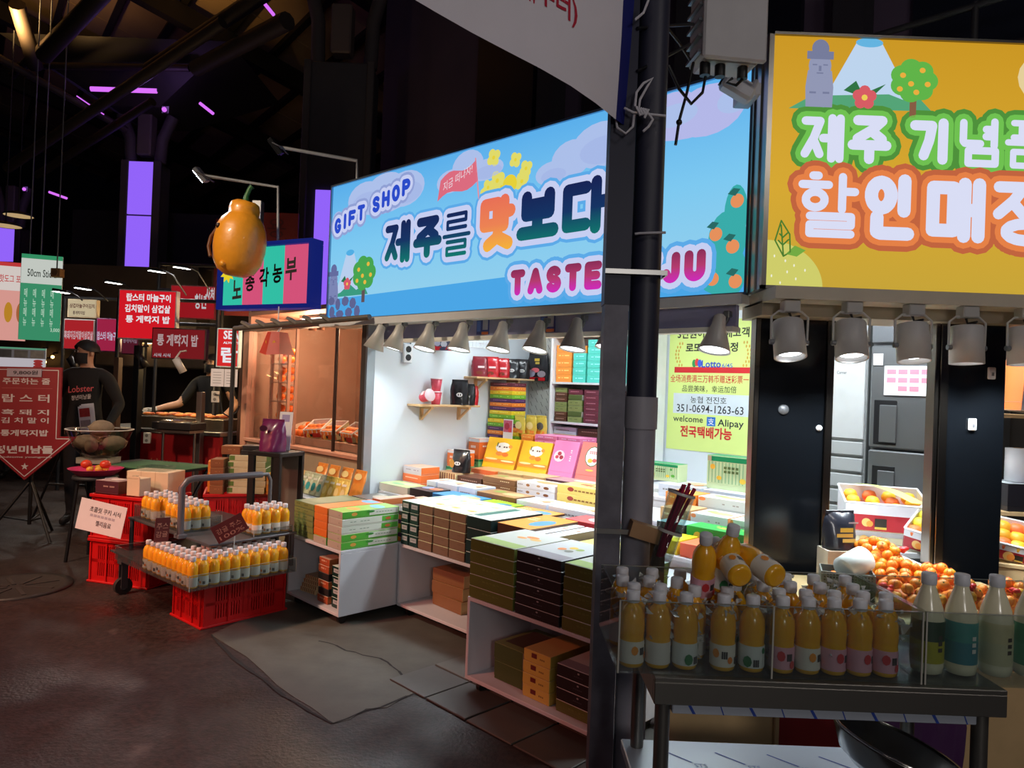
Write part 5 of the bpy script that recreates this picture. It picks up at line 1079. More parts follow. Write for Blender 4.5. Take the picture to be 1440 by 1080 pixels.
# ice in the tubs
def ice_mat():
    m = glass_mat('ice', (236, 242, 246), .3, 0, .12); nt = m.node_tree; out = [n for n in nt.nodes if n.type == 'OUTPUT_MATERIAL'][0]
    df = nt.nodes.new('ShaderNodeBsdfDiffuse'); df.inputs[0].default_value = (.86, .88, .88, 1); mx = nt.nodes.new('ShaderNodeMixShader'); mx.inputs[0].default_value = .4
    src = out.inputs[0].links[0].from_socket; nt.links.new(src, mx.inputs[1]); nt.links.new(df.outputs[0], mx.inputs[2]); nt.links.new(mx.outputs[0], out.inputs[0]); return m
ICE = ice_mat()
for x0, x1, lb in ((.30, .655, 'crushed ice packed around the bottles in the left half'), (.675, 1.02, 'crushed ice packed around the bottles in the right half')):
    g = MB()
    for k in range(330):
        x, y, z = random.uniform(x0, x1), random.uniform(1.775, 2.09), AZ + .01 + .16 * random.random() ** .6; r = random.uniform(.006, .017)
        q = [(x + random.uniform(-r, r), y + random.uniform(-r, r), z + random.uniform(-r, r)) for _ in range(6)]
        g.add(q, [(0, 1, 2), (0, 2, 3), (0, 3, 4), (0, 4, 1), (5, 2, 1), (5, 3, 2), (5, 4, 3), (5, 1, 4)], ICE)
    tag(g.build('crushed_ice'), lb, 'ice', kind='stuff')
# straw cup
sc_ = thing('straw_holder', 'clear plastic holder leaning beside the pipe with red straws', 'holder', at(926, 800, 2.36), 0, rot=(0, .26, 0)); sc_.scale = (1.25,) * 3
g = MB(); g.lathe([(.026, 0), (.036, .21), (.034, .21), (.024, .004), (0, .004)], ACRYL, 18); g.build('cup', sc_)
g = MB(); g.lathe([(.0325, .10), (.033, .104), (.0325, .108)], mat((200, 200, 196), .3), 18, cap=False); g.build('band', sc_); g = MB(); g.lathe([(.0368, .205), (.037, .21), (.0365, .212)], mat((200, 200, 196), .3), 18, cap=False); g.build('rim', sc_)
g = MB(); g.box(-.10, -.02, .0, .05, .06, .10, mat((170, 130, 90), .6)); g.build('bracket', sc_)
for k in range(9):
    a = k * 2.4; rr = .004 * sqrt(k + .5); b0 = at(928, 782, 2.36)
    g = MB(); g.tube([b0 + Vector((cos(a) * rr, sin(a) * rr, .0)), b0 + Vector((.034 + cos(a) * rr * 1.8, sin(a) * rr * 1.8, .11)), b0 + Vector((.082 + cos(a) * rr * 2.6, sin(a) * rr * 2.6, .225 + .006 * (k % 4)))], .0052, mat((176, 28, 70), .35), 7)
    tag(g.build('drinking_straw'), 'red drinking straw in the clear holder, ' + ['centre of the bundle', 'left of the centre', 'front left', 'behind the centre', 'right of the centre', 'far left', 'front right', 'rearmost', 'far right'][k], 'straw', 'red straws in the holder')
# steel basin on the lower shelf
bs = thing('steel_basin', 'wide steel basin tilted on the lower shelf of the table', 'basin', (1.02, 1.87, .475), 0, rot=(.0, .30, 0))
g = MB(); g.lathe([(.0, .0), (.09, .002), (.13, .03), (.158, .085), (.163, .087), (.160, .080), (.128, .025), (.088, .006), (0, .005)], mat((110, 108, 104), .25, .9, var=.2), 28); g.build('bowl', bs)
g = MB(); g.lathe([(.156, .084), (.164, .086), (.164, .090), (.156, .090)], CHROME, 28, cap=False); g.build('rim', bs)

# ================================================================ fruit stand behind the table
PLY = mat((212, 178, 128), .65, var=.18, scale=8)
fs = thing('plywood_stand', 'low plywood fruit stand behind the steel table', 'stand', (0, 0, 0))
for nm, b, m in (('front_panel', (.60, .985, 2.56, 2.58, 0.02, .66), PLY), ('front_panel', (1.43, 2.15, 2.56, 2.58, .02, .66), PLY), ('red_panel', (.99, 1.40, 2.55, 2.57, .02, .66), mat((150, 30, 34), .6)), ('post', (.985, 1.0, 2.545, 2.59, 0, .66), PLY), ('board', (1.16, 2.15, 2.58, 3.22, .64, .66), PLY), ('side_panel', (1.16, 1.18, 2.58, 3.22, .02, .64), PLY)):
    g = MB(); g.box(*b, m, .002); g.build(nm, fs)
for x in (1.19, 2.1): g = MB(); g.box(x, x + .04, 3.1, 3.14, 0, .64, PLY); g.build('leg', fs)
g = MB(); n = 12; vs = []
for i in range(n + 1):
    for j in range(6): vs.append((1.36 + .27 * i / n + random.uniform(-.01, .01), 2.53 - .04 * abs(sin(i * 1.3 + j)) + .0, .12 + .1 * j + random.uniform(-.012, .012)))
g.add(vs, [(i * 6 + j, (i + 1) * 6 + j, (i + 1) * 6 + j + 1, i * 6 + j + 1) for i in range(n) for j in range(5)], mat((74, 36, 84), .6), True)
tag(g.build('purple_cloth'), 'crumpled purple cloth hanging under the fruit stand', 'cloth')
bt = thing('fruit_table', 'low display table between the black posts under the fruit cartons', 'table', (0, 0, 0))
g = MB(); g.box(1.53, 1.94, 3.23, 3.55, .68, .71, WHITE, .003); g.box(1.53, 2.38, 3.55, 4.1, .68, .71, WHITE, .003); g.build('table_top', bt)
for x in (1.56, 1.91):
    for y in (3.26, 4.06): g = MB(); g.box(x, x + .02, y, y + .02, 0, .68, GREYM); g.build('leg', bt)
MAND = mat((236, 140, 36), .45, var=.12, scale=30, bump=.15); MANDG = mat((214, 150, 30), .45, var=.2, scale=30); LEAFG = mat((70, 110, 40), .5); NET = mat((214, 70, 34), .5)
def mandarin_mesh(m):
    g = MB(); g.lathe([(0, -.027), (.014, -.0255), (.026, -.016), (.0315, 0), (.029, .013), (.018, .0235), (.006, .0255), (0, .0245)], m, 14); return g.mesh('fruit')
MME = [mandarin_mesh(MAND), mandarin_mesh(MANDG)]
g = MB(); g.lathe([(.0055, .024), (.003, .029), (0, .029)], LEAFG, 6); STEMME = g.mesh('stem')
def net_bag(c, R, label, tie=(.05, -.02, .06)):
    t = thing('mandarin_net', label, 'fruit bag', c, 0, 'net bags of mandarins'); rr = random.Random(int(c[0] * 1000)); pts = []
    for k in range(3000):
        a, b = rr.uniform(0, 2 * pi), rr.uniform(.05, 1.5); p = Vector((R * sin(b) * cos(a), R * sin(b) * sin(a), R * .85 * cos(b) + .012))
        if all((p - q).length > .041 for q in pts): pts.append(p)
    for i, p in enumerate(pts):
        o = bpy.data.objects.new('mandarin', MME[i % 3 == 2]); COL.objects.link(o); o.parent = t; o.location = p; o.rotation_euler = (rr.uniform(-1, 1), rr.uniform(-1, 1), rr.uniform(0, 6)); o.scale = (.72,) * 3
        s = bpy.data.objects.new('stem', STEMME); COL.objects.link(s); s.parent = o
    g = MB()
    for i, p in enumerate(pts):
        for k in range(2):
            ax = Vector((rr.uniform(-1, 1), rr.uniform(-1, 1), rr.uniform(-.3, .3))).normalized(); bx = ax.cross(Vector((0, 0, 1))).normalized(); cx = ax.cross(bx)
            g.tube([p + (bx * cos(a * .7) + cx * sin(a * .7)) * .0238 for a in range(10)], .0007, NET, 3, False)
    g.sph((0, 0, 0), R * .82, MAND, 12, 6, (1, 1, .7))
    o = g.build('net', t); o['kind'] = 'stuff'
    g = MB(); tx, ty, tz = tie
    for k in range(6): g.sph((tx + rr.uniform(-.025, .025), ty + rr.uniform(-.015, .015), tz + rr.uniform(-.01, .02)), rr.uniform(.010, .018), mat((216, 44, 44), .4), 7, 5, (1, .8, .6), .3)
    g.build('net_knot', t)
zt = .662
for px, py, Y, R_, lb, tie in ((1232, 790, 3.10, .09, 'net bag of mandarins at the top left of the heap', (.09, -.02, .05)), (1263, 828, 2.96, .105, 'net bag of mandarins in the middle of the heap', (.12, -.03, .04)), (1316, 838, 2.96, .085, 'net bag of mandarins at the right of the heap', (-.06, -.06, .07)), (1198, 838, 2.96, .07, 'net bag of mandarins at the lower left of the heap', (.07, -.03, .03)),
                         (1272, 858, 2.76, .085, 'net bag of mandarins lowest in the heap behind the tub', (-.09, -.04, .05)), (1345, 862, 2.74, .085, 'net bag of mandarins behind the left rice wine bottles', (.0, -.06, .07)), (1415, 868, 2.74, .085, 'net bag of mandarins behind the right rice wine bottles', (-.02, -.06, .07))):
    q = at(px, py, Y); net_bag((q.x, q.y, max(q.z, zt + .03)), R_, lb, tie)
def filler(x, y, z, w, d, h, lb):
    t = thing('fruit_crate', lb, 'crate', (x, y, z), 0); m = mat((206, 198, 180), .6)
    for b in ((-w, w, -d, -d + .008, 0, h), (-w, w, d - .008, d, 0, h), (-w, -w + .008, -d + .008, d - .008, 0, h), (w - .008, w, -d + .008, d - .008, 0, h), (-w + .008, w - .008, -d + .008, d - .008, 0, .008)): g = MB(); g.box(*b, m); g.build('wall', t)
filler(at(1226, 806, 3.1).x, 3.12, zt, .10, .08, .10, 'pale shallow crate under the top net of mandarins')
def fruit_carton(loc, rz, w, d, h, label, rot=None, front=(170, 30, 40), fruit=(240, 190, 50), slope=.06, ribbon=False, n=12):
    t = thing('fruit_carton', label, 'carton', loc, rz, 'open fruit cartons', rot)
    mR, mC, mW = mat(front, .45), mat((222, 214, 170), .5), mat((220, 218, 222), .5)
    # walls: sides slope up towards the back; red below, white above
    for nm, vs, m in (('front_wall', [(-w, -d, 0), (w, -d, 0), (w, -d, h * .62), (-w, -d, h * .62)], mR), ('front_wall', [(-w, -d - .001, h * .60), (w, -d - .001, h * .60), (w, -d - .001, h), (-w, -d - .001, h)], mW), ('right_wall', [(w, -d, 0), (w, d, 0), (w, d, h * .8), (w, -d, h * .62)], mC), ('right_wall', [(w + .001, -d, h * .60), (w + .001, d, h * .78), (w + .001, d, h + slope), (w + .001, -d, h)], mC),
                      ('left_wall', [(-w, -d, 0), (-w, d, 0), (-w, d, h + slope), (-w, -d, h)], mW), ('back_wall', [(-w, d, 0), (w, d, 0), (w, d, h + slope), (-w, d, h + slope)], mW), ('bottom', [(-w, -d, .0), (w, -d, .0), (w, d, .0), (-w, d, .0)], mC)):
        g = MB(); v2 = [Vector(v) for v in vs]; nrm_ = (v2[1] - v2[0]).cross(v2[2] - v2[0]).normalized() * .005
        inn = [v + nrm_ * (1 if (Vector((0, 0, h / 2)) - v2[0]).dot(nrm_) > 0 else -1) for v in v2]
        g.add(v2 + inn, [(0, 1, 2, 3), (7, 6, 5, 4)] + [(i, (i + 1) % 4, (i + 1) % 4 + 4, i + 4) for i in range(4)], m); g.build(nm, t)
    g = MB(); E_ = [(-w, -d, h), (w, -d, h), (w, d, h + slope), (-w, d, h + slope)]
    for a, b in zip(E_, E_[1:] + E_[:1]): g.tube([a, b], .006, mW, 4)
    g.build('rim', t)
    g = MB(); g.ell(-w * .5, h * .32, .022, .022, -d - .004, mat((236, 190, 110), .5)); g.ell(-w * .42, h * .28, .016, .016, -d - .0045, mat((240, 150, 60), .5)); g.rect(-w * .3, -w * .02, h * .18, h * .48, -d - .004, mat((40, 34, 24), .5)); g.rect(-w * .3, -w * .02, h * .10, h * .18, -d - .0042, mat((210, 180, 70), .5)); o = g.build('print', t); o['kind'] = 'stuff'
    M2 = Matrix.Translation((w, 0, 0)) @ Matrix.Rotation(pi / 2, 4, 'Z'); g = MB()
    for y in (-.5, .55): g.ell(y * d, h * .55, .010, .015, -.005, BLACK, 10, M2)
    g.rect(-.02, .03, h * .2, h * .7, -.0048, mat((60, 66, 40), .5), M2); o = g.build('hand_hole', t); o['kind'] = 'stuff'
    nx = 4; k = 0
    for j in range(3):
        for i in range(nx):
            if k >= n: break
            k += 1; f = MB(); f.lathe([(0, -.034), (.022, -.029), (.036, -.01), (.037, .006), (.026, .026), (.008, .032), (0, .030)], mat(fruit if (i + j) % 3 else (238, 120, 60), .45, var=.15, scale=30), 12)
            f.build('apple_mango' if False else 'fruit', t, (-w * .72 + 1.44 * w * i / (nx - 1), -d * .66 + 1.3 * d * j / 2, h * .80 + slope * j / 3))
    g = MB(); g.box(-w + .006, w - .006, -d + .006, d - .006, h * .55, h * .60, mat((226, 90, 80), .6)); g.build('tray', t)
    if ribbon:
        g = MB(); pts = [(-.10 + .05 * i, d - .01 - .26 * i / 5 * 1.0, h + slope + .012 - .010 * i + .02 * sin(i * .7)) for i in range(6)]
        for a, b in zip(pts[:-1], pts[1:]): g.add([(a[0] - .035, a[1], a[2]), (a[0] + .035, a[1], a[2]), (b[0] + .035, b[1], b[2]), (b[0] - .035, b[1], b[2])], [(0, 1, 2, 3)], mat((206, 214, 130), .4))
        g.build('ribbon', t)
fruit_carton((2.02, 3.84, .778), -.30, .20, .15, .145, 'red and cream fruit carton on top, wrapped fruit with a ribbon', ribbon=True)
fruit_carton((2.02, 3.86, .711), -.30, .195, .14, .062, 'closed-looking cream carton under the top fruit carton', front=(214, 206, 176), n=0, slope=0)
fruit_carton((2.16, 3.56, .735), -.85, .13, .10, .10, 'tilted fruit carton of yellow fruit beside the right post', rot=(.22, .16, -.85), fruit=(226, 206, 60))
fruit_carton((2.47, 3.42, .74), -.5, .12, .10, .08, 'fruit carton of yellow fruit right of the right post', rot=(.2, .15, -.5), fruit=(240, 180, 50))
t = thing('side_crate', 'low crate carrying the fruit carton right of the right post', 'crate', (2.46, 3.42, 0), -.5); g = MB(); g.box(-.14, .14, -.12, .12, 0, .70, PLY, .004); g.build('body', t); g = MB(); g.box(-.145, .145, -.125, .125, .70, .72, PLY, .003); g.build('lid', t)
bp_ = pouch((1.485, 3.18, zt + .136), .16, .16, (40, 42, 52), 'dark grey bag with gold letters beside the corner post', name='printed_bag', rz=.2, th=.10, snout=False, extra=[('r', 0, .55, .2, .06, (220, 190, 80)), ('r', -.05, .4, .25, .05, (214, 186, 90)), ('r', .08, .26, .2, .05, (220, 200, 110)), ('r', .2, .75, .15, .02, (180, 180, 190))], group='printed bags')
filler(1.485, 3.16, zt, .08, .055, .135, 'small pale crate under the dark grey printed bag')
# grey basket with a paper roll
bk = thing('grey_basket', 'grey plastic basket with slotted sides in front of the corner post', 'basket', (1.40, 2.92, zt), -.35)
BG = mat((110, 116, 112), .5)
for b in ((-.10, .10, -.07, -.065, 0, .10), (-.10, .10, .065, .07, 0, .10), (-.10, -.095, -.065, .065, 0, .10), (.095, .10, -.065, .065, 0, .10), (-.095, .095, -.065, .065, 0, .005)): g = MB(); g.box(*b, BG); g.build('wall', bk)
g = MB()
for i in range(16):
    for j in range(7): g.rect(-.09 + i * .0115, -.083 + i * .0115, .012 + j * .0125, .020 + j * .0125, -.0712, mat((40, 44, 42), .6))
o = g.build('slots', bk); o['kind'] = 'stuff'
t = thing('tissue_roll', 'white tissue roll lying in the grey basket', 'roll', (1.43, 2.92, zt + .125), 0, rot=(0, pi / 2 - .35, .4)); g = MB(); g.lathe([(.018, -.06), (.052, -.06), (.053, 0), (.052, .06), (.018, .06)], mat((222, 232, 228), .7), 20); g.build('paper', t); g = MB(); g.lathe([(.018, -.058), (.018, .058)], KRAFT, 10); g.build('core', t)
# ================================================================ people
def person(name, label, loc, rz, sh_l, sh_r, top=(20, 20, 22), legs=(26, 26, 32), head_turn=0, mask=True, hair=(14, 13, 14), chest=None, glove=None, sc=1.0, sleeve=1.0):
    """sh_l / sh_r: (elbow, wrist, hand direction) of the arms on the image left / right; x to the right, -y towards the viewer"""
    import bmesh
    t = thing(name, label, 'person', loc, rz); t.scale = (sc,) * 3
    bm = bmesh.new(); sk = bm.verts.layers.skin.verify()
    def V(p, r):
        v = bm.verts.new(p); v[sk].radius = r if isinstance(r, tuple) else (r, r); return v
    def chain(a, seq):
        for p, r in seq: b = V(p, r); bm.edges.new((a, b)); a = b
        return a
    root = V((0, 0, .96), (.145, .105)); root[sk].use_root = True
    ch = chain(root, [((0, 0, 1.10), (.140, .100)), ((0, 0, 1.26), (.150, .108)), ((0, 0, 1.385), (.125, .090))])
    nk = chain(ch, [((0, .005, 1.462), .062), ((0, -.005, 1.50), .056)])
    hd = Matrix.Rotation(head_turn, 4, 'Z')
    hp = [((0, -.012, 1.54), (.062, .072)), ((0, -.018, 1.605), (.078, .092)), ((0, -.008, 1.67), (.072, .084)), ((0, 0, 1.70), (.045, .055))]
    chain(nk, [(tuple(hd @ Vector(p)), r) for p, r in hp])
    for s_, (el, wr, hdir) in ((-1, sh_l), (1, sh_r)):
        shd = chain(ch, [((s_ * .125, 0, 1.40), .075), ((s_ * .185, .005, 1.375), .070)])
        wv = chain(shd, [(tuple(Vector(shd.co).lerp(Vector(el), .5)), .060), (el, .050), (tuple(Vector(el).lerp(Vector(wr), .5)), .044), (wr, .032)])
        hdv = Vector(hdir).normalized(); w0 = Vector(wr); side = hdv.cross(Vector((0, 1, 0))).normalized() if abs(hdv.y) < .9 else Vector((1, 0, 0))
        palm = chain(wv, [(tuple(w0 + hdv * .05), (.034, .022)), (tuple(w0 + hdv * .085), (.036, .018))]); curl = Vector((0, -.35, 0)) + hdv.cross(side) * .2
        for k, L_ in zip((-1.5, -.5, .5, 1.5), (.060, .072, .068, .054)):
            b0 = Vector(palm.co) + side * k * .017; a_ = V(tuple(b0), .0095); bm.edges.new((palm, a_))
            chain(a_, [(tuple(b0 + (hdv + curl * .4).normalized() * L_ * .5), .009), (tuple(b0 + (hdv + curl * .4).normalized() * L_ * .5 + (hdv + curl * 1.4).normalized() * L_ * .5), .0075)])
        th0 = w0 + hdv * .035 - side * s_ * .03; th = V(tuple(th0), .011); bm.edges.new((wv, th)); chain(th, [(tuple(th0 + (hdv - side * s_ * .8).normalized() * .035), .010), (tuple(th0 + (hdv - side * s_ * .4).normalized() * .065), .008)])
    for s_ in (-1, 1): chain(root, [((s_ * .085, 0, .88), .092), ((s_ * .095, -.01, .66), .080), ((s_ * .10, -.015, .48), .060), ((s_ * .10, .01, .28), .056), ((s_ * .10, .02, .09), .040), ((s_ * .105, -.06, .045), (.042, .036)), ((s_ * .11, -.14, .035), (.038, .028))])
    me = bpy.data.meshes.new('tmp'); bm.to_mesh(me); bm.free(); ob = bpy.data.objects.new('tmp', me); COL.objects.link(ob)
    m1 = ob.modifiers.new('s', 'SKIN'); m2 = ob.modifiers.new('d', 'SUBSURF'); m2.levels = 2; m2.render_levels = 2
    dg = bpy.context.evaluated_depsgraph_get(); dg.update(); bme = bpy.data.meshes.new_from_object(ob.evaluated_get(dg)); bpy.data.objects.remove(ob)
    SK = mat((196, 150, 122), .5, var=.06); bme.materials.clear()
    for m in (mat(top, .85, var=.2, scale=18), SK, mat(legs, .8), mat((24, 24, 26), .5), mat(glove, .5) if glove else SK): bme.materials.append(m)
    for p in bme.polygons:
        c = p.center; i = 0
        hand = min((c - Vector(sh_l[1])).length, (c - Vector(sh_r[1])).length)
        near = [h for h in (sh_l, sh_r) if (c - Vector(h[1])).dot(Vector(h[2]).normalized()) > -.012 and (c - Vector(h[1])).length < .22]
        fore = sleeve < 1 and any((c - Vector(h[0])).dot((Vector(h[1]) - Vector(h[0])).normalized()) > -.02 and (c - (Vector(h[0]) + Vector(h[1])) / 2).length < .24 for h in (sh_l, sh_r)) and abs(c.x) > .2
        if near: i = 4
        elif fore: i = 1
        elif c.z > 1.47 and abs(c.x) < .13: i = 1
        elif c.z < .10: i = 3
        elif c.z < .93 and abs(c.x) < .22: i = 2
        p.material_index = i; p.use_smooth = True
    body = bpy.data.objects.new('body', bme); COL.objects.link(body); body.parent = t
    HR = mat(hair, .6, var=.3, scale=60)
    def part(nm, g): o = g.build(nm, t); o.rotation_euler = (0, 0, head_turn); o.location.z = -.035; return o
    g = MB(); vs = []; n, k = 20, 9
    for j in range(k + 1):
        a = j / k * 1.75
        for i in range(n):
            b = 2 * pi * i / n; fr = max(0, -sin(b)); aa = min(a, 1.75 - .55 * fr ** 2 - random.uniform(0, .12))
            q = 1 + random.uniform(-.02, .03); vs.append((.098 * q * sin(aa) * cos(b), -.004 + .112 * q * sin(aa) * sin(b), 1.662 + .108 * q * cos(aa)))
    g.add(vs, [(j * n + i, (j + 1) * n + i, (j + 1) * n + (i + 1) % n, j * n + (i + 1) % n) for j in range(k) for i in range(n)], HR, True); part('hair', g)
    for s_ in (-1, 1):
        g = MB(); g.sph((s_ * .083, .005, 1.635), .022, SK, 8, 6, (.45, .8, 1.25)); part('ear', g)
        g = MB(); g.sph((s_ * .032, -.100, 1.652), .0095, mat((210, 205, 200), .3), 8, 6, (1.4, .5, .7)); g.sph((s_ * .032, -.104, 1.652), .005, BLACK, 6, 5, (1, .6, 1)); part('eye', g)
        g = MB(); g.box(s_ * .032 - .018, s_ * .032 + .018, -.106, -.099, 1.668, 1.673, HR); part('eyebrow', g)
    if mask:
        g = MB(); vs = []
        for j in range(6):
            for i in range(11):
                a = -1.35 + 2.7 * i / 10; zz = 1.54 + .10 * j / 5; bul = .012 * sin(pi * j / 5); vs.append((.080 * sin(a), -.010 - (.090 + bul) * cos(a), zz))
        g.add(vs, [(j * 11 + i, j * 11 + i + 1, (j + 1) * 11 + i + 1, (j + 1) * 11 + i) for j in range(5) for i in range(10)], mat((12, 12, 14), .7), True); part('face_mask', g)
    else:
        g = MB(); g.lathe([(.004, 0), (.012, -.02), (.016, -.045), (0, -.05)], SK, 8, c=(0, -.108, 1.655)); part('nose', g)
        g = MB(); g.sph((0, -.098, 1.585), .018, mat((170, 100, 90), .5), 8, 5, (1.2, .5, .35)); part('mouth', g)
    if chest:
        for body_, x0, x1, z0, z1, c in chest:
            g = MB(); vs_, fs_ = text_geo(body_, .01); V_ = []
            for a, b in vs_:
                x = x0 + a * (x1 - x0); V_.append((x, -.128 + .6 * x * x, z0 + b * (z1 - z0) + .08 * (a - .5) * .3))
            g.add(V_, fs_, mat(c, .6)); g.build('shirt_print', t)
    return t
pm = at(124, 478, 6.85)
person('person', 'man in black sweatshirt and face mask holding menu leaflets at his hip', (pm.x, pm.y, 0), .12, ((-.30, .03, 1.13), (-.36, -.03, .90), (-.15, -.25, -1)), ((.30, .03, 1.13), (.27, -.16, .93), (-.1, -.5, -.6)), head_turn=-.75,
       chest=[('Lobster', -.10, .12, 1.24, 1.30, (206, 90, 96)), ('청년미남들', -.07, .10, 1.17, 1.215, (205, 205, 205))], sc=1.02)
mn = thing('menu_leaflets', 'white menu leaflets held at the hip by the man in black', 'leaflets', (pm.x + .30, pm.y - .24, .0), 0, rot=(0, -.14, .1))
for k in range(3): g = MB(); g.box(-.055 + .012 * k, .055 + .012 * k, .008 * k, .008 * k + .003, .90 + .01 * k, 1.15 + .01 * k, PAPER); g.build('sheet', mn)
g = MB(); g.rect(-.045, .045, 1.05, 1.13, -.0012, mat((170, 50, 50), .6, var=.4, scale=40)); g.rect(-.045, .045, .95, 1.02, -.0012, mat((150, 140, 140), .6, var=.3, scale=60)); o = g.build('print', mn); o['kind'] = 'stuff'
pc = at(285, 500, 8.6)
person('person', 'cook in black reaching a gloved hand over the lobster grill', (pc.x + .12, pc.y, 0), 0, ((-.32, -.10, 1.12), (-.52, -.26, 1.06), (-1, -.3, -.25)), ((.30, .02, 1.12), (.24, -.2, .98), (-.2, -.6, -.4)), glove=(216, 214, 208), sleeve=.5, mask=True)
pf = at(27, 496, 9.6)
person('person', 'person with dark hair and black mask standing behind the red arrow sign', (pf.x, pf.y, 0), .2, ((-.28, .02, 1.14), (-.30, -.04, .90), (0, -.1, -1)), ((.28, .02, 1.14), (.30, -.04, .90), (0, -.1, -1)), top=(18, 18, 20), sc=.97)

# ================================================================ red crates
CR1 = mat((196, 16, 20), .4, var=.12)
def crate(loc, rz, w, d, h, label, holes=True):
    t = thing('red_crate', label, 'crate', loc, rz, 'red plastic crates')
    for nm, L_, M in (('front_wall', w, Matrix.Translation((0, -d / 2, 0))), ('back_wall', w, Matrix.Translation((0, d / 2, 0)) @ Matrix.Rotation(pi, 4, 'Z')), ('left_wall', d - .012, Matrix.Translation((-w / 2, 0, 0)) @ Matrix.Rotation(-pi / 2, 4, 'Z')), ('right_wall', d - .012, Matrix.Translation((w / 2, 0, 0)) @ Matrix.Rotation(pi / 2, 4, 'Z'))):
        g = MB(); x = L_ / 2
        g.box(-x, x, 0, .006, 0, h * .16, CR1, M=M); g.box(-x, x, 0, .006, h * .84, h, CR1, M=M); g.box(-x, x, 0, .006, h * .46, h * .53, CR1, M=M)
        for a, b in ((-x, -x * .72), (-x * .12, x * .12), (x * .72, x)): g.box(a, b, 0, .006, h * .16, h * .84, CR1, M=M)
        n = max(4, int(L_ / .022))
        for i in range(n + 1): xx = -x * .72 + 1.44 * x * i / n; g.box(xx - .0045, xx + .0045, .0, .006, h * .16, h * .84, CR1, M=M)
        for xx in (-x + .01, -x * .4, x * .4, x - .01): g.box(xx - .006, xx + .006, -.008, 0, h * .02, h * .9, CR1, M=M)
        g.build(nm, t)
    g = MB(); g.box(-w / 2 - .014, w / 2 + .014, -d / 2 - .014, -d / 2 + .008, h - .022, h, CR1, .003); g.box(-w / 2 - .014, w / 2 + .014, d / 2 - .008, d / 2 + .014, h - .022, h, CR1, .003); g.box(-w / 2 - .014, -w / 2 + .008, -d / 2 + .008, d / 2 - .008, h - .022, h, CR1); g.box(w / 2 - .008, w / 2 + .014, -d / 2 + .008, d / 2 - .008, h - .022, h, CR1); g.build('rim', t)
    g = MB(); g.box(-w / 2 - .012, w / 2 + .012, -d / 2 - .012, d / 2 + .012, 0, .014, CR1, .003); g.build('base', t)
OC = Vector((-1.69, 3.80, 0)); CZ = radians(50)
def C(x, y, z=0): return OC + Vector((cos(CZ) * x - sin(CZ) * y, sin(CZ) * x + cos(CZ) * y, z))
crate(C(.47, .40), CZ, .54, .36, .272, 'red slotted crate on the ground under the juice cart')
crate((-2.60, 5.06, 0), radians(-17), .50, .36, .305, 'red crate at the bottom of the stack behind the paper notice')
crate((-2.60, 5.06, .307), radians(-17), .50, .36, .305, 'red crate at the top of the stack behind the paper notice')
crate((-1.97, 5.30, 0), radians(20), .50, .36, .31, 'red crate at the bottom of the stack behind the cart')
crate((-1.97, 5.30, .312), radians(20), .50, .36, .31, 'red crate under the cream boxes behind the cart')
# ================================================================ juice cart
ct = thing('juice_cart', 'two-tier grey cart carrying clear trays of orange juice', 'cart', OC, CZ)
CG = mat((86, 86, 90), .4, .5)
for nm, b in (('lower_deck', (.10, .70, .12, 1.28, .276, .290)), ('upper_deck', (.19, .76, .15, 1.25, .486, .50))): g = MB(); g.box(*b, CG, .003); g.build(nm, ct)
for x, y in ((.74, .17), (.21, 1.23), (.74, 1.23)): g = MB(); g.tube([(x, y, .29), (x, y, .488)], .014, CG, 10); g.build('post', ct)
for x, y in ((.16, 1.21), (.64, 1.21)):
    g = MB(); g.tube([(x, y - .018, .055), (x, y + .018, .055)], .055, mat((40, 38, 38), .6), 18); g.tube([(x, y - .020, .055), (x, y + .020, .055)], .022, GREYM, 10); g.build('wheel', ct)
    g = MB(); g.box(x - .02, x + .02, y - .026, y - .020, .04, .20, CG); g.box(x - .02, x + .02, y + .020, y + .026, .04, .20, CG); g.box(x - .03, x + .03, y - .03, y + .03, .20, .276, CG, .003); g.build('fork', ct)
HG = mat((110, 110, 116), .4, .3)
g = MB(); g.tube([(.17, .46, .50), (.17, .46, .79), (.20, .455, .83), (.24, .45, .84), (.66, .41, .84)], .020, HG, 14); g.tube([(.66, .41, .84), (.70, .41, .84), (.72, .41, .80), (.72, .41, .50)], .012, HG, 10); g.build('handle', ct)
g = MB(); g.box(.145, .20, .43, .49, .49, .515, HG, .003); g.build('socket', ct)
def tray(x0, x1, y0, y1, z0, h, label):
    t = acryl_box(x0, x1, y0, y1, z0, z0 + h, [], label, 'clear trays on the cart'); t.location = OC; t.rotation_euler = (0, 0, CZ)
tray(.02, .68, .02, 1.0, .291, .085, 'clear acrylic tray on the lower deck of the cart')
tray(.215, .46, .52, 1.22, .501, .085, 'clear acrylic tray on the upper deck behind the handle')
tray(.475, .745, .17, .395, .501, .04, 'low clear tray on the upper deck right of the handle')
nb = 0
def cart_bottles(xs, ys, z, where, skip=()):
    for i, x in enumerate(xs):
        for j, y in enumerate(ys):
            if (i, j) in skip: continue
            p = C(x + random.uniform(-.002, .002), y + random.uniform(-.002, .002), z)
            t = thing('juice_bottle', 'juice bottle, %s, %s column from left, %s row' % (where, ORD[i], ORD[j]), 'bottle', p, random.uniform(-2.2, -.6), 'juice bottles on the cart'); t.scale = (.92,) * 3
            for nm, me in zip(('bottle_body', 'cap', 'wrap_label'), KIND['orange' if (i + j) % 3 else 'plain']):
                o = bpy.data.objects.new(nm, me); COL.objects.link(o); o.parent = t
cart_bottles([.062 + .0615 * k for k in range(6)], [.07 + .0615 * k for k in range(5)], .297, 'lower left group')
cart_bottles([.062 + .0615 * k for k in range(2)], [.07 + .0615 * k for k in range(5, 10)], .297, 'lower far-left group')
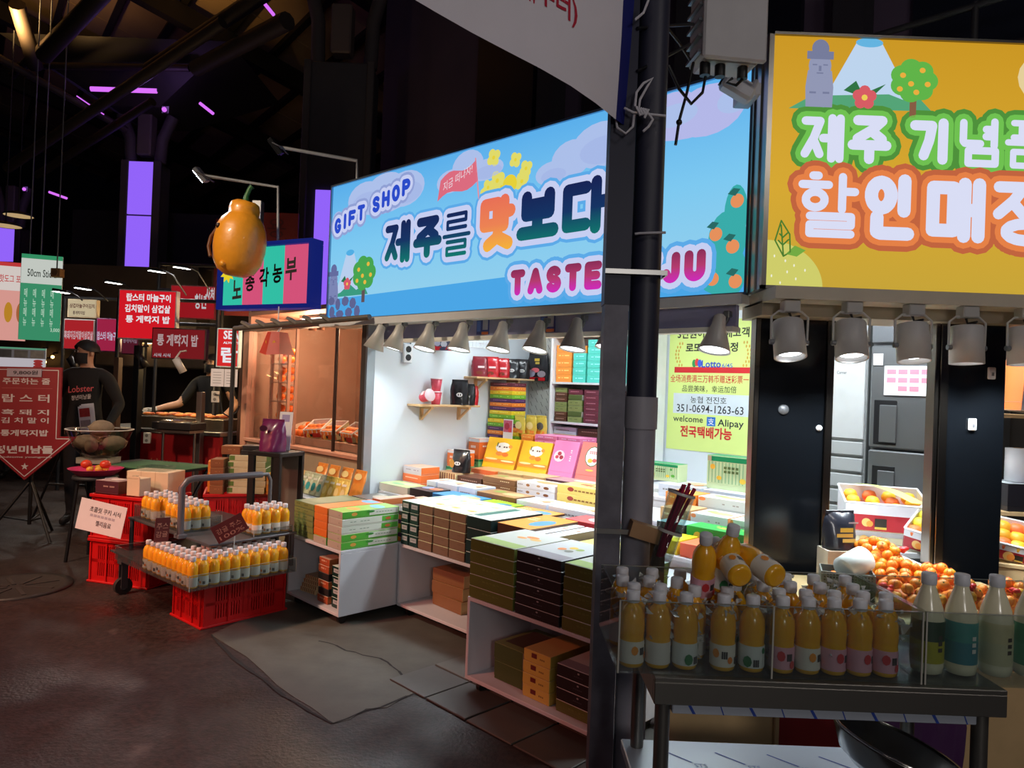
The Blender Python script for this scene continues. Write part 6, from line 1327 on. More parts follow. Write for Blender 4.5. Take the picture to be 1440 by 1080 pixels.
cart_bottles([.435 + .0615 * k for k in range(4)], [.07 + .0615 * k for k in range(4)], .297, 'lower right group')
cart_bottles([.255 + .062 * k for k in range(3)], [.57 + .07 * k for k in range(9)], .507, 'upper left tray', skip=((0, 4), (0, 5)))
cart_bottles([.515 + .0625 * k for k in range(4)], [.205 + .0615 * k for k in range(3)], .507, 'upper right tray')
CARD = mat((104, 34, 34), .5, var=.15)
def card(pts_px, Y, w, h, label, roll, lines, yaw=.9):
    p = at(*pts_px, Y); t = thing('price_card', label, 'card', p, 0, 'dark red price cards', rot=(0, roll, yaw))
    g = MB(); g.box(-w / 2, w / 2, 0, .003, -h / 2, h / 2, CARD); g.build('card', t)
    if yaw < .5: g = MB(); g.tube([(.02, .005, -.02), (.02 + .13 * sin(roll), .03, -.13)], .003, WHITE, 6); g.build('stick', t)
    for body, a, b in lines: g = MB(); g.text(body, -w * .4, w * .4, a * h, b * h, -.0012, mat((200, 140, 120), .6), .005); g.build('lettering', t)
card((228, 745), 4.15, .085, .14, 'dark red price card hanging at the left end of the cart', .06, [('주스', .02, .28), ('감귤', -.3, -.06)])
card((323, 743), 3.86, .17, .10, 'dark red price card leaning between the juice groups', -.5, [('감귤 주스', -.05, .25), ('100%', -.38, -.16)], .35)
# boxes behind the cart
GB_ = 'boxes stacked behind the cart'
style('creamgreen', (226, 214, 180), (222, 206, 166), (90, 120, 60), [('F', 'r', -.42, 0, .14, .9, (104, 134, 66))])
style('kraftb', (170, 120, 80), (150, 92, 60), None, [('F', 't', 0, 0, .5, .2, (190, 130, 90), 1, 5)])
bz = .623
for k in range(6): gbox('creamgreen', (-1.90 + .006 * (k % 2), 5.22 + .004 * (k % 3), bz + .046 * k), radians(8), .26, .20, .044, 'cream box with green end behind the cart, ' + ordn(k, 6), GB_)
for k in range(4): gbox('kraftb', (-2.085, 5.14, bz + .062 * k), radians(8), .09, .16, .060, 'brown kraft box beside the cream boxes, ' + ordn(k, 4), GB_)
gbox('kraftb', (-2.02, 5.20, bz + .277), radians(8), .13, .12, .06, 'reddish-brown box lying on top of the cream stack', GB_)
for k in range(2): gbox('charcoal', (-1.86 + .01 * k, 5.21, bz + .277 + .034 * k), radians(6), .17, .12, .032, 'black box with white label above the cream stack, ' + ordn(k, 2), GB_)
for k in range(2): gbox(('orangeb', 'yellow')[k], (-1.735 + .022 * k, 5.18, bz), radians(8), .018, .13, .15, ['thin orange box standing right of the cream stack', 'thin yellow box standing right of the cream stack'][k], GB_)
gbox('orangeb', (-2.165, 5.2, bz), radians(20), .05, .12, .22, 'tall orange pack standing left of the kraft boxes', GB_)
# on the red crates at the left
gbox('plum', (-2.76, 5.01, 0.615), radians(-17), .20, .15, .09, 'dark purple box on the left red crate', GB_)
cwm = mat((226, 200, 168), .6)
t = thing('cream_case', 'large cream case with clear lid on the red crate', 'case', (-2.54, 5.14, 0.615), radians(-8)); g = MB(); g.box(-.16, .16, -.10, .10, 0, .15, cwm, .003); g.build('body', t); g = MB(); g.box(-.10, .10, -.08, .08, .15, .18, ACRYL); g.build('clear_lid', t)
g = MB()
for k in range(3): g.rect(-.162 + .11 * k, -.16 + .11 * k, .0, .15, -.1008, mat((190, 150, 116), .6))
g.build('seam', t)
t = thing('cream_carton', 'small open cream carton on the red crate', 'carton', (-2.56, 4.94, 0.615), radians(-17)); g = MB(); g.box(-.055, .055, -.05, .05, 0, .12, cwm, .002); g.build('body', t); g = MB(); g.box(-.055, .055, -.052, -.048, .12, .135, cwm); g.box(-.057, -.053, -.05, .05, .12, .13, cwm); g.build('flap', t)
ps = thing('paper_notice', 'white paper notice taped in front of the red crates', 'notice', at(142, 729, 4.66), 0, rot=(-.05, .16, -.12))
g = MB(); g.box(-.165, .165, 0, .002, -.10, .105, PAPER); g.build('sheet', ps)
for body, x0, x1, z0, z1, c in (('초콜릿 쿠키 시식', -.09, .13, .03, .065, (40, 36, 44)), ('젤리음료', -.03, .08, -.055, -.02, (60, 50, 60))): g = MB(); g.text(body, x0, x1, z0, z1, -.0008, mat(c, .6), .012); g.build('lettering', ps)
g = MB(); 
for k in range(7): g.rect(-.08 + .026 * k, -.06 + .026 * k, .0, .016, -.0008, mat((180, 176, 190), .6))
o = g.build('faint_line', ps); o['kind'] = 'stuff'
g = MB(); g.box(-.17, -.16, .002, .30, .02, .04, DARK); g.build('clip_arm', ps)

# ================================================================ arrow sign on tripod
AY = 6.1
ac = at(34, 675, AY); ars = 1
ar = thing('arrow_sign', 'dark red arrow-shaped queue sign with white Korean lettering on a stand', 'sign', (ac.x, ac.y, ac.z), 0, rot=(-.03, -.02, .10))
KX = AY / 1000
def ax_(px, py): return (px - 34) * KX, (675 - py) * KX
outl = [(0, 0), (.425, .375), (.27, .375), (.27, .97), (-.27, .97), (-.27, .375), (-.425, .375)]
ARD = mat((142, 20, 34), .5, var=.08)
g = MB(); g.prism(outl, 0, .02, ARD); g.build('board', ar)
WL = mat((214, 208, 212), .5)
inn_ = [(0, .03), (.365, .355), (.245, .355), (.245, .945), (-.245, .945), (-.245, .355), (-.365, .355), (0, .03)]
g = MB(); g.strokes([inn_], .0035, -.0012, WL, n=6); g.build('border_line', ar)
def atext(body, x0, x1, z0, z1, b=.03): g = MB(); g.text(body, x0, x1, z0, z1, -.0016, WL, b); g.build('lettering', ar)
atext('주문하는 줄', -.205, .18, .82, .875, .02); g = MB(); g.rect(-.21, .20, .785, .788, -.0014, mat((180, 90, 96), .5)); g.build('rule', ar)
atext('랍 스 터', -.205, .18, .665, .735, .02); atext('흑 돼 지', -.205, .18, .555, .605, .02); atext('김 치 말 이', -.205, .18, .485, .535, .02); atext('통게딱지밥', -.205, .18, .375, .43, .03); atext('청년미남들', -.25, .225, .225, .295, .04); atext('Handsome youngmen', -.24, .215, .185, .205, .01)
star = [(.0 + (.032 if k % 2 == 0 else .013) * sin(k * pi / 5), .115 + (.032 if k % 2 == 0 else .013) * cos(k * pi / 5)) for k in range(10)]
g = MB(); g.poly(star, -.0016, WL); g.build('star', ar)
tg = MB(); tg.box(-.17, .11, -.006, -.002, .885, .955, mat((178, 170, 186), .6)); o = tg.build('price_tag', ar); g = MB(); g.text('9,800원', -.12, .08, .90, .94, -.0072, mat((50, 46, 56), .6), .02); g.build('tag_lettering', o)
sd_ = thing('sign_stand', 'black tripod stand under the red arrow sign', 'stand', (ac.x + .02, ac.y + .06, 0))
g = MB(); g.tube([(0, 0, .12), (0, 0, ac.z + .5)], .016, BLACK, 10); g.build('pole', sd_)
for a in (-.5, 1.6, 3.7): g = MB(); g.tube([(0, 0, .5), (.33 * cos(a), .33 * sin(a), 0.0)], .012, BLACK, 8); g.tube([(0, 0, .15), (.2 * cos(a), .2 * sin(a), .2)], .007, BLACK, 6); g.build('leg', sd_)
st2 = thing('easel', 'black metal easel standing behind the arrow sign', 'easel', (-4.35, 6.9, 0))
for a, b in (((-.25, 0, 0), (.05, .1, .95)), ((.35, 0, 0), (.05, .1, .95)), ((.1, .5, 0), (.05, .12, .9)), ((-.15, .04, .35), (.25, .04, .35))): g = MB(); g.tube([a, b], .011, BLACK, 8); g.build('leg', st2)
# dark folding table with bowl of yams
ft = thing('folding_table', 'dark folding table with green cloth under the bowl of yams', 'table', (-2.95, 5.95, 0), -.3)
g = MB(); g.box(-.45, .42, -.28, .28, .68, .70, DARK, .003); g.build('table_top', ft)
g = MB(); g.box(-.30, .43, -.285, .2, .70, .706, mat((50, 96, 60), .7, var=.4, scale=14)); g.build('cloth', ft)
for x in (-.4, .36): 
    for y in (-.2, .2): g = MB(); g.tube([(x, y, .68), (x * .8, -y, 0)], .014, BLACK, 8); g.build('leg', ft)
BOWLG = glass_mat('bowl_plastic', (225, 220, 214), .3)
bw = thing('clear_bowl', 'large clear plastic bowl heaped with yams', 'bowl', at(139, 644, 5.9), 0)
zb_ = bw.location.z
g = MB(); g.lathe([(.0, 0), (.10, .002), (.19, .09), (.245, .235)], BOWLG, 26, cap=False); g.build('bowl', bw)
g = MB(); g.lathe([(.243, .233), (.253, .236), (.253, .242), (.243, .242)], mat((200, 198, 194), .3), 26, cap=False); g.build('rim', bw)
YAM = mat((120, 104, 86), .8, var=.4, scale=16, bump=.5)
for k, (x, y, z, rx, ry, rz_, lb) in enumerate(((-.115, 0, .125, .095, .07, .065, 'rough brown yam at the left of the bowl'), (.115, .02, .125, .098, .07, .062, 'rough brown yam at the right of the bowl'), (.0, -.115, .115, .08, .05, .062, 'round pale yam at the front of the bowl'), (.0, .02, .245, .105, .075, .068, 'rough dark yam on top of the heap'), (.02, .12, .12, .1, .06, .06, 'brown yam at the back of the bowl'))):
    g = MB(); g.sph((0, 0, 0), 1, YAM, 16, 10, (rx, ry, rz_), .05); g.tube([(rx * .9, 0, 0), (rx * 1.15, .01, .01)], [.02, .006], YAM, 7)
    tag(g.build('yam', loc=bw.location + Vector((x, y, z)), rz=k), lb, 'yam', 'yams in the bowl')
t = thing('clear_block', 'clear plastic case propping up the bowl of yams', 'case', (bw.location.x, bw.location.y, .706)); hh = max(.05, zb_ - .708)
g = MB(); g.box(-.13, .13, -.1, .1, 0, hh, mat((150, 140, 128), .4, var=.3, scale=20), .003); g.build('body', t); g = MB(); g.box(-.135, .135, -.105, .105, hh - .008, hh, ACRYL); g.build('lid', t)
t = thing('pink_tray', 'pink plastic dish of tomatoes and mandarins on the table', 'dish', at(135, 668, 5.55), 0)
g = MB(); g.lathe([(0, 0), (.13, .002), (.19, .05), (.195, .055), (.18, .05), (.12, .010), (0, .009)], mat((196, 50, 100), .4), 24); g.build('dish', t)
for k in range(8):
    a = k * .9; m = mat((214, 60, 30), .35) if k % 4 == 0 else mat((226, 160, 50), .4)
    g = MB(); g.sph((0, 0, 0), .04 if k % 4 == 0 else .026, m, 12, 8, (1, 1, .85)); tag(g.build('tomato' if k % 4 == 0 else 'mandarin', loc=t.location + Vector((.07 * cos(a) + .0, .06 * sin(a), .05 + .035 * (k % 4 == 0)))), ['large red tomato on the pink dish, right', 'small yellow mandarin on the pink dish, right', 'small yellow mandarin at the back of the pink dish', 'small yellow mandarin at the back left of the pink dish', 'large red tomato on the pink dish, left', 'small yellow mandarin at the front left of the pink dish', 'small yellow mandarin at the front of the pink dish', 'small yellow mandarin at the front right of the pink dish'][k], 'fruit', 'fruit on the pink dish')
sp = thing('dish_stool', 'dark stool under the pink dish', 'stool', (t.location.x, t.location.y, 0)); zd = t.location.z
g = MB(); g.lathe([(0, zd - .03), (.16, zd - .03), (.165, zd - .02), (.16, zd - .002), (0, zd - .002)], DARK, 18); g.build('seat', sp)
for a in range(4): g = MB(); g.tube([(.12 * cos(a * 1.57 + .7), .12 * sin(a * 1.57 + .7), zd - .03), (.18 * cos(a * 1.57 + .7), .18 * sin(a * 1.57 + .7), 0)], .013, BLACK, 8); g.build('leg', sp)
t = thing('tasting_cup', 'small clear tasting cup beside the pink dish', 'cup', (-2.84, 5.10, .615)); g = MB(); g.lathe([(.03, 0), (.042, .085), (.040, .085), (.028, .003), (0, .003)], glass_mat('cup_plastic', haze=.12), 16); g.build('cup', t); g = MB(); g.lathe([(.041, .083), (.044, .085), (.041, .088)], PAPER, 16, cap=False); g.build('rim', t)

# ================================================================ black trolley, purple bag, snack pouches
tr = thing('black_trolley', 'black framed trolley cabinet with glass front left of the snack pouches', 'trolley', at(386, 715, 4.85) * Vector((1, 1, 0)) if False else (at(386, 715, 4.95).x, 4.95, 0), RZ * .55)
zt2 = at(386, 634, 4.95).z
for x in (-.115, .115):
    for y in (-.11, .11): g = MB(); g.box(x - .028, x + .028, y - .012, y + .012, 0.04, zt2, BLACK, .003); g.build('post', tr)
for z in (.10, zt2 - .03): g = MB(); g.box(-.143, .143, -.125, .125, z, z + .03, BLACK, .004); g.build('frame', tr)
g = MB(); g.box(-.087, .087, -.10, -.095, .13, zt2 - .03, GLASS); g.build('glass_front', tr)
g = MB(); g.box(-.11, .11, .095, .10, .13, zt2 - .03, mat((120, 110, 100), .6)); g.build('back_panel', tr)
for x in (-.1, .1): g = MB(); g.tube([(x - .01, -.09, .03), (x + .01, -.09, .03)], .03, BLACK, 12); g.build('castor', tr)
for k in range(3): gbox(('yellow', 'orangeb', 'tan')[k], tr.location + Vector((0, 0, .132 + .10 * k)), RZ * .55, .12, .10, .095, ['yellow box inside the black trolley', 'orange box inside the black trolley', 'tan box inside the black trolley'][k], 'boxes inside the trolley')
pouch(tr.location + Vector((-.03, 0, zt2 + .001)), .20, .21, (110, 34, 84), 'glossy purple gift bag standing on the black trolley', name='gift_bag', rz=-.3, th=.16, snout=False, extra=[('e', -.1, .75, .16, .10, (60, 20, 48))], group='gift bags')
t = thing('white_leaflet', 'white leaflet standing behind the purple bag', 'leaflet', tr.location + Vector((.015, .09, zt2)), -.2, rot=(-.1, 0, -.2)); g = MB(); g.box(-.05, .05, 0, .003, .0, .27, PAPER); g.build('sheet', t); g = MB(); g.rect(-.03, .03, .2, .25, -.0008, mat((160, 150, 190), .6)); g.build('print', t)
PC = [((222, 176, 110), (226, 130, 60)), ((206, 206, 170), (70, 170, 170)), ((206, 206, 170), (70, 170, 170)), ((206, 206, 170), (60, 160, 160)), ((210, 210, 180), (80, 180, 176)), ((226, 190, 90), (240, 214, 140)), ((226, 190, 90), (240, 220, 150)), ((230, 190, 84), (240, 214, 140)), ((230, 194, 96), (236, 210, 150))]
for k, (c, e) in enumerate(PC):
    pouch(S(-5.02 + .08 * k, 2.72, .602), .076, .16, c, 'cream snack pouch, %s of the leaning row beside the jamb' % ORD[k], rz=RZ, rot=(-.35, 0, RZ + .15), th=.03, snout=False, extra=[('e', .0, .38, .3, .2, e), ('r', 0, .75, .3, .05, (250, 240, 220))], group='snack pouches leaning in a row')
for k in range(4): pouch(S(-4.98 + .18 * k, 2.86, .602), .16, .21, (226, 140, 60), 'orange snack pouch, %s of the rear row beside the jamb' % ORD[k], rz=RZ, rot=(-.3, 0, RZ), th=.03, snout=False, extra=[('e', .0, .8, .3, .12, (250, 220, 150))], group='orange pouches of the rear row')
# ================================================================ fruit seller next door (glass corner)
FD, F0, F1, FZ0, FZ1 = 3.22, -6.95, -4.80, .86, 1.93
fs2 = thing('glass_storefront', 'brown framed glass front of the fruit seller next door', 'storefront', S(0, 0, 0), RZ)
BR = mat((70, 46, 40), .45, .2); PK = mat((196, 142, 120), .5)
for nm, b, m in (('post', (F0 - .12, F0, FD - .04, FD + .05, 0, FZ1), PK), ('post', (F0 - .22, F0 - .12, FD - .03, FD + .06, 0, FZ1), BR), ('post', (F1 - .02, F1 + .10, FD - .05, FD + .04, 0, FZ1), BR), ('mullion', (-5.36, -5.345, FD - .01, FD + .02, FZ0, FZ1), BR), ('mullion', (-6.05, -6.035, FD - .01, FD + .02, FZ0, FZ1), PK), ('head_beam', (F0 - .22, F1 + .1, FD - .05, FD + .05, FZ1, FZ1 + .07), mat((120, 104, 92), .5)), ('sill', (F0, F1, FD - .06, FD + .06, FZ0 - .03, FZ0), PK)):
    g = MB(); g.box(*b, m, .003); g.build(nm, fs2)
for a, b in ((F0, -6.05), (-6.035, -5.36), (-5.345, F1 - .02)): g = MB(); g.box(a, b, FD, FD + .006, FZ0, FZ1, GLASS); g.build('pane', fs2)
for a, b in ((F0, -6.0), (-5.995, -5.4), (-5.395, F1 - .02)): g = MB(); g.box(a, b, FD - .02, FD + .02, .05, FZ0 - .03, mat((178, 158, 132), .55), .003); g.build('lower_panel', fs2)
struct(MB().box(-7.2, -4.70, 4.6, 4.65, 0, 2.3, mat((150, 110, 90), .7)).build('wall_fruit_back', rz=RZ))
struct(MB().box(-7.24, -7.18, 3.3, 4.6, 0, 2.3, mat((160, 120, 100), .7)).build('wall_fruit_side', rz=RZ))
struct(MB().box(-7.2, -4.70, 3.28, 4.6, 2.1, 2.14, mat((170, 120, 96), .6)).build('ceiling_fruit', rz=RZ))
for k in range(3):
    t = thing('tube_lamp', 'fluorescent tube under the fruit seller ceiling, ' + ['front', 'middle', 'rear'][k], 'lamp', S(-5.8, 3.55 + .36 * k, 2.06), RZ, 'tubes in the fruit shop')
    g = MB(); g.tube([(-.75, 0, 0), (.75, 0, 0)], .014, lamp_mat((236, 236, 226), 3.5), 10); g.build('tube', t); g = MB(); g.box(-.78, .78, -.025, .025, .012, .035, WHITE); g.build('fitting', t)
for k, px in enumerate((436, 448, 478)):
    u_ = U(px, 470, 3.32); t = thing('warm_can_lamp', 'small warm ceiling spot behind the fruit seller glass, ' + ORD[k], 'lamp', S(u_, 3.34, 1.92), RZ, 'warm spots in the fruit shop')
    g = MB(); g.lathe([(.03, .10), (.036, .0), (.03, .0), (.026, .04), (0, .04)], mat((150, 96, 70), .5), 14); g.build('can', t); g = MB(); g.lathe([(.026, .012), (0, .014)], lamp_mat((255, 222, 170), 8), 12); g.build('bulb', t)
# sloping fruit display inside
fd = thing('fruit_display', 'sloped white fruit display behind the glass', 'display', S(0, 0, 0), RZ)
g = MB(); g.add([(-6.9, 3.32, .88), (-4.95, 3.32, .88), (-4.95, 3.80, 1.02), (-6.9, 3.80, 1.02), (-6.9, 3.32, 0), (-4.95, 3.32, 0), (-4.95, 3.80, 0), (-6.9, 3.80, 0)], [(0, 1, 2, 3), (4, 5, 1, 0), (5, 6, 2, 1), (6, 7, 3, 2), (7, 4, 0, 3)], mat((200, 180, 160), .6)); g.build('body', fd)
g = MB(); g.box(-6.9, -4.95, 3.30, 3.33, .86, .93, PK); g.build('front_lip', fd)
g = MB(); g.lathe([(0, -.038), (.022, -.035), (.040, -.018), (.045, 0), (.040, .02), (.022, .034), (0, .034)], mat((244, 112, 28), .45, var=.12, scale=30), 12); OM = g.mesh('peel'); g = MB(); g.lathe([(.008, .032), (.004, .040), (0, .040)], LEAFG, 6); OS = g.mesh('stem')
def orange(p, label, group, sc=1):
    t = thing('orange', label, 'orange', p, 0, group); t.scale = (sc,) * 3
    for nm, me in (('peel', OM), ('stem', OS)): o = bpy.data.objects.new(nm, me); COL.objects.link(o); o.parent = t
for i in range(4):
    for j in range(3): orange(S(-6.42 + i * .10 + (j % 2) * .04, 3.40 + j * .10, .95 + j * .03), 'orange on the sloped display, %s row, %s from the left' % (['front', 'middle', 'back'][j], ORD[i]), 'oranges on the sloped display', 1.05)
# rack of oranges at the left behind the glass
RU, RD_ = -6.87, 3.42
rk = thing('orange_rack', 'upright rack holding columns of oranges behind the glass', 'rack', S(0, 0, 0), RZ)
for u_ in (-6.90, -6.72, -6.54): g = MB(); g.box(u_ - .012, u_ + .012, 3.40, 3.43, .9, 1.75, PK); g.build('upright', rk)
for z in (1.05, 1.24, 1.43, 1.62): g = MB(); g.box(-6.888, -6.552, 3.40, 3.52, z - .012, z, PK); g.build('shelf_board', rk)
for i in range(2):
    for j in range(4):
        for k in range(2): orange(S(-6.81 + i * .18 + (.02 * k), 3.475, 1.05 + .19 * j + .042 + .075 * k), 'orange on the rack, %s shelf, %s from the left%s' % (ORD[j], ORD[i], ', upper of two' if k else ''), 'oranges on the rack')
for k, (u_, d_, c, lb) in enumerate(((-5.92, 3.42, (196, 40, 30), 'red fruit box tilted on the display behind the glass'), (-5.66, 3.44, (214, 90, 40), 'orange fruit box with white flap behind the glass'), (-5.38, 3.46, (176, 30, 30), 'dark red fruit box at the right behind the glass'), (-5.14, 3.44, (206, 60, 36), 'red fruit box in the corner behind the glass'))):
    fruit_carton(S(u_, d_, .945), RZ + .3 - .2 * k, .11, .08, .08, lb, rot=(.20, -.1 + .05 * k, RZ + .3 - .2 * k), front=c, fruit=(244, 130, 40), n=8)
gl = thing('green_bunch', 'pile of small green citrus behind the glass', 'fruit', S(-6.05, 3.62, .98), RZ)
for k in range(14): g = MB(); g.sph((random.uniform(-.14, .14), random.uniform(-.07, .07), .03 + .05 * random.random()), .032, mat((120, 132, 50), .5, var=.2), 10, 7); g.build('citrus', gl)
yb = thing('pineapple', 'yellow pineapple lit behind the glass', 'fruit', S(-5.42, 3.62, 1.0), RZ)
g = MB(); g.sph((0, 0, .09), .07, mat((240, 170, 30), .5, var=.4, scale=40, bump=.5), 14, 10, (1, 1, 1.3)); g.build('body', yb)
for k in range(8): g = MB(); a = k * .8; g.add([(.02 * cos(a), .02 * sin(a), .17), (.02 * cos(a + 1), .02 * sin(a + 1), .17), (.07 * cos(a + .5), .07 * sin(a + .5), .28)], [(0, 1, 2)], LEAFG); g.build('leaf', yb)
cb2 = thing('white_cabinet', 'white shelf cabinet with mint boxes in the fruit shop', 'cabinet', S(0, 0, 0), RZ)
for b in ((-5.95, -4.95, 4.55, 4.58, .9, 1.75), (-5.95, -5.93, 4.3, 4.55, .9, 1.75), (-4.97, -4.95, 4.3, 4.55, .9, 1.75), (-5.46, -5.44, 4.3, 4.55, .9, 1.75), (-5.95, -4.95, 4.3, 4.55, 1.33, 1.35), (-5.95, -4.95, 4.3, 4.55, 1.73, 1.75), (-5.95, -4.95, 4.3, 4.55, .9, .92)): g = MB(); g.box(*b, mat((190, 176, 164), .6)); g.build('panel', cb2)
style('mintdark', (110, 170, 150), (110, 176, 156), (60, 90, 84), [])
for i, u_ in enumerate((-5.72, -5.22)): stack('mintdark', u_ - .12, u_ + .12, 4.32, .18, 1.352, .085, 3, 'mint box in the white cabinet, ' + ['left', 'right'][i] + ' column', 'mint boxes in the fruit shop')
stack('charcoal', -5.15, -4.92, 3.86, .16, .0, 1.30, 1, 'tall dark green crate at the right behind the glass', 'mint boxes in the fruit shop')
# red paper lantern-like sign
p = at(390, 483, 5.75)
rl = thing('red_pendant', 'red folded paper pendant hanging before the glass', 'pendant', p, RZ + .4)
g = MB(); RM = mat((196, 66, 52), .5, var=.1)
g.add([(-.06, -.05, .09), (.06, -.05, .09), (.10, -.09, -.09), (0, -.13, -.10), (-.10, -.09, -.08), (0, -.075, .09), (-.06, .05, .09), (.06, .05, .09), (.10, .09, -.09), (-.10, .09, -.08)], [(0, 5, 3, 4), (5, 1, 2, 3), (1, 7, 8, 2), (6, 0, 4, 9), (7, 6, 9, 8)], RM); g.build('shade', rl)
for s_ in (-1, 1): g = MB(); g.ell(s_ * .045, 0, .012, .02, 0, mat((226, 150, 60), .5), 10, Matrix.Translation((0, -.106, 0)) @ Matrix.Rotation(s_ * .45, 4, 'Z')); g.build('emblem', rl)
g = MB(); g.tube([(0, 0, .09), (.03, 0, .13), (0, 0, .16), (-.03, 0, .13), (0, 0, .09)], .008, WHITE, 6); g.tube([(0, 0, .16), (0, 0, .30)], .005, WHITE, 6); g.build('hanger', rl)
# canopy rail with clips
rlp = [at(330, 462, 6.0), at(520, 446, 5.2)]
cr_ = thing('canopy_rail', 'steel canopy rail with clamp clips under the painted board sign', 'rail')
g = MB(); g.tube([rlp[0], rlp[1]], .022, mat((128, 120, 112), .4, .6), 10); g.build('rail', cr_)
for k in range(6): q = rlp[0].lerp(rlp[1], .1 + .12 * k); g = MB(); g.box(-.05, .05, -.05, .05, .01, .035, mat((120, 110, 100), .5), .004, M=Matrix.Translation(q) @ Matrix.Rotation(.5, 4, 'Y')); g.build('clip', cr_)
q0 = rlp[0]; g = MB(); g.tube([q0, (q0.x, q0.y, 0)], .02, DARK, 8); g.build('post', cr_)
# ================================================================ painted board sign
PL, PR = at(308, 441, 6.2), at(440, 424, 5.72); PR.z = PL.z = 2.04
prz = math.atan2(PR.y - PL.y, PR.x - PL.x); pw = (PR - PL).length; ph = .56
bsn = thing('painted_board_sign', 'blue framed sign of teal and pink planks with black brush letters', 'sign', PL, prz)
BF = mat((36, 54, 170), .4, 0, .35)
for b in ((0, pw, -.04, .10, 0, .035), (0, pw, -.04, .10, ph - .035, ph), (0, .035, -.04, .10, .035, ph - .035), (pw - .035, pw, -.04, .10, .035, ph - .035)): g = MB(); g.box(*b, BF, .004); g.build('frame', bsn)
g = MB(); g.box(.03, pw - .03, .05, .06, .03, ph - .03, DARK); g.build('backing', bsn)
n = 17; wp = (pw - .07) / n
for k in range(n):
    teal = k < 4 or 8 <= k < 12; g = MB()
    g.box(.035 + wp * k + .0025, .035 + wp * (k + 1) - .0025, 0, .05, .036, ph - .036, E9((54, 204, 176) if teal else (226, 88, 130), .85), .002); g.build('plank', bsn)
INKB = mat((20, 18, 22), .6)
for ch, cx, cz, sz in (('노', .21, .17, .15), ('총', .36, .23, .15), ('각', .52, .26, .15), ('농', .67, .29, .15), ('부', .82, .32, .17)):
    g = MB(); g.text(ch, cx - sz * .36, cx + sz * .36, cz - sz * .55, cz + sz * .55, -.003, INKB, .03, shear=.01); g.build('letter', bsn)
sb = [(.14 + (.085 if k % 2 == 0 else .05) * cos(k * pi / 9), .31 + (.085 if k % 2 == 0 else .05) * sin(k * pi / 9)) for k in range(18)]
g = MB(); g.prism(sb, -.05, -.043, E9((240, 214, 40))); g.build('starburst', bsn)
# ================================================================ giant citrus sculpture
hp_ = at(333, 332, 5.75)
hs = thing('citrus_sculpture', 'giant orange citrus sculpture with green stem above the painted sign', 'sculpture', hp_ - Vector((0, 0, .33)), 0, rot=(0, .10, 0))
HO = mat((246, 160, 40), .4, var=.10, scale=20, bump=.3, coat=.3)
g = MB(); g.lathe([(0, .0), (.08, .006), (.145, .045), (.185, .12), (.202, .22), (.203, .31), (.190, .39), (.165, .455), (.132, .495), (.118, .51), (.120, .55), (.112, .59), (.08, .612), (0, .605)], HO, 36); o = g.build('fruit_body', hs)
for v in o.data.vertices: v.co *= 1 + .012 * sin(v.co.x * 45 + v.co.z * 30) * cos(v.co.y * 40 + v.co.z * 18)
g = MB(); g.tube([(0, 0, .60), (.0, 0, .66), (.015, 0, .72), (.035, 0, .745)], [.03, .02, .018, .022], mat((44, 104, 44), .4), 10); g.build('stem', hs)
g = MB(); g.tube([(-.14, -.12, .36), (-.19, -.11, .28), (-.20, -.11, .20), (-.165, -.13, .12)], .014, mat((110, 60, 26), .5), 8); g.build('mouth_groove', hs)
g = MB(); g.sph((-.13, -.14, .37), .022, mat((60, 36, 20), .4), 10, 7); g.build('eye', hs)
g = MB(); g.sph((-.05, -.15, .075), .028, HO, 10, 7); g.build('dimple', hs)
p = at(362, 315, 6.12); sp_ = thing('sculpture_post', 'square steel post behind the citrus sculpture', 'post', (p.x, p.y, 0))
g = MB(); g.box(-.04, .04, -.04, .04, 2.05, at(362, 283, 6.12).z, mat((150, 152, 158), .4, .6), .004); g.build('tube', sp_); g = MB(); g.box(-.045, .045, -.045, .045, 2.72, 2.78, mat((50, 110, 190), .5)); g.build('blue_band', sp_)
g = MB(); g.box(-.16, .02, -.30, -.04, 2.62, 2.66, DARK); g.build('bracket', sp_)
# flood lights on arms
def flood(head, bend, foot, Y, on, label):
    h, b, f = at(*head, Y), at(*bend, Y), at(*foot, Y); t = thing('flood_light', label, 'flood light')
    g = MB(); g.tube([h, b, f], .014, mat((190, 192, 196), .4, .3), 8); g.build('arm', t)
    M = Matrix.Translation(h) @ Matrix.Rotation(.9, 4, 'Y') @ Matrix.Rotation(.35, 4, 'Z')
    g = MB(); g.box(-.07, .07, -.08, .08, -.02, .02, mat((180, 184, 190), .4, .3) if on else BLACK, .006, M=M); g.build('head', t)
    g = MB(); g.box(-.06, .06, -.07, .07, -.024, -.02, lamp_mat((226, 240, 255), 40) if on else mat((50, 52, 56), .2), 0, M=M); g.build('lens', t)
    g = MB(); g.tube([h + Vector((.0, -.09, .0)), h + Vector((.07, -.09, -.03)), h + Vector((.07, .09, -.03)), h + Vector((.0, .09, .0))], .006, GREYM, 6); g.build('yoke', t)
    if on: light('flood_glow', 'SPOT', h + Vector((-.05, -.03, -.06)), 12, (.82, .90, 1), size=.06, spot=3.0, blend=.5, aim=h + Vector((-.35, -.6, -1.2)))
    return t
flood((283, 246), (391, 263), (391, 350), 6.1, True, 'lit white flood light on a pole arm above the citrus sculpture')
flood((388, 206), (502, 226), (502, 262), 5.6, False, 'unlit black flood light on a pole arm beside the blue sign')
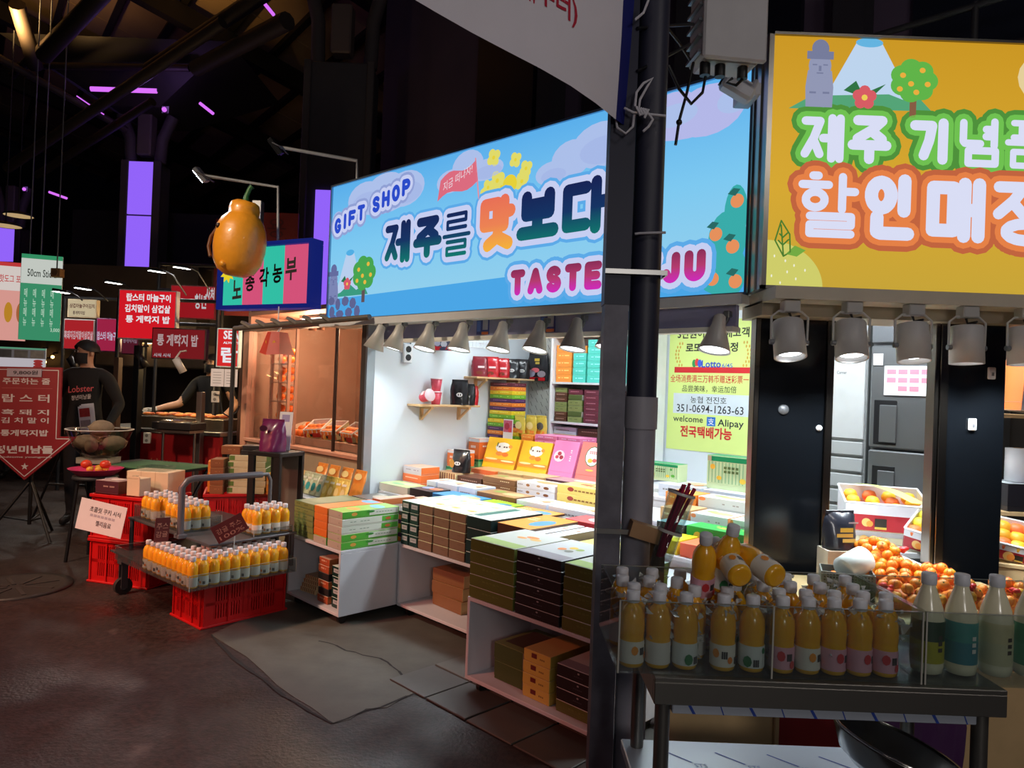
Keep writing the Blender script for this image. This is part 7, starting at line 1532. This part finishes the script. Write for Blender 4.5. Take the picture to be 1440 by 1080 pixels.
# ================================================================ lobster stall
LX = lambda px, Y: at(px, 600, Y).x
def lightbox(px0, px1, py0, py1, Y, col, emit, label, lines, tc=(235, 232, 236), frame=(60, 56, 60), name='light_box', rz=.0, mat_=None, cat='sign'):
    a, b = at(px0, py1, Y), at(px1, py0, Y); w, h = b.x - a.x, (at(px0, py0, Y).z - a.z)
    t = thing(name, label, cat, (a.x, Y, a.z), rz); g = MB(); g.box(0, w, .004, .08, 0, h, mat(frame, .5), .004); g.build('cabinet', t)
    g = MB(); g.rect(.012, w - .012, .012, h - .012, .002, mat_ or (E9(col, emit) if emit else mat(col, .5))); g.build('face', t)
    for ln in lines:
        body, x0, x1, z0, z1 = ln[:5]; c = ln[5] if len(ln) > 5 else tc
        g = MB(); g.text(body, x0 * w, x1 * w, z0 * h, z1 * h, -.001, E9(c, max(emit, .4)) if emit else mat(c, .5), .03); g.build('lettering', t)
    return t
lightbox(164, 249, 406, 476, 7.4, (214, 26, 38), .9, 'red light box menu sign with white frame over the lobster stall', [('랍스터 마늘구이', .14, .90, .76, .92), ('김치말이 삼겹살', .12, .90, .54, .70), ('통 게딱지 밥', .14, .90, .33, .48)], frame=(210, 206, 206))
lightbox(212, 290, 460, 504, 7.3, (150, 34, 40), .55, 'dim red crab rice sign hanging below the light box', [('통 게딱지 밥', .1, .86, .42, .80, (220, 190, 190)), ('시식 시식', .05, .36, .06, .18, (210, 200, 210))], frame=(60, 24, 26))
lightbox(238, 304, 400, 447, 8.2, (188, 30, 40), .55, 'red banner of the lobster stall behind the lamps', [('청년', .54, .80, .3, .75), ('남들', .03, .22, .1, .6), ('사처', .78, .97, .55, .95)], frame=(90, 20, 26))
lightbox(94, 136, 420, 446, 8.6, (214, 196, 160), .75, 'cream light box sign with thin lettering above the red ones', [('삼겹마늘구이김치', .08, .94, .52, .76, (110, 70, 60)), ('통게딱지밥', .2, .62, .16, .36, (110, 90, 80))], frame=(180, 160, 130))
lightbox(88, 133, 448, 491, 8.6, (206, 44, 52), .6, 'red light box with crowded white lettering left of the pink one', [('흑돼지김치말이삼겹살', .03, .97, .34, .62, (236, 200, 206))], frame=(120, 110, 110))
lightbox(134, 169, 447, 494, 8.6, (190, 44, 84), .6, 'pinkish red light box left of the bright menu box', [('랍스터 마늘구이', .05, .97, .34, .60, (230, 210, 240))], frame=(110, 60, 100))
lightbox(170, 196, 466, 498, 8.6, (120, 40, 60), .4, 'small dark red sign under the bright menu box', [('통게딱지밥', .1, .9, .5, .75, (190, 160, 180))], frame=(60, 30, 40))
lightbox(303, 337, 461, 516, 6.9, (214, 40, 40), .95, 'red and white upright light box beside the glass storefront', [('SEA', .30, 1.0, .72, .94), ('ALWAYS', .30, 1.0, .60, .66), ('랍', .22, .98, .12, .52)], frame=(200, 224, 226))
t = thing('order_sheets', 'grey gridded order sheets pinned under the upright light box', 'paper', at(296, 543, 6.85)); 
for k in range(2): g = MB(); g.box(.13 * k, .13 * k + .125, 0, .003, 0, .17, PAPER); g.build('sheet', t)
g = MB()
for k in range(10): g.rect(.02 + .13 * (k % 2), .10 + .13 * (k % 2), .03 + .026 * (k // 2), .034 + .026 * (k // 2), -.0008, GREYM)
o = g.build('print', t); o['kind'] = 'stuff'
# counters, posts, grill
lc = thing('lobster_counter', 'red fronted stainless counter of the lobster stall', 'counter', (LX(130, 7.5), 7.5, 0), -.25)
g = MB(); g.box(0, 1.55, 0, .05, .02, .86, mat((150, 22, 26), .4, var=.12, scale=3)); g.build('front_cloth', lc)
g = MB(); g.box(-.02, 1.57, -.02, .62, .86, .90, STEEL, .003); g.build('worktop', lc)
g = MB(); g.box(0, 1.55, .05, .6, .02, .86, DARK); g.build('body', lc)
g = MB(); g.box(.45, 1.5, .12, .50, .90, 1.02, mat((90, 80, 70), .35, .7, var=.3), .004); g.build('grill_box', lc)
g = MB(); g.text('lobster', .75, 1.0, .55, .60, -.002, mat((200, 140, 100), .5)); g.build('lettering', lc)
def lw(x, y, z): return lc.matrix_basis @ Vector((x, y, z)) if False else Matrix.Translation(lc.location) @ Matrix.Rotation(-.25, 4, 'Z') @ Vector((x, y, z))
FOOD = [mat((206, 120, 50), .5, var=.4, scale=40), mat((176, 84, 40), .5, var=.4, scale=40), mat((226, 170, 90), .5, var=.3, scale=40)]
for k in range(14):
    p = lw(.52 + .066 * k, .18 + .115 * (k % 3), 1.022); t = thing('lobster_half', 'grilled lobster half on the grill, %s from the left' % (ORD[k] if k < 12 else ['thirteenth', 'fourteenth'][k - 12]), 'food', p, .2 * (k % 3), 'food on the grill')
    g = MB(); g.sph((0, 0, .02), .05, FOOD[k % 3], 10, 6, (1, .5, .38)); g.build('shell', t); g = MB(); g.tube([(.04, 0, .02), (.065, .006, .022), (.085, .0, .02)], [.02, .014, .003], FOOD[(k + 1) % 3], 6); g.build('tail', t)
for k, (x, w_, h_) in enumerate(((.35, .03, 1.62), (.60, .035, 1.75), (1.36, .03, 1.3))):
    p = lw(x, -.06, 0); t = thing('stall_post', ['slim brown post of the lobster stall, left', 'dark post of the lobster stall, middle', 'steel post with socket on the lobster stall, right'][k], 'post', p, -.25); g = MB(); g.box(-w_, w_, -w_, w_, 0, h_, (mat((110, 80, 60), .5), BLACK, STEEL)[k], .003); g.build('tube', t); g = MB(); g.box(-w_ - .01, w_ + .01, -w_ - .01, w_ + .01, 0, .02, DARK); g.build('foot', t)
for k, (px, py, Y) in enumerate(((206, 616, 7.2), (302, 558, 6.9))):
    t = thing('socket_plate', ['white double socket low on the stall post', 'white double socket with black plug by the storefront'][k], 'socket', at(px, py, Y)); g = MB(); g.box(-.035, .035, 0, .03, -.055, .055, mat((200, 196, 186), .5), .004); g.build('plate', t)
    for z in (-.025, .025): g = MB(); g.tube([(0, -.002, z), (0, .004, z)], .016, mat((120, 116, 108), .5), 12); g.build('hole', t)
    if k: g = MB(); g.tube([(0.01, -.01, .02), (.06, -.04, .02), (.07, -.03, -.05), (.09, -.03, -.15), (.16, -.02, -.19), (.22, 0, -.14), (.24, 0, -.08)], .008, BLACK, 6); g.build('cable', t)
def track_spot(px, py, Y, col, tilt, label, warm=True, pw=10):
    p = at(px, py, Y); t = thing('track_spot', label, 'lamp', p, 0, 'spot lamps of the lobster stall'); M = Matrix.Rotation(tilt, 4, 'Y') @ Matrix.Rotation(.25, 4, 'X')
    g = MB(); g.lathe([(0, .09), (.036, .09), (.038, -.07), (.032, -.07), (.03, -.04), (0, -.04)], mat(col, .4), 16, M=M); g.build('can', t)
    g = MB(); g.lathe([(.031, -.062), (0, -.06)], lamp_mat((255, 214, 140), 12), 12, M=M); g.build('bulb', t)
    g = MB(); g.tube([M @ Vector((0, 0, .09)), (.0, .0, .15), (.06, 0, .16)], .010, mat(col, .4), 6); g.build('arm', t)
    light('spot_glow', 'SPOT', p + M.to_3x3() @ Vector((0, 0, -.08)), pw, (1, .72, .36), size=.03, spot=1.6, blend=.6, aim=p + M.to_3x3() @ Vector((0, 0, -1)))
track_spot(200, 508, 7.3, (30, 28, 28), -.55, 'black spot lamp aimed down at the grill'); track_spot(253, 515, 7.25, (206, 204, 200), -.45, 'white spot lamp aimed down at the grill', pw=14); track_spot(104, 513, 7.6, (40, 34, 30), -.5, 'dark spot lamp behind the man in black')
# back of the stall
struct(MB().box(-8.2, -2.9, 10.2, 10.3, 0, 3.0, mat((58, 48, 42), .7, var=.4, scale=3)).build('wall_stall_back'))
ho = thing('range_hood', 'dull steel range hood behind the hanging stall signs', 'hood', (LX(130, 8.9), 8.9, 1.55)); g = MB(); g.box(0, 1.9, 0, 1.31, 0, .30, mat((120, 108, 92), .4, .6, var=.2), .01); g.build('hood', ho); g = MB(); g.box(.8, 1.2, .1, .5, .30, 1.3, mat((110, 100, 88), .4, .6)); g.build('duct', ho)
tg_ = thing('trolley_pan', 'foil lined black grill pan at the end of the counter', 'pan', lw(1.25, -.22, .93), -.25); g = MB(); g.box(-.22, .22, -.12, .12, 0, .07, BLACK, .006); g.build('pan', tg_); g = MB(); g.sph((0, 0, .07), .2, mat((170, 160, 140), .25, .9, var=.3, scale=30), 16, 8, (1, .5, .15), .12); g.build('foil', tg_)
sp2 = thing('pan_stand', 'steel stand under the foil lined grill pan', 'stand', lw(1.25, -.22, 0), -.25); g = MB(); g.box(-.2, .2, -.1, .1, .90, .925, STEEL); g.build('top', sp2)
for x in (-.18, .18): g = MB(); g.tube([(x, 0, 0), (x, 0, .9)], .012, STEEL, 8); g.build('leg', sp2)
# shop flood lamps with white glow above the stalls
for k, (px, py, Y, lb) in enumerate(((88, 411, 8.5, 'flat white lamp at the far left of the stall signs'), (118, 406, 8.5, 'flat white lamp above the cream sign'), (161, 398, 8.4, 'flat white lamp beside the bright menu box'), (222, 382, 7.9, 'flat white flood lamp above the red banner, left'), (257, 377, 7.9, 'flat white flood lamp above the red banner, right'))):
    p = at(px, py, Y); t = thing('flat_lamp', lb, 'lamp', p, 0, 'flat lamps above the stall signs')
    g = MB(); g.box(-.09, .09, -.07, .07, .0, .03, BLACK, .006, M=Matrix.Rotation(.12, 4, 'Y')); g.build('housing', t)
    g = MB(); g.box(-.08, .08, -.06, .06, -.004, 0, lamp_mat((245, 246, 240), 14), 0, M=Matrix.Rotation(.12, 4, 'Y') @ Matrix.Rotation(.15, 4, 'X')); g.build('lens', t)
    g = MB(); g.tube([(.08, 0, .01), (.16, .02, -.03), (.19, (.36 if k > 2 else .18 if k < 2 else .28), -.25 if k > 2 else -.12)], .009, GREYM if k > 2 else BLACK, 6); g.build('arm', t)
    light('flat_lamp_glow', 'SPOT', p + Vector((0, -.02, -.02)), 26, (1, .94, .86), size=.06, spot=2.4, blend=.6, aim=p + Vector((-.1, -.5, -1)))
# ================================================================ hanging menus at the far left
def menu(px0, px1, py0, py1, Y, skew, cols, label, texts, name='menu_banner'):
    a = at(px0, py1, Y); w = at(px1, py1, Y).x - a.x; h = at(px0, py0, Y).z - a.z; t = thing(name, label, 'menu', a, .35)
    w /= cos(.35); g = MB(); g.box(0, w, .002, .02, 0, h, WHITE, .002); g.build('panel', t)
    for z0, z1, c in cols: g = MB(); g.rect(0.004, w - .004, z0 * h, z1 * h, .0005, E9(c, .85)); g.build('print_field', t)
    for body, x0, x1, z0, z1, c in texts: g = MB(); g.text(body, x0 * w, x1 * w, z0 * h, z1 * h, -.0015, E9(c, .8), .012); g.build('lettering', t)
    return t, w, h
t, w, h = menu(25, 73, 356, 477, 9.0, 0, [(0, .66, (62, 148, 108)), (.66, .95, (206, 212, 204)), (.95, 1, (56, 150, 104))], 'green and white hanging menu board with upright lettering', [('50cm Sticks', .16, .86, .74, .83, (60, 66, 60))] + [('메\n뉴\n메\n뉴', .10 + .21 * k, .18 + .21 * k, .16, .60, (190, 224, 200)) for k in range(4)] + [('3,000', .76, .98, .10, .15, (200, 230, 206))])
t, w, h = menu(-22, 24, 366, 477, 9.0, 0, [(0, .64, (226, 160, 150)), (.64, .95, (222, 210, 204)), (.95, 1, (200, 60, 60))], 'pink and white hanging menu board with food pictures at the left edge', [('핫도그 포장', .3, .95, .74, .84, (200, 70, 70))])
for x, c, k in ((.55, (226, 160, 50), 0), (.85, (200, 120, 70), 1)): g = MB(); g.ell(x * w, h * .36, .045, .13, -.001, E9(c, .6)); g.build('food_picture', t)
t, w, h = menu(-8, 50, 487, 517, 8.6, 0, [(0, .5, (190, 184, 190)), (.5, .92, (90, 84, 84)), (.92, 1, (90, 150, 120))], 'white menu sheet with grey photos behind the arrow sign', [])
for k in range(3): g = MB(); g.rect(w * .05 + w * .32 * k, w * .32 + w * .32 * k, h * .52, h * .88, -.001, mat((70 + 20 * k, 66 + 16 * k, 64 + 12 * k), .6, var=.5, scale=20)); g.build('photo', t)
for k in range(3): g = MB(); g.ell(w * .85, h * (.12 + .13 * k), .05, .02, -.001, mat((196, 60, 60), .5)); g.build('red_mark', t)
# pendant dish lamps and hanging rods
for k, (px, py, Y) in enumerate(((26, 304, 10), (8, 318, 9.4))):
    p = at(px, py, Y); t = thing('dish_lamp', ['round dish lamp hanging higher at the far left', 'round dish lamp hanging lower at the far left edge'][k], 'lamp', p, 0, 'dish lamps at the far left'); g = MB(); g.lathe([(.19, 0), (.195, .01), (.14, .045), (.04, .06), (0, .06)], DARK, 24, cap=False); g.build('dish', t); g = MB(); g.lathe([(.18, .004), (0, .006)], lamp_mat((190, 160, 110), .9), 24); g.build('diffuser', t); g = MB(); g.tube([(0, 0, .06), (0, 0, 2.6)], .008, DARK, 6); g.build('rod', t)
for k, (px, py0, py1, Y) in enumerate(((42, 310, 352, 9.07), (80, 300, 380, 8.96), (58, 330, 352, 9.13))): a, b = at(px, py0, Y), at(px, py1, Y); g = MB(); g.tube([b - Vector((0, 0, .08)), (b.x, b.y, 9.5)], .008, GREYM, 6); tag(g.build('hanging_rod'), ['thin rod above the middle of the green menu', 'thin rod beside the cardboard tag right of the green menu', 'thin rod above the right edge of the green menu'][k], 'rod')
p = at(81, 384, 8.92); t = thing('small_speaker', 'small brown speaker box on a rod right of the green menu', 'speaker', p); g = MB(); g.box(-.06, .06, -.05, .05, -.055, .055, mat((150, 108, 66), .6), .006); g.build('housing', t); g = MB(); g.tube([(0, -.05, 0), (0, -.054, 0)], .035, mat((110, 80, 50), .7), 14); g.build('grille', t)
# warm bulbs at the far left
for k, (px, py) in enumerate(((74, 502), (63, 509), (60, 495))): p = at(px, py, 10.1); t = thing('bare_bulb', 'small warm bulb glowing between the stalls, ' + ['upper right', 'lower', 'upper left'][k], 'lamp', p, 0, 'bare bulbs'); g = MB(); g.sph((0, 0, 0), .022, lamp_mat((255, 196, 110), 12), 10, 8); g.build('bulb', t); g = MB(); g.tube([(0, 0, .02), (0, .02, .06), (0, .105, .06)], .012, BLACK, 8); g.build('holder', t)

# ================================================================ arcade columns, purple wash light painted on as glow
CON = mat((78, 72, 74), .7, .1, var=.15, scale=3); PURPLE_WASH = lamp_mat((150, 102, 255), .95)  # glow in the purple colour stands for uplights washing the column faces
def column(pxc, Y, w, z_panel0, z_panel1, z_top, label, lab2=None):
    x = at(pxc, 400, Y).x; t = thing('arcade_column', label, 'column', (x, Y, 0)); h = w / 2
    g = MB(); g.box(-h, h, 0, w * .8, 0, z_panel1, CON, .02); g.build('shaft', t)
    for s_ in (-1, 1): g = MB(); g.box(s_ * h - .06, s_ * h + .06, -.05, 0, 0, z_panel1, CON, .01); g.build('side_rib', t)
    g = MB(); g.box(-h + .06, h - .06, -.03, 0, z_panel0, (z_panel0 + z_panel1) * .56, PURPLE_WASH); g.build('wash_lit_face', t)
    g = MB(); g.box(-h + .06, h - .06, -.03, 0, (z_panel0 + z_panel1) * .56 + .03, z_panel1 - .02, PURPLE_WASH); g.build('wash_lit_face', t)
    for s_ in (-1, 1): g = MB(); g.tube([(s_ * h * .9, .1, z_panel1), (s_ * h * 1.0, .1, z_panel1 + (z_top - z_panel1) * .5), (s_ * h * 1.6, .1, z_top)], .09, CON, 10); g.build('branch', t)
    g = MB(); g.box(-h * .45, h * .45, .0, .2, z_panel1 + .1, z_panel1 + .9, mat((96, 88, 84), .6), .02); g.build('service_box', t)
    return t, x
t, x1_ = column(193, 11.0, .50, 2.2, at(193, 226, 11).z, at(193, 160, 11).z, 'arcade column with tall face in painted purple wash light behind the stall signs')
column(8, 15.5, .46, 1.8, at(8, 318, 15.5).z, at(8, 262, 15.5).z, 'distant arcade column with face in painted purple wash light at the left edge')
# column near the blue sign: grey cladding above, painted purple wash light below
x = at(470, 300, 9.0).x; t = thing('arcade_column', 'wide grey clad arcade column behind the left end of the blue sign', 'column', (x, 9.0, 0)); zc = at(470, 86, 9.0).z
g = MB(); g.box(-.40, .40, 0, .5, 0, zc, mat((66, 64, 70), .7, .1), .02); g.build('shaft', t)
g = MB(); g.box(-.24, .0, -.03, -.001, 1.9, at(455, 268, 9.0).z, PURPLE_WASH); g.build('wash_lit_face', t)
for s_ in (-1, 1): g = MB(); g.box(s_ * .40 - .045, s_ * .40 + .045, -.05, 0, 0, zc, CON, .01); g.build('side_rib', t)
for s_ in (-.34, .34): g = MB(); g.tube([(s_, .2, zc), (s_ * 1.05, .2, zc + .6), (s_ * 1.7, .2, zc + 1.5)], .09, CON, 10); g.build('branch', t)
g = MB(); g.box(-.14, .12, .0, .22, zc + .12, zc + .75, mat((104, 90, 86), .6), .02); g.build('service_box', t)
# flared capital with purple tube
cz0, cz1 = at(193, 160, 11).z, at(193, 92, 11).z
cp = thing('column_capital', 'dark flared column capital with a purple tube light', 'capital', (x1_, 11.0, 0)); vs = []
for z, hw, hd_ in ((cz0, .38, .3), (cz1, 1.65, .9)): vs += [(-hw, -hd_, z), (hw, -hd_, z), (hw, hd_ + .4, z), (-hw, hd_ + .4, z)]
g = MB(); g.add(vs, [(3, 2, 1, 0), (4, 5, 6, 7)] + [(i, (i + 1) % 4, (i + 1) % 4 + 4, i + 4) for i in range(4)], mat((46, 42, 42), .6, .2)); g.build('flare', cp)
VL = lamp_mat((214, 110, 250), 1.1)
def strip(pa_, pb_, Y, label, Y2=None, w=.022):
    a, b = at(*pa_, Y), at(*pb_, Y2 or Y); t = thing('purple_tube_light', label, 'lamp', (0, 0, 0), 0, 'purple tube lights'); g = MB(); g.tube([a, b], w, VL, 8); g.build('tube', t)
    g = MB(); d = Vector((0, .03, .02)); g.tube([a + d, b + d], w * .8, DARK, 6); g.build('fitting', t)
strip((128, 125), (220, 128), 10.0, 'purple tube light across the flared capital', w=.035); strip((281, 145), (300, 160), 10.5, 'short purple tube light right of the capital'); strip((108, 135), (146, 161), 10.2, 'thin purple tube light along the left edge of the capital', w=.008); strip((368, 0), (385, 21), 9.0, 'purple tube light at the top of the picture'); strip((69, 270), (94, 279), 13.5, 'distant purple tube light over the left stalls')
for k, (px, py, Y) in enumerate(((231, 154, 10.2), (34, 266, 14.5))): p = at(px, py, Y); t = thing('purple_uplight', ['small purple spot under the capital', 'small distant purple spot at the left'][k], 'lamp', p); g = MB(); g.sph((0, 0, 0), .035, VL, 10, 7); g.build('bulb', t); g = MB(); g.box(-.05, .05, .03, .06, -.04, .06, DARK); g.build('housing', t); light('purple_glow', 'POINT', p + Vector((0, -.2, .05)), 6, (.5, .25, 1), size=.05)

# ================================================================ arcade roof
RF = mat((196, 164, 124), .45, .25, var=.15, scale=2); BEAM = mat((36, 31, 28), .6, .3); STRUT = mat((50, 42, 38), .6, .2)
RO = Vector((-8.0, 11.0, 8.2))
roof = thing('arcade_roof', 'dark arcade roof of metal sheets on purlins and beams', 'roof', RO, radians(-52), rot=(radians(-14), 0, radians(-52)))
for i in range(15):
    g = MB(); g.box(-12 + i * 1.5 + .01, -12 + (i + 1) * 1.5 - .01, -7, 16, .12, .15, RF); g.build('roof_sheet', roof)
for i in range(30): g = MB(); y = -7 + i * .78; g.box(-12, 10.5, y - .05, y + .05, -.03, .11, BEAM); g.build('purlin', roof)
for i in range(6): g = MB(); x_ = -9.4 + i * 3.4; g.box(x_ - .10, x_ + .10, -7, 16, -.36, -.04, BEAM); g.build('beam', roof)
# struts between columns and roof
for k, (a, b, Y, Y2, rr, lb) in enumerate((((20, 230), (245, 78), 10, 8.6, .07, 'round roof strut rising right from the lower left'), ((58, 243), (180, 165), 11, 10, .06, 'round roof strut below the longer one'), ((280, 94), (376, 44), 9, 8, .10, 'thick round strut at the top behind the lamp beam'), ((215, 94), (345, 8), 9.5, 8.2, .09, 'long round strut climbing to the top edge'), ((0, 82), (146, 165), 9.5, 10.5, .05, 'edge beam running down to the column capital'), ((25, 10), (45, 78), 9, 9.6, .10, 'curved branch of a column at the upper left'), ((65, 75), (135, 0), 9, 8, .10, 'dark roof beam rising to the top edge at the left'), ((36, 92), (220, 95), 10.2, 10.2, .05, 'top edge of the flared capital'), ((110, 15), (34, 90), 8.8, 9.8, .05, 'slim brace parallel to the dark roof beam'))):
    g = MB(); q = [at(*a, Y), at(*b, Y2)]; g.tube([q[0] + (q[0] - q[1]) * .05, q[0], q[1], q[1] + (q[1] - q[0]) * .25], rr, STRUT if k != 6 else BEAM, 10); tag(g.build('roof_strut'), lb, 'strut')
struct(MB().box(-30, 10, 24, 24.2, 0, 9, mat((30, 28, 34), .9)).build('wall_far'))
struct(MB().box(-16.2, -16, -2, 24, 0, 9, mat((34, 30, 34), .9)).build('wall_street_side'))
# dark shop hoarding far behind with grey Korean neon letters
hb = thing('dark_hoarding', 'dark hoarding with dim grey letters above the lobster stall', 'hoarding', (at(95, 470, 12.0).x, 12.0, 0), 0)
g = MB(); g.box(0, 5.2, 0, .1, 0, 4.2, mat((34, 30, 40), .7)); g.build('board', hb)
for k, ch in enumerate('아시장'): g = MB(); g.text(ch, .15 + .45 * k, .50 + .45 * k, 2.75, 3.25, -.002, mat((90, 84, 96), .6), 0); g.build('letter', hb)
g = MB(); g.tube([(.3, -.1, 2.4), (.3, -.1, 2.65), (1.5, -.1, 2.65), (1.5, -.1, 2.2)], .03, DARK, 8); g.build('pipe', hb)
hb2 = thing('red_hoarding', 'dim red banner wall behind the citrus sculpture', 'hoarding', (at(300, 400, 8.5).x, 8.5, 2.2), 0)
for k in range(2): g = MB(); g.box(.5 * k, .5 * k + .485, 0, .03, 0 + .05 * k, 1.15 + .10 * k, mat((126, 44, 44), .7, var=.15)); g.build('banner_panel', hb2)
for k, ch in enumerate('음용'): g = MB(); g.text(ch, .12 + .5 * k, .34 + .5 * k, .85 + .1 * k, 1.08 + .1 * k, -.002, mat((90, 36, 38), .6), 0); g.build('letter', hb2)

# steel frame that carries the stall signs and lamps
fm = thing('sign_scaffold', 'dark steel scaffold carrying the lobster stall signs and lamps', 'frame')
def bar(a, b, w=.02): g = MB(); g.tube([a, b], w, DARK, 8); g.build('bar', fm)
for Y, xa, xb, zs in ((8.70, LX(84, 8.7), LX(200, 8.7), (2.02, 2.36)), (7.50, LX(160, 7.5), LX(300, 7.5), (2.0, 2.25)), (8.30, LX(215, 8.3), LX(306, 8.3), (2.45, 2.75))):
    for z in zs: bar((xa, Y, z), (xb, Y, z))
    for x in (xa, xb): bar((x, Y, 0), (x, Y, zs[1] + .02))
